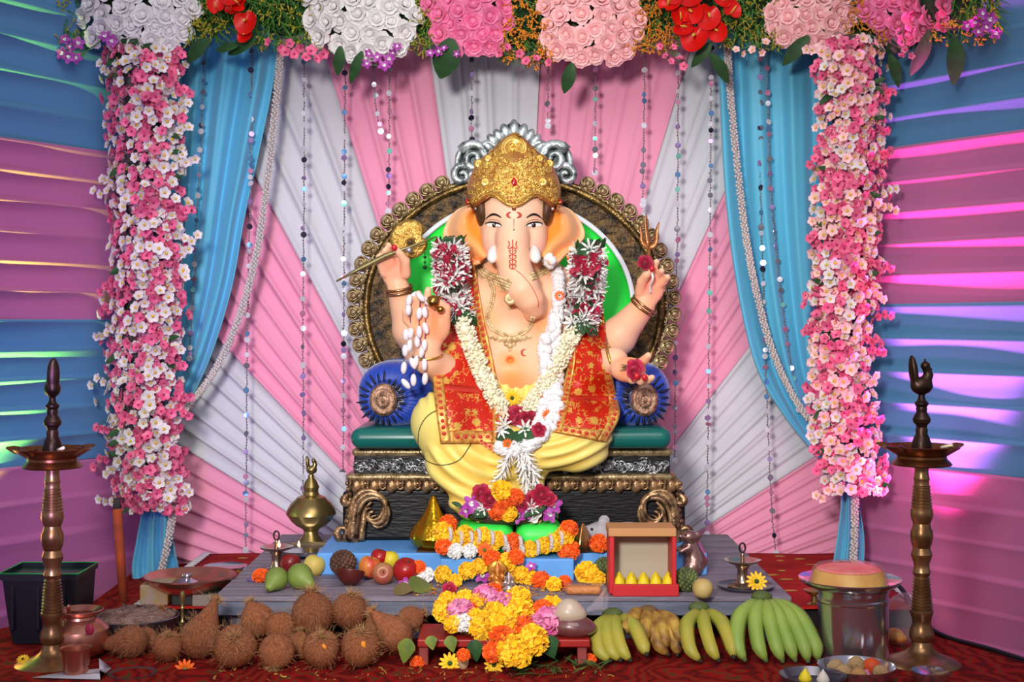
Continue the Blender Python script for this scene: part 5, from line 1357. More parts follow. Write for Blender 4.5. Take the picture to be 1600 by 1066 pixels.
# sprays below the arrangement
def spray(lst, m, part, label, sc=1.0, stem=None):
    t = thing('flower_spray', WT(lst[0][0], lst[0][1], ZT), label, 'flower spray')
    q = [WT(x, y, ZT - .07) for x, y in (stem or [(lst[0][0], lst[0][1] - 25)] + [l[:2] for l in lst])]
    g = MB(); g.tube(q, .002, 5); g.build('stem', mat('stem_green', '#4d7a34', .7), t)
    for (x, y) in lst: inst(part, m, t, ori(WT(x, y, ZT - .085 - RV.uniform(0, .02)), (RV.gauss(0, .4), -1, RV.gauss(0, .4)), RV.uniform(0, 6), sc * RV.uniform(.8, 1.15)))
spray([(102, 62), (112, 72), (122, 68), (98, 84), (108, 90), (120, 92), (165, 58), (175, 64)], F_ORCH, 'orchid', 'purple orchid spray at the far left of the top', .75)
spray([(420, 66), (440, 74), (452, 68), (446, 82), (470, 74), (486, 80), (494, 92), (478, 90), (505, 84), (460, 84)], F_PINK, 'pink_blossom', 'pink blossom spray left of the second white bunch', 1.15)
spray([(575, 84), (590, 90), (612, 82), (608, 92), (620, 74), (600, 104), (572, 100)], F_ORCH, 'orchid', 'purple and white orchid spray under the second white bunch', .7)
spray([(672, 84), (684, 80), (694, 76), (714, 84)], F_ORCH, 'orchid', 'small purple orchid spray beside the broad glossy leaf', .6)
spray([(792, 74), (812, 84), (822, 96), (838, 92), (858, 98), (780, 82)], F_PINK, 'pink_blossom', 'pink bud spray left of the wide pale pink bunch', .9)
spray([(1040, 88), (1048, 96), (1032, 72), (1062, 92), (1068, 104), (1052, 74)], F_PINK, 'pink_blossom', 'magenta pink bud spray below the orange filler', .85)
spray([(1190, 82), (1176, 78), (1160, 84), (1196, 66), (1150, 78)], F_BLUSH, 'blush_blossom', 'pale bud spray over the right curtain', .8)
spray([(1414, 78), (1424, 88), (1432, 60), (1408, 88)], F_PINK, 'pink_blossom', 'pink bud spray beside the right pillar top', .85)
spray([(1510, 40), (1524, 34), (1540, 44), (1546, 30), (1556, 52), (1528, 52), (1534, 22)], F_ORCH, 'orchid', 'maroon orchid spray at the far right of the top', .75)
# ---------------------------------------------------------------- metals and small helpers
BRASS = mat('aged_brass', '#a8835a', .32, .85, c2='#7d5a3a', vs=18); BRASSD = mat('dark_bronze', '#4a352c', .38, .8, c2='#2e211c', vs=22)
BRASSG = mat('polished_brass', '#a08a55', .30, .85); COPPER = mat('polished_copper', '#d0907a', .27, .9, c2='#b87560', vs=10); STEEL = mat('polished_steel', '#c2bfc6', .17, .95)
STEELD = mat('worn_steel', '#77737a', .3, .9); GOLDF = mat('gold_foil', '#c9971f', .2, .95, bump=.25, bs=60)
FLAME = mat('oil_lamp_flame', '#ffb45a', .5, emit=14.0)
def lathe_px(prof, px, Z, seg=36, rf=None):
    """profile of (row in the photograph, half width in px) turned about the vertical through px at distance Z"""
    g = MB(); g.sharp = .55; u = S(Z); c = W(px, 505, Z)
    return g.lathe([(w * u, CAMZ - (y - HY) * u) for y, w in prof], seg, Matrix.Translation((c.x, c.y, 0)), rfun=rf)
def bird(t, base, s, ang, m, tail=1.0):
    R = Matrix.Rotation(ang, 3, 'Z')
    def q(x, y, z): return Vector(base) + R @ (Vector((x, y, z)) * s)
    b = SDF(Vector(base) - Vector((2.2, 2.2, .4)) * s, Vector(base) + Vector((2.2, 2.2, 5.2)) * s, .1 * s)
    b.ell(q(0, 0, 1.0), (1.28 * s, .92 * s, 1.0 * s), .2 * s, R)
    b.chain([q(.45, 0, 1.5), q(.82, 0, 2.2), q(.60, 0, 2.8), q(.45, 0, 3.2)], [.72 * s, .50 * s, .42 * s, .54 * s], .15 * s)
    b.cone(q(.7, 0, 3.2), q(1.3, 0, 2.75), .22 * s, .06 * s, .08 * s)
    b.ell(q(-.95, 0, 2.5), (.48 * s, .70 * s, 1.95 * s), .2 * s, R @ Matrix.Rotation(-.12, 3, 'Y'))
    b.cone(q(-.1, 0, .6), q(0, 0, -.1), .34 * s, .34 * s, .1 * s)
    b.mb(1).build('bird_body', m, t)
    g = MB(); g.tube([q(.42, 0, 3.6), q(.38, 0, 4.0)], [.08 * s, .14 * s], 6); g.build('bird_crest', m, t)

# ---------------------------------------------------------------- tall oil lamps
def samai(px, dy, label, ang, Z=3.16):
    t = thing('oil_lamp', W(px, 1040 + dy, Z) * 1.0, label, 'oil lamp')
    def L(prof): return [(y + dy, w) for y, w in prof]
    col = [(1043, 0), (1043, 58), (1040, 60), (1036, 56), (1030, 40), (1024, 26), (1018, 19), (1012, 16), (1006, 15), (1002, 18), (994, 19), (986, 17), (978, 14), (970, 15), (964, 17), (960, 18)]
    y = 958
    while y > 906: col += [(y, 17.8 - (958 - y) * .09), (y - 1.2, 17.8 - (958 - y) * .09), (y - 2.6, 15.4 - (958 - y) * .09), (y - 3.4, 15.4 - (958 - y) * .09)]; y -= 5
    col += [(903, 12), (898, 14), (892, 12), (884, 12), (876, 15), (870, 16.5), (866, 15), (860, 13), (852, 16), (842, 17.5), (834, 17), (828, 14), (822, 13), (815, 16), (808, 17.5), (803, 17)]
    y = 800
    while y > 762: col += [(y, 16.8 - (800 - y) * .10), (y - 1.2, 16.8 - (800 - y) * .10), (y - 2.6, 15.2 - (800 - y) * .10), (y - 3.4, 15.2 - (800 - y) * .10)]; y -= 5
    col += [(758, 11), (752, 12.5), (748, 11), (740, 10.5), (732, 11), (729, 9), (727, 0)]
    lathe_px(L(col), px, Z).build('column', BRASS, t)
    d = lathe_px(L([(733, 6), (731, 44), (729, 46.5), (725, 43), (720, 38), (716, 38), (711, 46), (704, 57), (701, 59), (700, 57.5), (704, 54), (711, 42), (714, 30), (715, 0)]), px, Z)
    u = S(Z); cz_ = W(px, 701 + dy, Z)
    for a in np.linspace(0, 2 * PI, 5, endpoint=False) + ang:       # wick spouts
        e = Vector((math.cos(a), math.sin(a), 0)); d.tube([cz_ + e * 52 * u + Vector((0, 0, -.004)), cz_ + e * 60 * u, cz_ + e * 70 * u + Vector((0, 0, .003))], [.012, .010, .003], 8, flat=.35)
    d.build('oil_dish', mat('bronze_dish', '#8d5a36', .3, .9, c2='#6c4028', vs=14), t)
    lathe_px(L([(714, 16), (700, 15), (695, 14.5), (688, 12), (682, 9), (676, 9.5), (672, 8), (668, 9), (664, 13), (659, 14), (653, 11), (648, 8), (643, 8.5), (640, 8), (636, 10.5), (633, 10.5), (630, 7), (625, 5), (620, 5), (618, 0)]), px, Z).build('stem', BRASSD, t)
    bird(t, W(px, 621 + dy, Z), 14 * u, ang, BRASSD)
    w = MB(); w.tube([cz_ + Vector((.03, -.05, .001)), cz_ + Vector((.05, -.07, .008))], .004, 6); w.build('cotton_wick', mat('wick_cotton', '#e8dcb8', .9), t)
    return t
samai(82, 0, 'tall brass oil lamp with a bird finial on the left', 2.0)
samai(1440, -4, 'tall brass oil lamp with a bird finial on the right', .15)

# kalash-shaped brass lamp behind the fruit
t = thing('brass_urn_lamp', G(486, 858, BOARD), 'brass urn lamp with bird finial standing left of the throne', 'oil lamp')
Zu = BOARD * F / (856 - HY)
lathe_px([(856, 0), (856, 28), (852, 27), (848, 20), (842, 17), (836, 12), (830, 11), (826, 14), (822, 22), (814, 31), (806, 36.5), (803, 39), (800, 38.5), (794, 36), (786, 31), (780, 24), (777, 22), (773, 13), (768, 11), (763, 12), (761, 13), (757, 11), (752, 9), (747, 5), (742, 4), (740, 0)], 486, Zu).build('urn', BRASSG, t)
bird(t, W(487, 741, Zu), 6.5 * S(Zu), .1, mat('verdigris_brass', '#8a7a4c', .3, .85))
t2 = thing('steel_plate', G(478, 866, BOARD), 'steel plate with a lit wick under the brass urn lamp', 'plate')
lathe_px([(862, 0), (862, 48), (857, 52), (855.5, 52), (860, 46), (860.5, 0)], 478, 3.96).build('plate_dish', STEEL, t2)
def flame(px, py, Z, t, s=1.0):
    g = MB(); u = S(Z) * s; g.lathe([(0, 0), (2.2 * u, 2 * u), (2.8 * u, 5 * u), (1.8 * u, 9 * u), (0, 14 * u)], 10, Matrix.Translation(W(px, py, Z))); g.build('flame', FLAME, t)
g = MB(); g.tube([W(470, 857, 3.86), W(466, 853, 3.86)], .002, 5); g.build('wick', mat('wick_cotton', '#e8dcb8', .9), t2); flame(467, 855, 3.86, t2, .7)
# small standing lamps
def small_lamp(px, ybot, drop, label, lit, s=1.0, dish=None):
    Z = drop * F / (ybot - HY); t = thing('small_oil_lamp', W(px, ybot, Z), label, 'oil lamp')
    P = [(0, 0), (0, 24), (-2, 25), (-5, 22), (-8, 13), (-14, 10), (-22, 8.5), (-30, 9), (-34, 12), (-37, 14), (-40, 22), (-44, 29), (-46, 30), (-46, 28.5), (-42, 20), (-40, 12), (-40, 4), (-50, 3), (-54, 4), (-57, 2.5), (-58, 0)]
    lathe_px([(ybot + y * s, w * s) for y, w in P], px, Z, 30, lambda a, r, z: 1 + (.09 * max(0, math.cos(a * 5)) if r > 21 * s * S(Z) and z > CAMZ - (ybot - 38 * s - HY) * S(Z) else 0)).build('lamp_body', mat('silvered_brass', '#b9a28e', .2, .95), t)
    u = S(Z); c = W(px, ybot - 66 * s, Z)
    g = MB(); g.tube([c + Vector((5 * s * u * math.cos(a), 0, 8 * s * u * math.sin(a))) for a in np.linspace(0, 2 * PI, 20, endpoint=False)], 1.6 * s * u, 6, closed=True); g.build('ring_handle', BRASSD, t)
    if lit: flame(px + 4, ybot - 44 * s, Z - .04, t, .95 * s)
    return t
small_lamp(432, 893, BOARD, 'small silvered oil lamp with a lit flame behind the pears', True, .85)
pt = thing('dark_plate', G(1165, 924, BOARD), 'dark round plate under the small lamp on the right of the board', 'plate'); Zp_ = BOARD * F / (920 - HY)
lathe_px([(920, 0), (920, 38), (915, 44), (913.5, 44), (917, 37), (917.5, 0)], 1165, Zp_).build('plate_dish', STEELD, pt)
small_lamp(1160, 917, BOARD - .005, 'small silvered oil lamp with a ring handle on the dark plate', False, .92)
tag(inst('marigold_blossom', F_DAISY, None, ori(W(1182, 909, 3.44), (0, -1, .5), 0, 1.1)), 'yellow and orange flower on the dark plate beside the small lamp', 'flower')

# ---------------------------------------------------------------- fruit
def fruit(name, label, cat, px, py, r, drop, prof, m, tilt=(0, 0), spin=0., stem=True, sy=1.0, ybot=None, rf=None, stemc='#4a3a22'):
    """turned fruit of radius r px, centre (px,py); prof in units of r, tilted (angle, direction)"""
    yb_ = ybot or py + r * .93; Z = drop * F / (yb_ - HY); c = W(px, py, Z); u = S(Z) * r
    t = thing(name, Vector((c.x, c.y, CAMZ - drop)), label, cat)
    ax = Vector((math.sin(tilt[0]) * math.cos(tilt[1]), math.sin(tilt[0]) * math.sin(tilt[1]), math.cos(tilt[0])))
    M = ori(c, ax, spin, u)
    g = MB(); g.lathe(prof, 22, M, rfun=rf); g.build('flesh', m, t)
    if stem:
        top = prof[-1][1]; g = MB(); g.tube([M @ Vector((0, 0, top - .12)), M @ Vector((.03, 0, top + .12)), M @ Vector((.10, .03, top + .34))], [.07 * u, .05 * u, .06 * u], 6); g.build('stalk', mat('stalk_' + stemc, stemc, .8), t)
    return t
ROUND = [(0, -.92), (.35, -.95), (.7, -.75), (.95, -.3), (1, .1), (.9, .5), (.65, .8), (.35, .92), (.12, .88), (0, .78)]
APPLE = [(0, -.80), (.2, -.88), (.45, -.86), (.75, -.62), (.96, -.15), (1, .2), (.9, .58), (.65, .84), (.38, .90), (.16, .80), (0, .62)]
PEAR = [(0, -.95), (.4, -.92), (.8, -.65), (1, -.15), (.95, .25), (.72, .7), (.5, 1.05), (.36, 1.4), (.2, 1.6), (0, 1.63)]
PEARM = mat('green_pear_skin', '#7d9140', .45, c2='#6a7c36', vs=9, bump=.08, bs=200)
fruit('pear', 'green pear on the left with its stalk end towards the viewer', 'pear', 432, 905, 18.5, BOARD, PEAR, PEARM, (1.95, -1.9), ybot=923)
fruit('pear', 'green pear on the right with its stalk end pointing right', 'pear', 469, 901, 20.5, BOARD, PEAR, PEARM, (1.9, -.75), ybot=921)
fruit('guava', 'pale yellow guava behind the two pears', 'guava', 491, 884, 17.5, BOARD, ROUND, mat('guava_skin', '#cdb25c', .5, c2='#bfae58', vs=10), (.3, 0), ybot=899, stem=False)
fruit('apple', 'dark red apple behind the left pear', 'apple', 454, 881, 16, BOARD, APPLE, mat('dark_apple', '#6d1519', .35, c2='#8c2020', vs=8), (.2, 1), ybot=895)
KN = mat('dry_brown_custard_apple', '#6b4638', .75, c2='#3d261e', vs=25)
def knobby(label, px, py, r, drop, m, ybot, nm='custard_apple'):
    Z = drop * F / (ybot - HY); c = W(px, py, Z); u = S(Z) * r; t = thing(nm, Vector((c.x, c.y, CAMZ - drop)), label, 'custard apple')
    g = MB(); g.ell(c, u * .86, 16, 10); g.build('flesh', m, t)
    g = MB(); n = 110
    for k in range(n):
        z = 1 - 2 * (k + .5) / n; a = k * 2.39996; q = math.sqrt(1 - z * z); d = Vector((q * math.cos(a), q * math.sin(a), z)); g.ell(c + d * u * .86, u * .17, 6, 4)
    g.build('scales', m, t)['kind'] = 'stuff'
knobby('dark brown knobbly custard apple left of the apples', 536, 880, 21, BOARD, KN, 906)
CUST = mat('green_custard_apple', '#6f7b45', .7, c2='#454f2c', vs=40)
knobby('green custard apple left of the red sweet box', 946, 890, 20, BOARD, CUST, 906); knobby('green custard apple right of the red sweet box', 1072, 906, 20, BOARD, CUST, 924)
fruit('maroon_bowl', 'small dark maroon half-round bowl in front of the brown custard apple', 'bowl', 548, 893, 22, BOARD, [(0, -1), (.35, -.94), (.67, -.75), (.9, -.43), (1, 0), (1.01, .08), (.95, .08), (.8, -.3), (.4, -.55), (0, -.6)], mat('maroon_skin', '#571a17', .35, c2='#3f1211', vs=8), (.32, 1.2), stem=False, ybot=915)
APM = mat('striped_apple_skin', '#c8402c', .33, c2='#d9a24c', vs=4, aniso=(6, 6, 1)); APR = mat('red_apple_skin', '#a81a1a', .3, c2='#8f1218', vs=7); APD = mat('dull_red_apple_skin', '#9c4036', .35, c2='#b08a55', vs=5)
fruit('apple', 'yellow-red striped apple behind the maroon bowl', 'apple', 577, 887, 18, BOARD, APPLE, APM, (.3, 0), ybot=905)
fruit('apple', 'bright red apple at the back of the fruit row', 'apple', 593, 873, 15, BOARD, APPLE, APR, (.3, 0), ybot=899)
fruit('apple', 'dull red apple with its stalk to the front', 'apple', 599, 897, 17.5, BOARD, APPLE, APD, (1.2, -1.6), ybot=912)
fruit('apple', 'large glossy red apple at the right of the fruit row', 'apple', 634, 893, 20.5, BOARD, APPLE, APR, (.35, -1), ybot=912)
fruit('lemon', 'yellow lemon between the red apples', 'lemon', 610, 875, 14, BOARD, ROUND, mat('lemon_skin', '#d9c230', .4, bump=.1, bs=300), (.2, 0), stem=False, ybot=899)
fruit('guava', 'pale yellow guava right of the red sweet box', 'guava', 1098, 920, 16.5, BOARD, ROUND, mat('pale_guava_skin', '#c0a566', .55, c2='#a98f57', vs=14), (.4, 1), stem=False, ybot=937)
t = thing('small_purple_plate', G(404, 912, BOARD), 'tiny purple-rimmed plate holding orange petals at the left of the board', 'plate')
lathe_px([(908, 0), (908, 17), (905, 19.5), (904, 19.5), (906, 16), (907, 0)], 405, 3.58).build('plate_dish', mat('purple_enamel', '#6d5a92', .35), t)
tag(inst('orange_petals', F_MO, None, ori(W(408, 901, 3.56), (0, -.6, 1), 0, .95)), 'orange marigold on the tiny purple plate', 'flower')

# ---------------------------------------------------------------- plinth: green foot cushion, offerings
t = thing('green_footrest', W(790, 855, 3.70), 'bright green split footrest cushion under the feet of the statue', 'footrest')
for (x0, x1) in ((712, 802), (806, 878)):
    a = W(x0, 815, 3.70); b = W(x1, 815, 3.70); zt = CAMZ - (816 - HY) / F * 3.68
    g = MB(); g.rbox(((a.x + b.x) / 2, Y(3.71), zp + (zt - zp) / 2), (b.x - a.x, .17, zt - zp), .032, 6); g.build('cushion_half', mat('neon_green', '#3be552', .42), t)
t = thing('golden_finial_pot', G(682, 864, PLINTH), 'large golden pointed sweet ornament beside the footrest on the left', 'ornament'); Zg = 3.71
lathe_px([(859, 0), (859, 16), (856, 25), (849, 33), (839, 37), (828, 34), (816, 25), (804, 16), (793, 10.5), (784, 7), (776, 3), (773, 0)], 677, Zg, 40, lambda a, r, z: 1 + .025 * math.sin(a * 12)).build('ornament_body', GOLDF, t)
lathe_px([(859, 0), (859, 22), (857, 23), (855, 18)], 677, Zg).build('ornament_foot', BRASSD, t)
t = thing('copper_sweet_ornament', G(912, 866, PLINTH), 'ribbed copper pointed sweet ornament between orange marigolds', 'ornament'); Zg = PLINTH * F / (863 - HY)
lathe_px([(862, 0), (862, 11), (856, 15), (849, 15.5), (840, 11.5), (830, 7), (822, 3.5), (816, 0)], 911, Zg, 48, lambda a, r, z: 1 + .06 * math.sin(a * 14)).build('ornament_body', mat('rose_copper', '#b58050', .25, .95), t)
def mouse(name, label, px, py, Z, s, m, pose):
    t = thing(name, W(px, py, Z), label, 'mouse statue'); b = W(px, py, Z)
    if pose == 'crouch':                 # lying, head to the left
        b_ = SDF(b - Vector((.10, .07, .01)) * s, b + Vector((.16, .07, .12)) * s, .0035 * s)
        b_.ell(b + Vector((.05, 0, .036)) * s, (.075 * s, .045 * s, .042 * s), .02 * s); b_.ell(b + Vector((-.015, -.01, .046)) * s, (.035 * s, .03 * s, .03 * s), .02 * s)
        b_.cone(b + Vector((-.03, -.012, .056)) * s, b + Vector((-.072, -.015, .055)) * s, .025 * s, .012 * s, .015 * s)
        b_.ell(b + Vector((-.018, -.03, .078)) * s, (.016 * s, .006 * s, .017 * s), .005 * s); b_.ell(b + Vector((-.012, .02, .078)) * s, (.016 * s, .006 * s, .017 * s), .005 * s)
        b_.cone(b + Vector((-.02, -.03, .01)) * s, b + Vector((-.045, -.035, .008)) * s, .012 * s, .009 * s, .01 * s); b_.cone(b + Vector((.12, 0, .02)) * s, b + Vector((.15, -.03, .01)) * s, .008 * s, .005 * s, .01 * s)
        ey = [b + Vector((-.048, -.033, .064)) * s]
    else:                                # sitting up, head raised to the left
        b_ = SDF(b - Vector((.07, .07, .01)) * s, b + Vector((.07, .07, .15)) * s, .0035 * s)
        b_.ell(b + Vector((.008, 0, .038)) * s, (.040 * s, .040 * s, .042 * s), .02 * s); b_.ell(b + Vector((0, -.005, .075)) * s, (.028 * s, .028 * s, .032 * s), .02 * s)
        b_.ell(b + Vector((-.006, -.012, .108)) * s, (.022 * s, .022 * s, .020 * s), .012 * s); b_.cone(b + Vector((-.015, -.02, .108)) * s, b + Vector((-.036, -.032, .112)) * s, .014 * s, .006 * s, .01 * s)
        b_.ell(b + Vector((.015, -.02, .112)) * s, (.012 * s, .005 * s, .013 * s), .004 * s)
        for y in (-.028, .018): b_.cone(b + Vector((-.012, y, .078)) * s, b + Vector((-.036, y - .004, .068)) * s, .010 * s, .007 * s, .008 * s)
        b_.ell(b + Vector((.0, -.035, .022)) * s, (.028 * s, .016 * s, .022 * s), .012 * s)
        ey = [b + Vector((-.020, -.032, .116)) * s]
    b_.mb(1).build('mouse_body', m, t)
    for e in ey: g = MB(); g.ell(e, .004 * s, 8, 6); g.build('eye', BLK, t)
mouse('mouse_statue', 'grey painted mouse statue crouching by the throne base', 952, 862, 3.74, 1.05, mat('grey_mouse_paint', '#a59fa6', .55), 'crouch')
mouse('mouse_statue', 'rose bronze mouse statue sitting up behind the red sweet box', 1080, 897, BOARD * F / (897 - HY), .95, mat('rose_bronze', '#b58a80', .24, .9), 'sit')

# red box of sweets, lid propped up
RBOX = mat('red_carton', '#c4242b', .5); CREAM = mat('cream_carton', '#b6ab97', .7); TAN = mat('tan_carton_edge', '#c08a58', .6)
t = thing('sweet_box', G(1006, 940, BOARD), 'open red carton with yellow sweets standing on the board', 'box'); Zf = 3.375; Zk2 = 3.455
def bx(x0, y0, x1, y1, Z0, Z1, nm, m, r=.002):
    a = W(x0, y0, Z0); b = W(x1, y1, Z0); g = MB(); g.rbox(((a.x + b.x) / 2, Y((Z0 + Z1) / 2), (a.z + b.z) / 2), (abs(b.x - a.x), Z1 - Z0, abs(a.z - b.z)), r, 1); return g.build(nm, m, t, smooth=False)
yb_ = HY + BOARD / 3.362 * F
bx(957, 914, 1061, yb_ - .2, 3.362, 3.374, 'front_flap', RBOX); bx(953, 838, 1057, yb_ - 6, 3.465, 3.472, 'back_panel', CREAM); bx(951, 826, 1057, 839, 3.37, 3.474, 'top_flap', TAN)
bx(952, 838, 960, yb_ - 4, 3.374, 3.468, 'side_panel', RBOX); bx(1050, 838, 1057, yb_ - 4, 3.374, 3.468, 'side_panel', RBOX); bx(958, yb_ - 6, 1056, yb_ - 1, 3.374, 3.47, 'tray', RBOX)
g = MB(); g.lathe([(0, 0), (.011, .001), (.0135, .008), (.010, .017), (.004, .024), (0, .030)], 18, rfun=lambda a, r, z: 1 + .07 * math.sin(a * 9)); SWM = g.mesh('yellow_sweet', mat('yellow_sweet_dough', '#e2c81e', .55))
for k in range(5):
    for zrow, zz in ((0, 3.395), (1, 3.43)):
        p = W(967 + k * 19.2, 918, zz); p.z = zb + .018
        tag(inst('yellow_sweet', SWM, None, Matrix.Translation(p) @ Matrix.Diagonal((1.15, 1.15, 1.15, 1))), 'yellow pointed sweet, %s from the left in the %s row of the red carton' % (order[k], 'front' if zrow == 0 else 'rear'), 'sweet', 'sweets in the red carton')

# ---------------------------------------------------------------- marigold garland round the footrest
t = thing('marigold_garland', W(800, 866, 3.60), 'garland of yellow and orange marigolds with white bands round the footrest', 'garland')
GL = [(692, 832, 'y'), (696, 848, 'y'), (711, 846, 'y'), (726, 836, 'y'), (740, 848, 'y'), (754, 838, 'y'), (766, 852, 'y'), (777, 843, 'y'), (801, 848, 'o'), (803, 862, 'o'), (828, 860, 'y'), (850, 853, 'y'), (868, 847, 'y'), (882, 838, 'y'), (889, 827, 'o'), (725, 852, 'y')]
for (x, y, c) in GL: inst('marigold', F_MY if c == 'y' else F_MO, t, ori(W(x, y, 3.60), (RV.gauss(0, .25), -1, .35 + RV.gauss(0, .15)), RV.uniform(0, 6), RV.uniform(.95, 1.2)))
for (x, y) in ((702, 836), (719, 842), (735, 842), (747, 838), (768, 842), (788, 848), (792, 858), (812, 850), (815, 862), (839, 856), (860, 848), (876, 842)):
    g = MB(); u = S(3.6); q = [W(x + 2.5 * math.cos(a), y + 10 * math.sin(a), 3.592 - .010 * math.cos(a)) for a in np.linspace(-2, 2, 9)]; g.tube(q, .0055, 7); g.build('white_band', mat('white_flower_band', '#e4d8d2', .85, bump=.8, bs=260), t)
def single(m, px, py, Z, label, grp=None, s=1.0, n=(0, -1, .4), nm='marigold', cat='flower'):
    return tag(inst(nm, m, None, ori(W(px, py, Z), Vector(n) + Vector((RV.gauss(0, .15), 0, RV.gauss(0, .15))), RV.uniform(0, 6), s)), label, cat, grp)
single(F_MO, 700, 819, 3.62, 'orange marigold on top of the garland beside the golden ornament', s=1.05); single(F_MO, 693, 854, 3.585, 'orange marigold in front of the golden ornament', s=.95)
single(F_DAISO, 757, 860, 3.575, 'orange flower with a green heart on the garland', s=.9); single(F_MO, 888, 859, 3.60, 'orange marigold left of the ribbed copper ornament', s=1.25); single(F_MO, 936, 849, 3.64, 'orange marigold right of the ribbed copper ornament', s=1.05)
single(F_MW, 712, 862, 3.57, 'white flower lying before the left end of the garland', s=.9); single(F_MW, 734, 862, 3.57, 'white flower lying under the middle left of the garland', s=.8)
# flowers on the feet
t = thing('foot_flower_offering', W(790, 815, 3.66), 'roses, marigolds and orchids heaped on the feet of the statue', 'flower heap')
for (x, y, m, s, nm) in ((752, 771, F_RC, 1.0, 'rose'), (764, 780, F_RC, 1.0, 'rose'), (845, 774, F_RC, 1.1, 'rose'), (834, 782, F_RC, 1.0, 'rose'), (815, 786, F_RC, .95, 'rose'), (858, 780, F_RC, .8, 'rose'), (784, 768, F_MY, 1.15, 'marigold'), (777, 797, F_MO, 1.1, 'marigold'), (790, 784, F_MO, 1.1, 'marigold'), (805, 777, F_MO, .95, 'marigold'), (796, 803, F_MY, .9, 'marigold'),
                         (735, 788, F_ORCH, .95, 'orchid'), (726, 800, F_ORCH, .7, 'orchid'), (865, 790, F_ORCH, .95, 'orchid'), (858, 804, F_ORCH, .9, 'orchid'), (811, 806, F_ORCH, .85, 'orchid'), (822, 802, F_ORCH, .7, 'orchid'), (755, 794, F_SPIKE, 1.2, 'white_flower'), (744, 800, F_SPIKE, 1.0, 'white_flower'), (835, 805, F_RW, .85, 'cream_rose'), (830, 794, F_SPIKE, 1.1, 'white_flower'), (762, 800, F_ORCH, .7, 'orchid')):
    inst(nm, m, t, ori(W(x, y, 3.635 + RV.uniform(-.008, .008)), (RV.gauss(0, .3), -1, RV.uniform(.1, .6)), RV.uniform(0, 6), s * 1.05))
for (a, b) in (((735, 800), (760, 808)), ((740, 806), (766, 802)), ((830, 805), (852, 790)), ((818, 808), (836, 798)), ((868, 800), (872, 812)), ((722, 792), (706, 784))): inst('leaf', L_DARK, t, leafM(W(*a, 3.62), W(*b, 3.62), .06, (0, -1, .5)))
g = MB(); c = W(792, 806, 3.66); g.ell(c + Vector((0, 0, .0)), (.11, .03, .026), 14, 8); g.build('petal_bed', mat('petal_bed_mix', '#5a1a30', .8, c2='#2f4a1c', vs=60), t)

# ---------------------------------------------------------------- flowers spread on the board
for (m, x, y, s, lb) in ((F_MY, 692, 898, 1.0, 'yellow marigold between the green leaf and the blue plinth'), (F_MW, 664, 899, 1.0, 'white flower behind the green guava half'), (F_MY, 730, 893, 1.05, 'yellow marigold left of the small orange figurine'), (F_MY, 749, 886, 1.0, 'yellow marigold above and left of the small orange figurine'),
                     (F_MY, 790, 880, 1.2, 'large yellow marigold on the front edge of the plinth'), (F_MO, 770, 874, 1.05, 'orange marigold hanging over the front edge of the plinth'), (F_MO, 806, 871, .95, 'orange marigold right of the large yellow one on the plinth edge'), (F_ORCH, 754, 902, .9, 'maroon orchid left of the small orange figurine'),
                     (F_MY, 812, 899, 1.1, 'yellow marigold right of the small orange figurine'), (F_MY, 826, 902, 1.0, 'yellow marigold right of the glass figurine'), (F_MO, 846, 908, 1.1, 'orange marigold among loose yellow petals on the board'), (F_MY, 866, 914, .9, 'yellow marigold beside loose petals at the board edge'),
                     (F_MY, 917, 896, 1.35, 'big yellow marigold left of the red sweet box'), (F_MY, 934, 905, .95, 'smaller yellow marigold touching the red sweet box'), (F_MO, 654, 887, .85, 'orange marigold right of the large red apple'), (F_RC, 702, 921, .8, 'crimson petals at the board edge left of centre'), (F_ORCH, 634, 914, .8, 'maroon orchid by the large red apple'), (F_MO, 882, 910, .8, 'small orange marigold near the orange pack'), (F_MY, 711, 909, .85, 'yellow marigold in front of the plinth step'), (F_ORCH, 830, 886, .6, 'pink orchid against the plinth step')):
    Z = BOARD * F / (y + 9 - HY); Z = min(Z, 3.53); single(m, x, y, Z, lb, s=s * .95, n=(0, -.8, .7))
# loose petals
g = MB(); rr = random.Random(9)
for k in range(260):
    x, y = rr.choice([(rr.uniform(700, 880), rr.uniform(912, 932)), (rr.uniform(820, 900), rr.uniform(905, 925)), (rr.uniform(640, 720), rr.uniform(912, 932))])
    p = G(x, y, BOARD - .002); M = ori(p, (rr.gauss(0, .3), rr.gauss(0, .3), 1), rr.uniform(0, 6)); w = rr.uniform(.003, .006)
    g.add([M @ Vector(v) for v in ((-w, -w * .5, 0), (w, -w * .5, .001), (w * 1.2, w * .5, .002), (-w, w * .5, 0))], [(0, 1, 2, 3)])
tag(g.build('loose_petals', mat('loose_yellow_petals', '#d8a51c', .7, c2='#c9551a', vs=22)), 'loose yellow petals strewn over the front of the board', 'petals', kind='stuff')
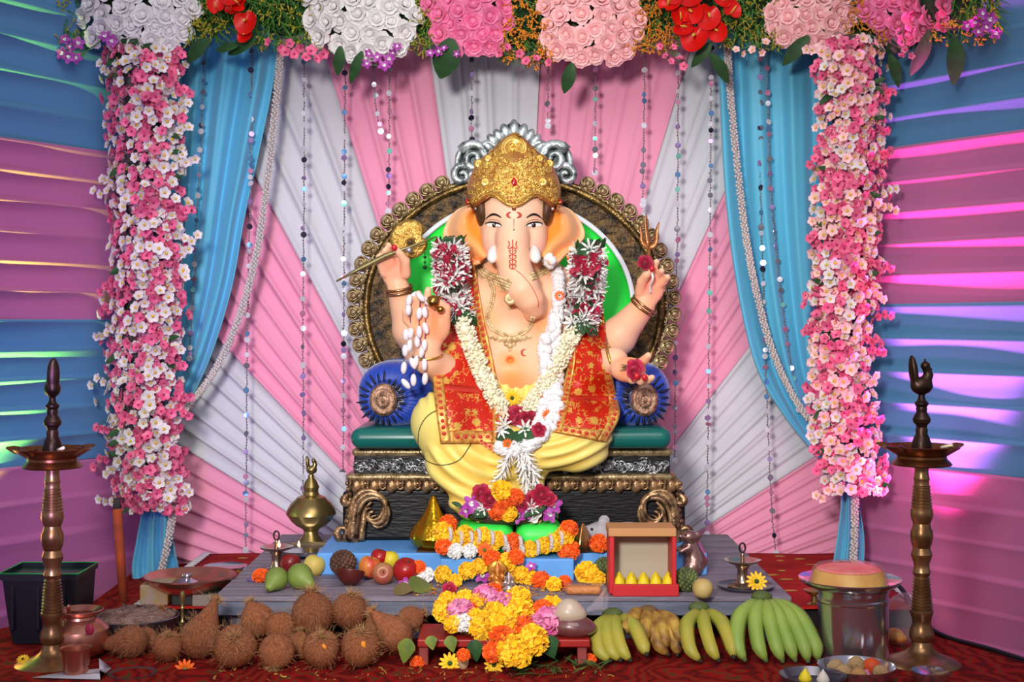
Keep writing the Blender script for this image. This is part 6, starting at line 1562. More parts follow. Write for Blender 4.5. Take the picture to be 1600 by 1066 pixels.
# tiny figurines
def figurine(px, py, Z, s, m, label, halo):
    t = thing('seated_figurine', W(px, py, Z), label, 'figurine'); b = W(px, py, Z)
    f = SDF(b - Vector((.03, .03, .005)) * s, b + Vector((.03, .03, .075)) * s, .0016 * s)
    f.ell(b + Vector((0, 0, .010)) * s, (.022 * s, .016 * s, .010 * s), .006 * s); f.ell(b + Vector((0, 0, .026)) * s, (.013 * s, .011 * s, .015 * s), .006 * s); f.ell(b + Vector((0, -.002, .047)) * s, (.010 * s, .010 * s, .010 * s), .004 * s)
    f.chain([b + Vector((0, -.010, .045)) * s, b + Vector((.001, -.015, .036)) * s, b + Vector((.006, -.014, .029)) * s], [.004 * s, .0035 * s, .002 * s], .002 * s)
    f.cone(b + Vector((0, 0, .055)) * s, b + Vector((0, 0, .068)) * s, .008 * s, .002 * s, .003 * s)
    for sx in (-1, 1):
        f.ell(b + Vector((sx * .011, 0, .047)) * s, (.006 * s, .003 * s, .007 * s), .002 * s); f.chain([b + Vector((sx * .012, 0, .034)) * s, b + Vector((sx * .020, -.004, .024)) * s, b + Vector((sx * .017, -.010, .033)) * s], [.005 * s, .004 * s, .003 * s], .003 * s)
    f.mb(1).build('figure_body', m, t)
    if halo:
        g = MB(); g.lathe([(0, .002), (.021 * s, .002), (.023 * s, 0), (.021 * s, -.002), (0, -.002)], 24, Matrix.Translation(b + Vector((0, .014, .045)) * s) @ Matrix.Rotation(PI / 2, 4, 'X')); g.build('halo', mat('halo_gold', '#d99a3c', .3, .6), t)
figurine(777, 921, 3.46, 1.05, mat('orange_brass', '#cf8038', .35, .5), 'small orange figurine with round halo amid the flowers', True)
figurine(795, 925, 3.43, .75, mat('silver_glass', '#c9b3ae', .12, .7), 'tiny silvery figurine right of the orange one', False)
t = thing('wrapped_sweet_pack', G(910, 932, BOARD), 'orange sweets in clear plastic at the board edge', 'pack'); a = G(912, 931, BOARD)
g = MB(); g.rbox(a + Vector((0, .02, .011)), (.088, .035, .020), .008, 3); g.build('orange_sweets', mat('orange_sweet', '#d68a3c', .5, c2='#c8702a', vs=40, bump=.4, bs=120), t)
PLASTIC = mat('clear_plastic', '#f2eef2', .12, trans=.9, ior=1.12, alpha=.35, spec=.6)
g = MB(); g.rbox(a + Vector((.005, .02, .013)), (.105, .045, .027), .011, 3); g.build('plastic_wrap', PLASTIC, t)
for k, (x, y, tx, ty, lb) in enumerate(((640, 922, 682, 905, 'green betel leaf folded at the board edge'), (615, 922, 640, 918, 'dry brown leaf in front of the dull red apple'))):
    tag(inst('betel_leaf', L_LIGHT if k == 0 else leaf_mesh('dry_leaf', mat('dry_leaf_brown', '#6b5a34', .8), .06, .03), None, leafM(G(x, y, BOARD - .01), G(tx, ty, BOARD - .022), .06, (0, -.8, .7), 1.5)), lb, 'leaf')

# ---------------------------------------------------------------- red stool with the flower heap
REDW = mat('red_painted_wood', '#a3201c', .45, c2='#8a1815', vs=10); Zs = 3.13; zs = CAMZ - (1000 - HY) / F * Zs
a = W(652, 1000, Zs); b = W(922, 1000, Zs)
t = thing('red_stool', ((a.x + b.x) / 2, Y(3.2), 0), 'low red wooden stool under the heap of marigolds', 'stool')
g = MB(); g.rbox(((a.x + b.x) / 2, Y(Zs + .085), zs - .009), (b.x - a.x, .17, .018), .003, 2); g.build('stool_top', REDW, t, smooth=False)
for x in (a.x + .014, b.x - .018):
    for yy in (Zs + .02, Zs + .15): g = MB(); g.rbox((x, Y(yy), (zs - .018) / 2), (.022, .022, zs - .018), .002, 1); g.build('leg', mat('faded_red_wood', '#8d3b38', .6), t, smooth=False)
PILE = [(695, 954, 'y', 1.15), (719, 960, 'p', 1.35), (758, 936, 'p', 1.3), (786, 944, 'p', 1.1), (727, 939, 'y', 1.0), (747, 944, 'y', 1.0), (773, 960, 'y', 1.1), (809, 939, 'y', 1.3), (811, 960, 'y', 1.4), (752, 982, 'y', 1.1), (777, 984, 'y', 1.2), (820, 983, 'o', 1.15), (832, 1001, 'y', 1.4), (784, 1000, 'o', 1.25), (796, 1017, 'y', 1.4), (769, 1019, 'o', .9),
        (724, 1024, 'o', .6), (723, 974, 'w', .9), (848, 954, 'o', 1.0), (862, 948, 'y', 1.0), (858, 971, 'p', 1.35), (840, 975, 'p', .9), (795, 968, 'y', 1.1), (740, 966, 'y', .9), (708, 976, 'y', .8), (795, 982, 'y', 1.0), (770, 926, 'o', .9), (735, 952, 'o', .8), (812, 1026, 'y', 1.1), (700, 940, 'y', .9), (760, 972, 'y', 1.0)]
PL = ['large yellow marigold at the far left of the stool heap', 'large pink ruffled flower at the left of the stool heap', 'pink ruffled flower at the top of the stool heap', 'smaller pink ruffled flower at the top right of the stool heap', 'yellow marigold at the upper left of the stool heap, left of two', 'yellow marigold at the upper left of the stool heap, right of two', 'yellow marigold just below the top pink flowers', 'yellow marigold at the upper right of the stool heap',
      'big yellow marigold right of the middle of the stool heap', 'yellow marigold left in the third row of the stool heap', 'yellow marigold in the middle of the third row of the stool heap', 'orange marigold at the right edge of the stool heap', 'big yellow marigold hanging lowest right over the stool edge', 'orange marigold hanging over the middle of the stool edge', 'big yellow marigold below the stool edge', 'small orange marigold left of the yellow one below the stool edge',
      'tiny orange marigold under the stool next to the pale nut', 'white flower below the large pink one in the stool heap', 'orange marigold behind the right pink flower on the stool', 'yellow marigold behind the right pink flower on the stool', 'large pink ruffled flower at the right of the stool heap', 'small pink ruffled flower left of the large right one', 'yellow marigold in the very centre of the stool heap', 'small yellow marigold right of the left pink flower', 'small yellow marigold low at the left of the stool heap',
      'yellow marigold between the two orange ones of the stool heap', 'orange marigold behind the top pink flowers', 'small orange marigold amid the upper left yellow ones', 'lowest yellow marigold of the stool heap near the carpet', 'yellow marigold topmost at the left end of the stool heap', 'yellow marigold left of the centre one in the stool heap']
KN_ = {'y': (F_MY, 'marigold'), 'o': (F_MO, 'marigold'), 'p': (F_CARN, 'pink_carnation'), 'w': (F_MW, 'white_flower')}
for (x, y, c, s), lb in zip(PILE, PL):
    m, nm = KN_[c]; Z = 3.26 - (y - 930) / 100 * .18 if y < 990 else 3.13 - (y - 990) * .0012
    single(m, x, y, Z - .02, lb, 'flowers heaped on the red stool', s * 1.08, (0, -.9, .5), nm)
g = MB(); g.ell((W(775, 975, 3.22).x, Y(3.22), zs + .02), (.13, .05, .055), 16, 10); tag(g.build('flower_stems_heap', mat('crushed_stems', '#4f5a26', .9, c2='#8a5a2a', vs=50)), 'crushed stems and petals filling the heap on the red stool', 'petals', kind='stuff')
single(F_DAISY, 703, 1037, 3.12, 'yellow daisy-like flower on the carpet before the stool on the left', s=1.05); single(F_DAISY, 772, 1039, 3.09, 'yellow daisy-like flower on the carpet below the heap', s=.95); single(F_MO, 652, 1036, 3.14, 'orange marigold at the left leg of the red stool', s=.7); single(F_MO, 923, 1031, 3.16, 'small orange marigold at the right leg of the red stool', s=.6); single(F_DAISO, 289, 1047, 3.11, 'orange flower with a yellow heart on the carpet before the coconuts', s=1.0, n=(0, -1, .3))
for (x0, y0, x1, y1, wd, m, lb) in ((672, 994, 676, 1016, 1.2, L_BETEL, 'leaf tip hanging from the stool edge beside the left leg'), (702, 994, 708, 1020, 1.1, L_BETEL, 'bright leaf tip hanging from the stool edge'), (852, 994, 866, 1030, 1.2, L_BETELD, 'green leaf hanging from the stool edge on the right'), (638, 998, 630, 1038, .95, L_BETEL, 'yellow-green betel leaf leaning on the coconut by the stool'), (740, 1000, 745, 1035, 1.0, L_BETELD, 'dark leaf hanging behind the marigolds of the stool')):
    tag(inst('betel_leaf', m, None, leafM(W(x0, y0, 3.11), W(x1, y1, 3.10), .06, (0, -1, .15), wd)), lb, 'leaf')
g = MB(); rr = random.Random(12)
for k in range(70):
    p = G(rr.uniform(800, 945), rr.uniform(1036, 1056), FLOOR - .004); M = leafM(p, p + Vector((rr.uniform(-.05, .05), rr.uniform(-.03, .03), rr.uniform(.0, .02))), 1, (0, 0, 1)); g.add([M @ Vector(v) for v in ((0, 0, 0), (.5, .12, .05), (1, 0, .02), (.5, -.12, .05))], [(0, 1, 2, 3)])
tag(g.build('grass_blades', mat('fresh_durva_green', '#3c6a2c', .6, c2='#284a20', vs=30)), 'scattered green grass blades on the carpet before the stool', 'grass', kind='stuff')
g = MB(); g.ell(G(724, 1045, FLOOR) + Vector((0, 0, .018)), (.013, .013, .022), 12, 8); tag(g.build('betel_nut', mat('pale_nut', '#c9a680', .6)), 'pale oval nut beside the daisy on the carpet', 'nut')

# ---------------------------------------------------------------- coconuts
HUSK = mat('coconut_husk', '#a9663f', .60, c2='#743f25', vs=3.5, aniso=(5, 5, .8), bump=.5, bs=14, rnd=.22); COIR = mat('coir_fibre', '#b58a5c', .85)
def coconut_meshes(seed, L=1.0, tip=0.0):
    rr = random.Random(seed)
    prof = [(0, -.98), (.3, -.94), (.62, -.76), (.88, -.42), (1, 0), (.95, .38), (.78, .70), (.5, .9 + tip * .2), (.24, .98 + tip * .6), (.1, 1.0 + tip), (0, 1.02 + tip)]
    g = MB(); g.lathe(prof, 22, rfun=lambda a, r, z: 1 + .035 * math.cos(3 * a + seed) + .02 * math.sin(7 * a + z * 3)); h = g.mesh('husk', HUSK)
    g = MB()
    for k in range(170):
        z = rr.uniform(-.9, 1.0); a = rr.uniform(0, 6.28); rad = np.interp(z, [p[1] for p in prof], [p[0] for p in prof]); p = Vector((rad * math.cos(a), rad * math.sin(a), z))
        d = Vector((math.cos(a) * rr.uniform(.1, .9), math.sin(a) * rr.uniform(.1, .9), rr.uniform(-.2, 1))).normalized() * rr.uniform(.2, .5)
        g.tube([p, p + d * .5, p + d + Vector((rr.gauss(0, .1), rr.gauss(0, .1), 0))], [.008, .007, .003], 3)
    for k in range(90):
        a = rr.uniform(0, 6.28); p = Vector((.12 * math.cos(a), .12 * math.sin(a), .95 + tip * .7)); d = Vector((rr.gauss(0, .25), rr.gauss(0, .25), rr.uniform(.1, .5)))
        g.tube([p, p + d * .6, p + d], [.014, .012, .004], 3)
    return h, g.mesh('coir_tuft', COIR)
CN = [coconut_meshes(1, tip=.1), coconut_meshes(2, tip=.35), coconut_meshes(3, tip=1.3)]
TIK = mat('turmeric_mark', '#e58a12', .6)
def coconut(px, py, r, kind, Z, ax, label, mark=False, sl=1.0):
    c = W(px, py, Z); u = S(Z) * r; c.z = max(c.z, u * .93)
    t = thing('coconut', Vector((c.x, c.y, max(0, c.z - u))), label, 'coconut'); M = ori(c, ax, RV.uniform(0, 6), u) @ Matrix.Diagonal((1, 1, sl, 1))
    inst('husk', CN[kind][0], t, M); inst('coir_tuft', CN[kind][1], t, M)['kind'] = 'stuff'
    if mark: g = MB(); g.ell(W(px + r * .25, py - r * .35, Z) + Vector((0, -u * .9, 0)), (.007, .003, .010), 8, 6); g.build('orange_mark', TIK, t)
coconut(206, 1027, 26, 2, 3.22, (-1, -.1, -.10), 'long tapering coconut lying by the copper pot', sl=1.0)
coconut(262, 1021, 24, 0, 3.18, (.2, -.5, .7), 'round coconut behind the orange flower on the carpet'); coconut(240, 985, 25, 1, 3.36, (.3, .3, .8), 'coconut behind the first two, next to the steel bowl of incense')
coconut(228, 1006, 19, 1, 3.28, (-.8, -.1, .1), 'small coconut lying between the incense bowl and the long one')
coconut(312, 1012, 32, 2, 3.21, (.35, .1, .9), 'tall tapering coconut with its husk tip raised near the bell'); coconut(368, 1018, 34, 0, 3.12, (.1, -.7, .5), 'large round coconut with an orange mark, third of the front row', True)
coconut(432, 1023, 28, 0, 3.12, (0, -.6, -.6), 'round coconut right of the large marked one in the front row'); coconut(402, 971, 26, 1, 3.27, (-.3, 0, .7), 'coconut in the back row left of the two large ones'); coconut(438, 982, 25, 1, 3.26, (.7, -.2, .5), 'fibrous coconut in the back row below the largest one')
coconut(488, 962, 34, 1, 3.26, (.0, -.25, .9), 'largest coconut on top of the heap'); coconut(546, 956, 28, 0, 3.27, (.2, -.3, .9), 'coconut on top of the heap right of the largest one')
coconut(502, 1017, 30, 0, 3.12, (.1, -.6, .7), 'round coconut with an orange mark below the largest one', True); coconut(563, 1013, 31, 0, 3.12, (.1, -.5, .8), 'round coconut with an orange mark at the right of the front row', True)
coconut(618, 992, 27, 2, 3.18, (-.75, -.1, .75), 'tapering coconut leaning left beside the red stool'); coconut(468, 1012, 20, 1, 3.2, (0, .3, 1), 'small coconut wedged behind the front row'); coconut(640, 968, 20, 1, 3.29, (.8, 0, .4), 'small coconut lying against the board leg'); coconut(590, 978, 20, 1, 3.28, (-.4, 0, .8), 'fibrous coconut squeezed behind the leaning one')

# ---------------------------------------------------------------- bananas
def bananas(label, crown, tips, m, tipm, r0, bulge, Zc, Zt_, crm):
    t = thing('banana_bunch', Vector((W(crown[0], 1035, Zt_).x, Y(Zt_), 0)), label, 'banana bunch'); cp = W(crown[0], crown[1], Zc)
    for k, (x, y, b) in enumerate(tips):
        e = W(x, y, Zt_ + .006 * (k % 2)); e.z = max(e.z, .012); s = cp + (e - cp) * .04 + Vector(((x - crown[0]) * .0003, 0, 0))
        mid1 = s.lerp(e, .35) + Vector((b * bulge, -bulge * .7, .012)); mid2 = s.lerp(e, .72) + Vector((b * bulge * .8, -bulge * .7, 0))
        q = smooth_path([s, s.lerp(mid1, .35) + Vector((0, 0, .002)), mid1, mid2, e], 16); rs = np.interp(np.linspace(0, 1, 16), [0, .1, .25, .5, .8, .93, 1], [.36, .42, .85, 1, .9, .6, .3]) * r0
        g = MB(); g.tube([Vector(p) for p in q], rs, 6); bn = g.build('banana', m, t)
        d = (Vector(q[-1]) - Vector(q[-2])).normalized(); g = MB(); g.tube([Vector(q[-1]) - d * .002, Vector(q[-1]) + d * .007], [r0 * .36, r0 * .22], 6); g.build('banana_tip', tipm, bn)
    g = MB(); g.ell(cp + Vector((0, 0, .004)), (.026, .020, .015), 12, 8); g.build('crown', crm, t)
TIPB = mat('dark_banana_tip', '#2c2214', .8); BYG = mat('yellow_green_banana', '#aa9c3a', .5, c2='#8a9236', vs=9); BBR = mat('spotted_overripe_banana', '#b8933c', .55, c2='#6d4420', vs=26); BGR = mat('green_banana', '#7f9a40', .5, c2='#93a64c', vs=8); CRG = mat('green_banana_crown', '#4f5c2c', .7)
bananas('overripe brown-spotted banana bunch between the two yellow-green ones', (1012, 958), [(1043, 1040, -.8), (1040, 1012, .3), (1058, 1035, .6), (975, 985, -.3), (1062, 1005, .8), (1005, 1000, 0)], BBR, TIPB, .0185, .022, 3.30, 3.20, mat('brown_banana_crown', '#6b5030', .8))
bananas('yellow-green banana bunch next to the red stool', (957, 962), [(952, 1046, -1.4), (984, 1040, -.6), (1010, 1022, .4), (968, 1042, -1)], BYG, TIPB, .0188, .024, 3.28, 3.14, CRG)
bananas('yellow-green banana bunch in the middle of the row', (1092, 952), [(1093, 1040, -1.3), (1122, 1036, -.5), (1146, 1026, .5)], BYG, TIPB, .0188, .024, 3.28, 3.14, CRG)
bananas('large green banana bunch beside the steel container', (1190, 935), [(1163, 1030, -1.6), (1196, 1048, -1.0), (1222, 1048, -.4), (1242, 1044, .0), (1262, 1038, .6), (1278, 1030, 1.0)], BGR, CRG, .0200, .022, 3.28, 3.14, CRG)

# ---------------------------------------------------------------- left foreground: pots, bowls, tray
t = thing('copper_pot', G(122, 1028, FLOOR), 'round copper water pot in front of the left lamp', 'pot'); Zq = FLOOR * F / (1026 - HY)
lathe_px([(1026, 0), (1026, 26), (1019, 38), (1007, 46), (995, 48), (982, 45), (972, 35), (966, 27), (962, 26), (957, 33), (953, 37), (952, 35), (959, 24), (968, 24), (985, 30), (985, 0)], 124, Zq).build('pot_body', COPPER, t)
g = MB(); g.tube([W(112, 975, Zq), W(106, 950, Zq - .01), W(108, 946, Zq - .012)], .004, 8); g.build('spoon_handle', COPPER, t)
g = MB(); g.ell(W(140, 984, Zq - .072), (.011, .005, .014), 12, 8); tag(g.build('red_petal_mark', PM_CRIM), 'crimson petal stuck on the copper pot', 'petal')
t = thing('copper_tumbler', G(119, 1057, FLOOR), 'small copper tumbler in front of the copper pot', 'tumbler'); Zq = FLOOR * F / (1055 - HY)
lathe_px([(1055, 0), (1055, 19), (1040, 20), (1020, 22), (1013, 25), (1012, 25), (1014, 22), (1050, 18), (1050, 0)], 119, Zq).build('tumbler_body', COPPER, t)
t = thing('incense_bowl', G(212, 1000, FLOOR), 'wide steel bowl heaped with ash and grain behind the coconuts', 'bowl'); Zq = FLOOR * F / (1003 - HY)
lathe_px([(1003, 0), (1003, 46), (990, 58), (972, 65), (962, 68), (961, 66), (972, 62), (975, 0)], 212, Zq).build('bowl_shell', STEELD, t)
g = MB(); rr = random.Random(4); c = W(212, 963, Zq); u = S(Zq); rows = []
for k in range(40):
    a = 2 * PI * k / 40; rows.append([c + Vector((63 * u * f * math.cos(a), 63 * u * f * math.sin(a), (.022 * (1 - f * f) + rr.uniform(-.004, .006) * (f < .95)))) for f in (.02, .2, .4, .6, .8, .97)])
g.grid(rows, cu=True); tag(g.build('grain_heap', mat('ash_and_grain', '#8f7466', .95, c2='#6b4a42', vs=40, bump=1, bs=120)), 'heap of brown ash and grain in the wide steel bowl', 'grain', kind='stuff')
t = thing('incense_stick', W(194, 952, Zq), 'thick orange incense stick standing in the steel bowl', 'incense stick')
g = MB(); g.tube([W(193, 940, Zq + .02), W(188, 870, Zq + .02), W(183, 795, Zq + .02)], [.0105, .0115, .0115], 10); g.build('incense_paste', mat('orange_incense', '#9c3f10', .8, c2='#7d300c', vs=20), t)
g = MB(); g.tube([W(194, 962, Zq + .02), W(193, 938, Zq + .02)], .004, 6); g.build('wooden_end', mat('stick_wood', '#5a3a2a', .8), t); g = MB(); g.tube([W(183, 796, Zq + .02), W(182.5, 779, Zq + .02)], [.0115, .008], 10); g.build('burnt_tip', mat('burnt_ash', '#2c2622', .9), t)
t = thing('stage_light', G(65, 1016, FLOOR), 'black square stage lamp with green light painted on the rim on the carpet at the far left', 'stage lamp'); Zq = 3.33
BLKP = mat('black_plastic', '#12131a', .5)
a = W(6, 905, Zq); b = W(118, 905, Zq); g = MB(); P = []
for (yy, x0, x1, dz) in ((1013, 16, 112, .015), (960, 9, 116, .008), (908, 4, 118, 0), (906, -2, 122, 0), (897, -2, 122, 0)):
    p, q_ = W(x0, yy, Zq), W(x1, yy, Zq); p.z = max(p.z, .002); q_.z = p.z; P.append([p + Vector((0, dz, 0)), q_ + Vector((0, dz, 0)), q_ + Vector((0, .16 - dz, 0)), p + Vector((0, .16 - dz, 0))])
g.grid(P, cv=True); g.f.append((0, 3, 2, 1)); g.mi.append(0); g.build('lamp_housing', BLKP, t, smooth=False)
p0, p1, p2, p3 = P[-1]; g = MB(); g.tube([p0, p1, p2, p3], .002, 6, closed=True); g.build('green_light_rim', mat('green_light_paint', '#1fae4a', .3), t)  # green light showing along the lamp's edge, painted as plain colour
g = MB(); g.add([p0 - Vector((0, 0, .01)), p1 - Vector((0, 0, .01)), p2 - Vector((0, 0, .01)), p3 - Vector((0, 0, .01))], [(0, 1, 2, 3)]); g.build('lamp_lens', mat('green_lens', '#0a2a16', .2), t)
for x in (20, 60, 100): g = MB(); p = W(x, 950, Zq + .004); g.rbox(p, (.010, .012, .11), .002, 1); g.build('housing_rib', BLKP, t, smooth=False)
g = MB(); g.ell(W(122, 937, Zq + .06), (.014, .012, .014), 10, 8); g.build('tilt_knob', BLKP, t)
# copper tray on packets
for (x0, y0, x1, y1, Z0, dp, m, nm, lb) in ((218, 914, 262, 949, 3.53, .10, mat('white_yellow_carton', '#9c8040', .6, c2='#93867c', vs=30), 'small_carton', 'white and yellow carton under the rim of the copper tray'), (268, 927, 345, 950, 3.53, .12, mat('dark_green_carton', '#1d3a2c', .6, c2='#2c2220', vs=14), 'flat_carton', 'dark green carton under the copper tray'), (300, 930, 330, 949, 3.515, .02, mat('white_label_card', '#857a70', .7), 'paper_card', 'pale card leaning on the dark green carton')):
    p = W(x0, y0, Z0); q_ = W(x1, y1, Z0); g = MB(); hh = p.z - zst - .004; g.rbox(((p.x + q_.x) / 2, Y(Z0 + dp / 2), zst + .003 + hh / 2), (q_.x - p.x, dp, hh), .003, 2); tag(g.build(nm, m, smooth=False), lb, 'carton')
t = thing('copper_tray', W(297, 926, 3.60), 'shallow round copper tray left of the board', 'tray')
lathe_px([(928, 0), (928, 36), (920, 50), (908, 66), (900, 71), (898, 71), (899, 68), (908, 60), (916, 44), (918, 0)], 297, 3.60, 48).build('tray_dish', COPPER, t)
t = thing('steel_cup', W(292, 910, 3.6), 'small steel cup lying in the copper tray', 'cup'); lathe_px([(915, 0), (915, 14), (909, 17), (906, 10), (903, 6), (899, 8), (897, 7), (896, 0)], 292, 3.59).build('cup_body', STEEL, t)
for (x, y, hw, Z, lb) in ((352, 884, 34, 4.04, 'flat steel plate on the red cloth behind the copper tray'), (392, 888, 18, 3.95, 'small steel plate on the red cloth beside the board')):
    t = thing('steel_plate', W(x, y, Z), lb, 'plate'); lathe_px([(y + 6, 0), (y + 6, hw - 6), (y + 1, hw), (y, hw), (y + 3.5, hw - 6), (y + 4, 0)], x, STAGE * F / (y + 7 - HY)).build('plate_dish', STEEL, t)
t = thing('steel_bowl', G(318, 986, FLOOR), 'small steel bowl behind the brass bell', 'bowl'); lathe_px([(986, 0), (986, 15), (975, 22), (960, 27), (958, 27), (960, 24.5), (976, 17), (980, 0)], 318, FLOOR * F / (984 - HY) - .02).build('bowl_shell', STEEL, t)
t = thing('brass_bell', G(285, 1012, FLOOR), 'slim brass handbell with a long handle among the coconuts', 'bell'); Zq = 3.24
lathe_px([(1018, 0), (1018, 2), (1008, 3), (1004, 9), (1001, 9.5), (996, 7.5), (988, 5.5), (984, 2.6), (976, 2.2), (972, 4), (968, 2.2), (956, 2), (950, 3.4), (946, 2), (940, 3), (932, 4.5), (926, 3.6), (922, 0)], 285, Zq).build('bell_body', BRASSG, t)
t = thing('blue_tray', G(190, 1014, FLOOR), 'blue plastic strip behind the long coconut', 'tray'); p = G(193, 1012, FLOOR); g = MB(); g.rbox(p + Vector((0, .03, .012)), (.10, .05, .024), .004, 2); g.build('tray_body', mat('blue_plastic', '#2a56a8', .4), t, smooth=False)
t = thing('steel_dish', G(205, 1057, FLOOR), 'flat steel dish on the carpet at the lower left', 'plate'); lathe_px([(1056, 0), (1056, 26), (1052, 38), (1051, 38), (1053, 26), (1053, 0)], 207, 3.07).build('plate_dish', STEELD, t)
g = MB(); p = G(110, 1062, FLOOR); g.add([p + Vector((-.085, 0, .004)), p + Vector((.07, -.01, .003)), p + Vector((.075, .055, .012)), p + Vector((-.02, .05, .006)), p + Vector((.03, .11, .02))], [(0, 1, 2, 3), (1, 4, 2)]); tag(g.build('white_paper', mat('white_paper', '#b9b2bd', .8), solid=.001), 'crumpled white paper in front of the copper tumbler', 'paper')
g = MB(); p = G(148, 1040, FLOOR); tag(inst('white_flower', F_DAISY, None, ori(G(30 + 0, 1042, FLOOR) + Vector((.012, -.01, .02)), (0, -.6, 1), 0, .6)), 'yellow flower lying on the foot of the left lamp', 'flower')
single(F_DAISY, 192, 1002, 3.22, 'tiny yellow flower on the blue strip', s=.5)

# ---------------------------------------------------------------- right foreground: steel container, bowls, bag
Zq = 3.20
t = thing('steel_container', G(1333, 1034, FLOOR), 'tall shiny steel container beside the green bananas', 'container')
lathe_px([(1030, 0), (1030, 52), (1027, 54), (940, 54), (938, 55.5), (934, 55.5), (932, 54), (924, 54), (920, 56), (918, 56), (920, 52), (1025, 51), (1025, 0)], 1333, Zq, 48).build('container_wall', STEEL, t)
t = thing('steel_lid_plate', W(1328, 918, Zq), 'wide steel plate covering the tall container', 'plate'); lathe_px([(918, 0), (918, 58), (912, 72), (905, 79), (903, 79), (905, 76), (910, 66), (913, 0)], 1328, Zq, 48).build('plate_dish', STEEL, t)
t = thing('sweet_tub', W(1326, 912, Zq), 'clear round tub of pink and orange sweets on the steel plate', 'tub')
lathe_px([(911, 0), (911, 58), (893, 53), (890, 50), (889, 0)], 1326, Zq, 40).build('orange_sweet_fill', mat('amber_sweet', '#c48436', .5, c2='#d8a850', vs=14), t)
lathe_px([(889.5, 0), (889.5, 49), (887.5, 46), (886, 0)], 1326, Zq, 40).build('pink_sweet_top', mat('coral_pink_sweet', '#f2605e', .6, c2='#f08a80', vs=20, bump=.6, bs=80), t)
lathe_px([(912, 62), (893, 57), (886, 53), (883, 50), (882, 0)], 1326, Zq, 40).build('clear_cover', PLASTIC, t)
t = thing('steel_sweet_bowl', G(1340, 1063, FLOOR), 'steel bowl of round sweets in the right foreground', 'bowl'); Zq2 = 3.0
lathe_px([(1075, 0), (1075, 40), (1062, 50), (1046, 58), (1040, 60), (1039, 60), (1042, 57), (1060, 46), (1066, 0)], 1338, Zq2, 40).build('bowl_shell', STEEL, t)
LAD = mat('pale_laddu', '#b3946a', .75, c2='#9c7a50', vs=50, bump=.7, bs=140)
for (x, y, r, m, lb) in ((1306, 1044, 14, LAD, 'pale round sweet at the left rim of the steel bowl'), (1318, 1053, 15, LAD, 'pale round sweet at the front left of the steel bowl'), (1338, 1040, 14, LAD, 'pale round sweet at the back of the steel bowl'), (1362, 1042, 14, mat('orange_laddu', '#d5511c', .6, c2='#b83c10', vs=50), 'orange round sweet in the steel bowl'), (1376, 1052, 13, LAD, 'pale round sweet at the right of the steel bowl'), (1342, 1058, 14, mat('tan_laddu', '#b98a58', .75, c2='#9c7040', vs=50), 'tan round sweet at the front of the steel bowl')):
    Zr = 3.02 - (y - 1045) * .004; g = MB(); g.ell(W(x, y, Zr), S(Zr) * r, 16, 10); tag(g.build('round_sweet', m), lb, 'sweet')
single(F_CARN, 1352, 1054, 2.97, 'small pink flower among the round sweets', s=.45)
t = thing('steel_tray', G(1258, 1062, FLOOR), 'steel tray with offerings at the lower edge', 'tray'); lathe_px([(1075, 0), (1075, 44), (1056, 52), (1054, 52), (1066, 42), (1068, 0)], 1270, 2.93, 40).build('tray_dish', STEELD, t)
for (x, y, m, lb) in ((1258, 1066, mat('yellow_sweet_dough', '#e2c81e', .55), 'pointed yellow sweet on the steel tray'), (1286, 1068, mat('white_sweet', '#d2c6bc', .6), 'pointed white sweet on the steel tray')):
    g = MB(); u = S(2.93); g.lathe([(0, 0), (9 * u, 1 * u), (10.5 * u, 6 * u), (7 * u, 13 * u), (2.5 * u, 19 * u), (0, 23 * u)], 18, Matrix.Translation(W(x, y, 2.93)), rfun=lambda a, r, z: 1 + .06 * math.sin(a * 9)); tag(g.build('pointed_sweet', m), lb, 'sweet')
t = thing('steel_bowl', G(1452, 1062, FLOOR), 'small steel bowl at the foot of the right lamp', 'bowl'); lathe_px([(1070, 0), (1070, 20), (1058, 27), (1049, 29), (1048, 29), (1050, 26), (1062, 0)], 1453, 3.0).build('bowl_shell', STEEL, t)
# plastic bag
t = thing('plastic_bag', G(1405, 1005, FLOOR), 'clear plastic bag slumped between the steel container and the lamp', 'bag')
g = MB(); rr = random.Random(6); rows = []
for i in range(14):
    v = i / 13; row = []
    for k in range(28):
        a = 2 * PI * k / 28; r = (34 * math.sin(PI * min(.98, .18 + v * .8)) ** .7) * (1 + .10 * math.sin(3 * a + v * 5) + .06 * math.sin(7 * a - v * 9)) * S(3.35); p = W(1402 + 10 * v, 1004 - 78 * v, 3.35); p.z = max(p.z, .004)
        row.append(p + Vector((r * math.cos(a), r * math.sin(a) * .7, 0)))
    rows.append(row)
g.grid(rows, cv=True); g.build('bag_film', mat('bag_film', '#e8d6e2', .2, trans=.6, alpha=.28, ior=1.1), t)
g = MB(); g.ell(W(1396, 992, 3.34) , (.026, .02, .017), 10, 7); g.ell(W(1405, 998, 3.33), (.02, .018, .012), 10, 7); g.build('yellow_contents', mat('yellow_snack', '#d8a93a', .6, c2='#c8622a', vs=50), t)
t = thing('plastic_pouch', G(890, 992, FLOOR - zs), 'plastic pouch of brown powder standing on the red stool', 'pouch'); p = W(893, 995, 3.17); p.z = zs
sd2 = SDF(p + Vector((-.08, -.05, -.005)), p + Vector((.09, .06, .12)), .0035); sd2.ell(p + Vector((0, 0, .024)), (.052, .034, .026), .01); sd2.ell(p + Vector((.01, 0, .018)), (.050, .034, .02), .01)
sd2.mb(1).build('brown_powder', mat('brown_powder', '#5e3030', .35, c2='#7a4a44', vs=20, coat=.8), t)
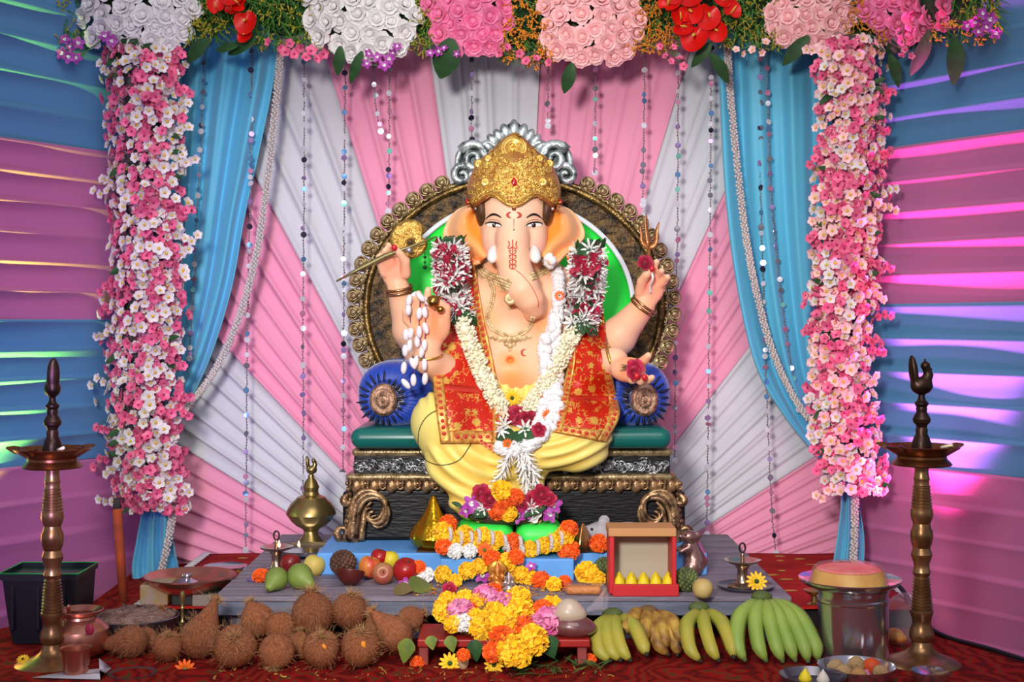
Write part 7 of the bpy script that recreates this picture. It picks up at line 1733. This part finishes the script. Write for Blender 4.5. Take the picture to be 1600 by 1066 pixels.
sd2 = SDF(p + Vector((-.08, -.05, -.005)), p + Vector((.12, .06, .13)), .0035); sd2.ell(p + Vector((-.004, 0, .050)), (.040, .028, .022), .01); sd2.ell(p + Vector((-.006, 0, .070)), (.020, .016, .016), .03)
sd2.mb(1).build('white_powder', mat('white_powder', '#b9a590', .4, coat=.8), t)
rows = []
for i in range(9):
    v = i / 8; q_ = p + Vector((.035 + .045 * v, -.008, .060 + .028 * v)); r = .006 + .02 * v ** 1.5; rows.append([q_ + Vector((.35 * r * math.cos(a_) * .8, r * math.cos(a_) * .6, r * math.sin(a_) * (1 + .15 * math.sin(5 * a_)))) for a_ in np.linspace(0, 2 * PI, 20, endpoint=False)])
g = MB(); g.grid(rows, cv=True); g.build('knotted_plastic', mat('bag_film', '#e8d6e2', .2, trans=.6, alpha=.28, ior=1.1), t)
# cable by the right wall
g = MB(); g.tube(smooth_path([Vector((1.02, Y(3.75), .02)), Vector((1.03, Y(3.6), .10)), Vector((1.08, Y(3.46), .012)), Vector((1.17, Y(3.25), .008)), Vector((1.26, Y(3.03), .008))], 40), .006, 8); tag(g.build('black_cable', BLKP), 'black cable running along the carpet edge behind the right lamp', 'cable')
t = thing('small_brass_lamp', W(1270, 925, 3.5), 'little brass dish lamp on the red cloth left of the steel container', 'oil lamp'); zz = STAGE * F / (945 - HY)
lathe_px([(945, 0), (945, 12), (941, 5), (932, 4), (928, 10), (923, 17), (922, 17), (926, 8), (927, 0)], 1272, zz).build('lamp_body', BRASSG, t)
# red strewn bits on the carpet
g = MB(); rr = random.Random(15)
for k in range(160):
    p = G(rr.uniform(330, 960), rr.uniform(1042, 1064), FLOOR - .003); M = ori(p, (rr.gauss(0, .4), rr.gauss(0, .4), 1), rr.uniform(0, 6)); w = rr.uniform(.002, .006)
    g.add([M @ Vector(v) for v in ((-w, -w * .4, 0), (w, -w * .4, .001), (w * 1.2, w * .4, .001), (-w, w * .4, 0))], [(0, 1, 2, 3)])
tag(g.build('strewn_petals', mat('strewn_petals', '#b8862a', .8, c2='#7a4a2a', vs=30)), 'bits of petals and husk strewn on the carpet before the coconuts', 'petals', kind='stuff')

# ---------------------------------------------------------------- last small things
t = thing('leaf_mat', (W(800, 868, 3.66).x, Y(3.66), zp), 'thin brown leaf mat under the marigold garland on the plinth', 'mat')
g = MB(); a = W(648, 868, 3.6); b = W(952, 868, 3.6); g.rbox(((a.x + b.x) / 2, Y(3.725), zp + .002), (b.x - a.x, .13, .003), .001, 1); g.build('mat_sheet', mat('dry_leaf_plate', '#5a3a22', .8, c2='#3c2616', vs=14), t, smooth=False)
g = MB(); q = smooth_path([(693, 636, 0), (668, 650, 0), (655, 672, 0), (654, 700, 0), (664, 718, 0), (688, 727, 0), (716, 720, 0), (732, 700, 0), (738, 690, 0)], 40)
g.tube([zf(p[0], p[1], .003) for p in q], .0011, 5); tag(g.build('thin_wire', BLK), 'thin dark wire looped over the yellow robe below the shawl', 'wire')
for (x, y) in ((664, 402), (938, 384)):
    g = MB(); Z = 3.93
    for k, r in enumerate((.0045, .0035, .0060)): g.ell(W(x, y + 8 * k, Z), r, 8, 6)
    g.tube([W(x, y - 8, Z), W(x, y + 16, Z)], .001, 5); g.build('earring', mat('dark_earring_gem', '#1d3a26', .2, .3), st)['kind'] = 'stuff'
# added unseen lamp at far left: made-up side shield keeps green off the pillar
t = thing('stage_light', (-1.60, -.60, -.26), 'added unseen black floor lamp with a light-blocking side shield below the left cloth wall', 'stage lamp')
g = MB(); g.lathe([(0, 0), (.05, 0), (.055, .10), (.06, .17), (.056, .17), (.05, .09), (0, .08)], 24, Matrix.Translation((-1.60, -.60, -.26))); g.build('added_lamp_can', BLKP, t)
a0, a1 = math.radians(69), math.radians(8); pts = [Vector((-1.60 + .17 * math.cos(a), -.60 + .17 * math.sin(a), 0)) for a in np.linspace(a0, a1, 8)]
g = MB(); g.grid([[p + Vector((0, 0, -.09)), p + Vector((0, 0, .62))] for p in pts]); g.build('added_light_shield', BLKP, t, solid=.003)
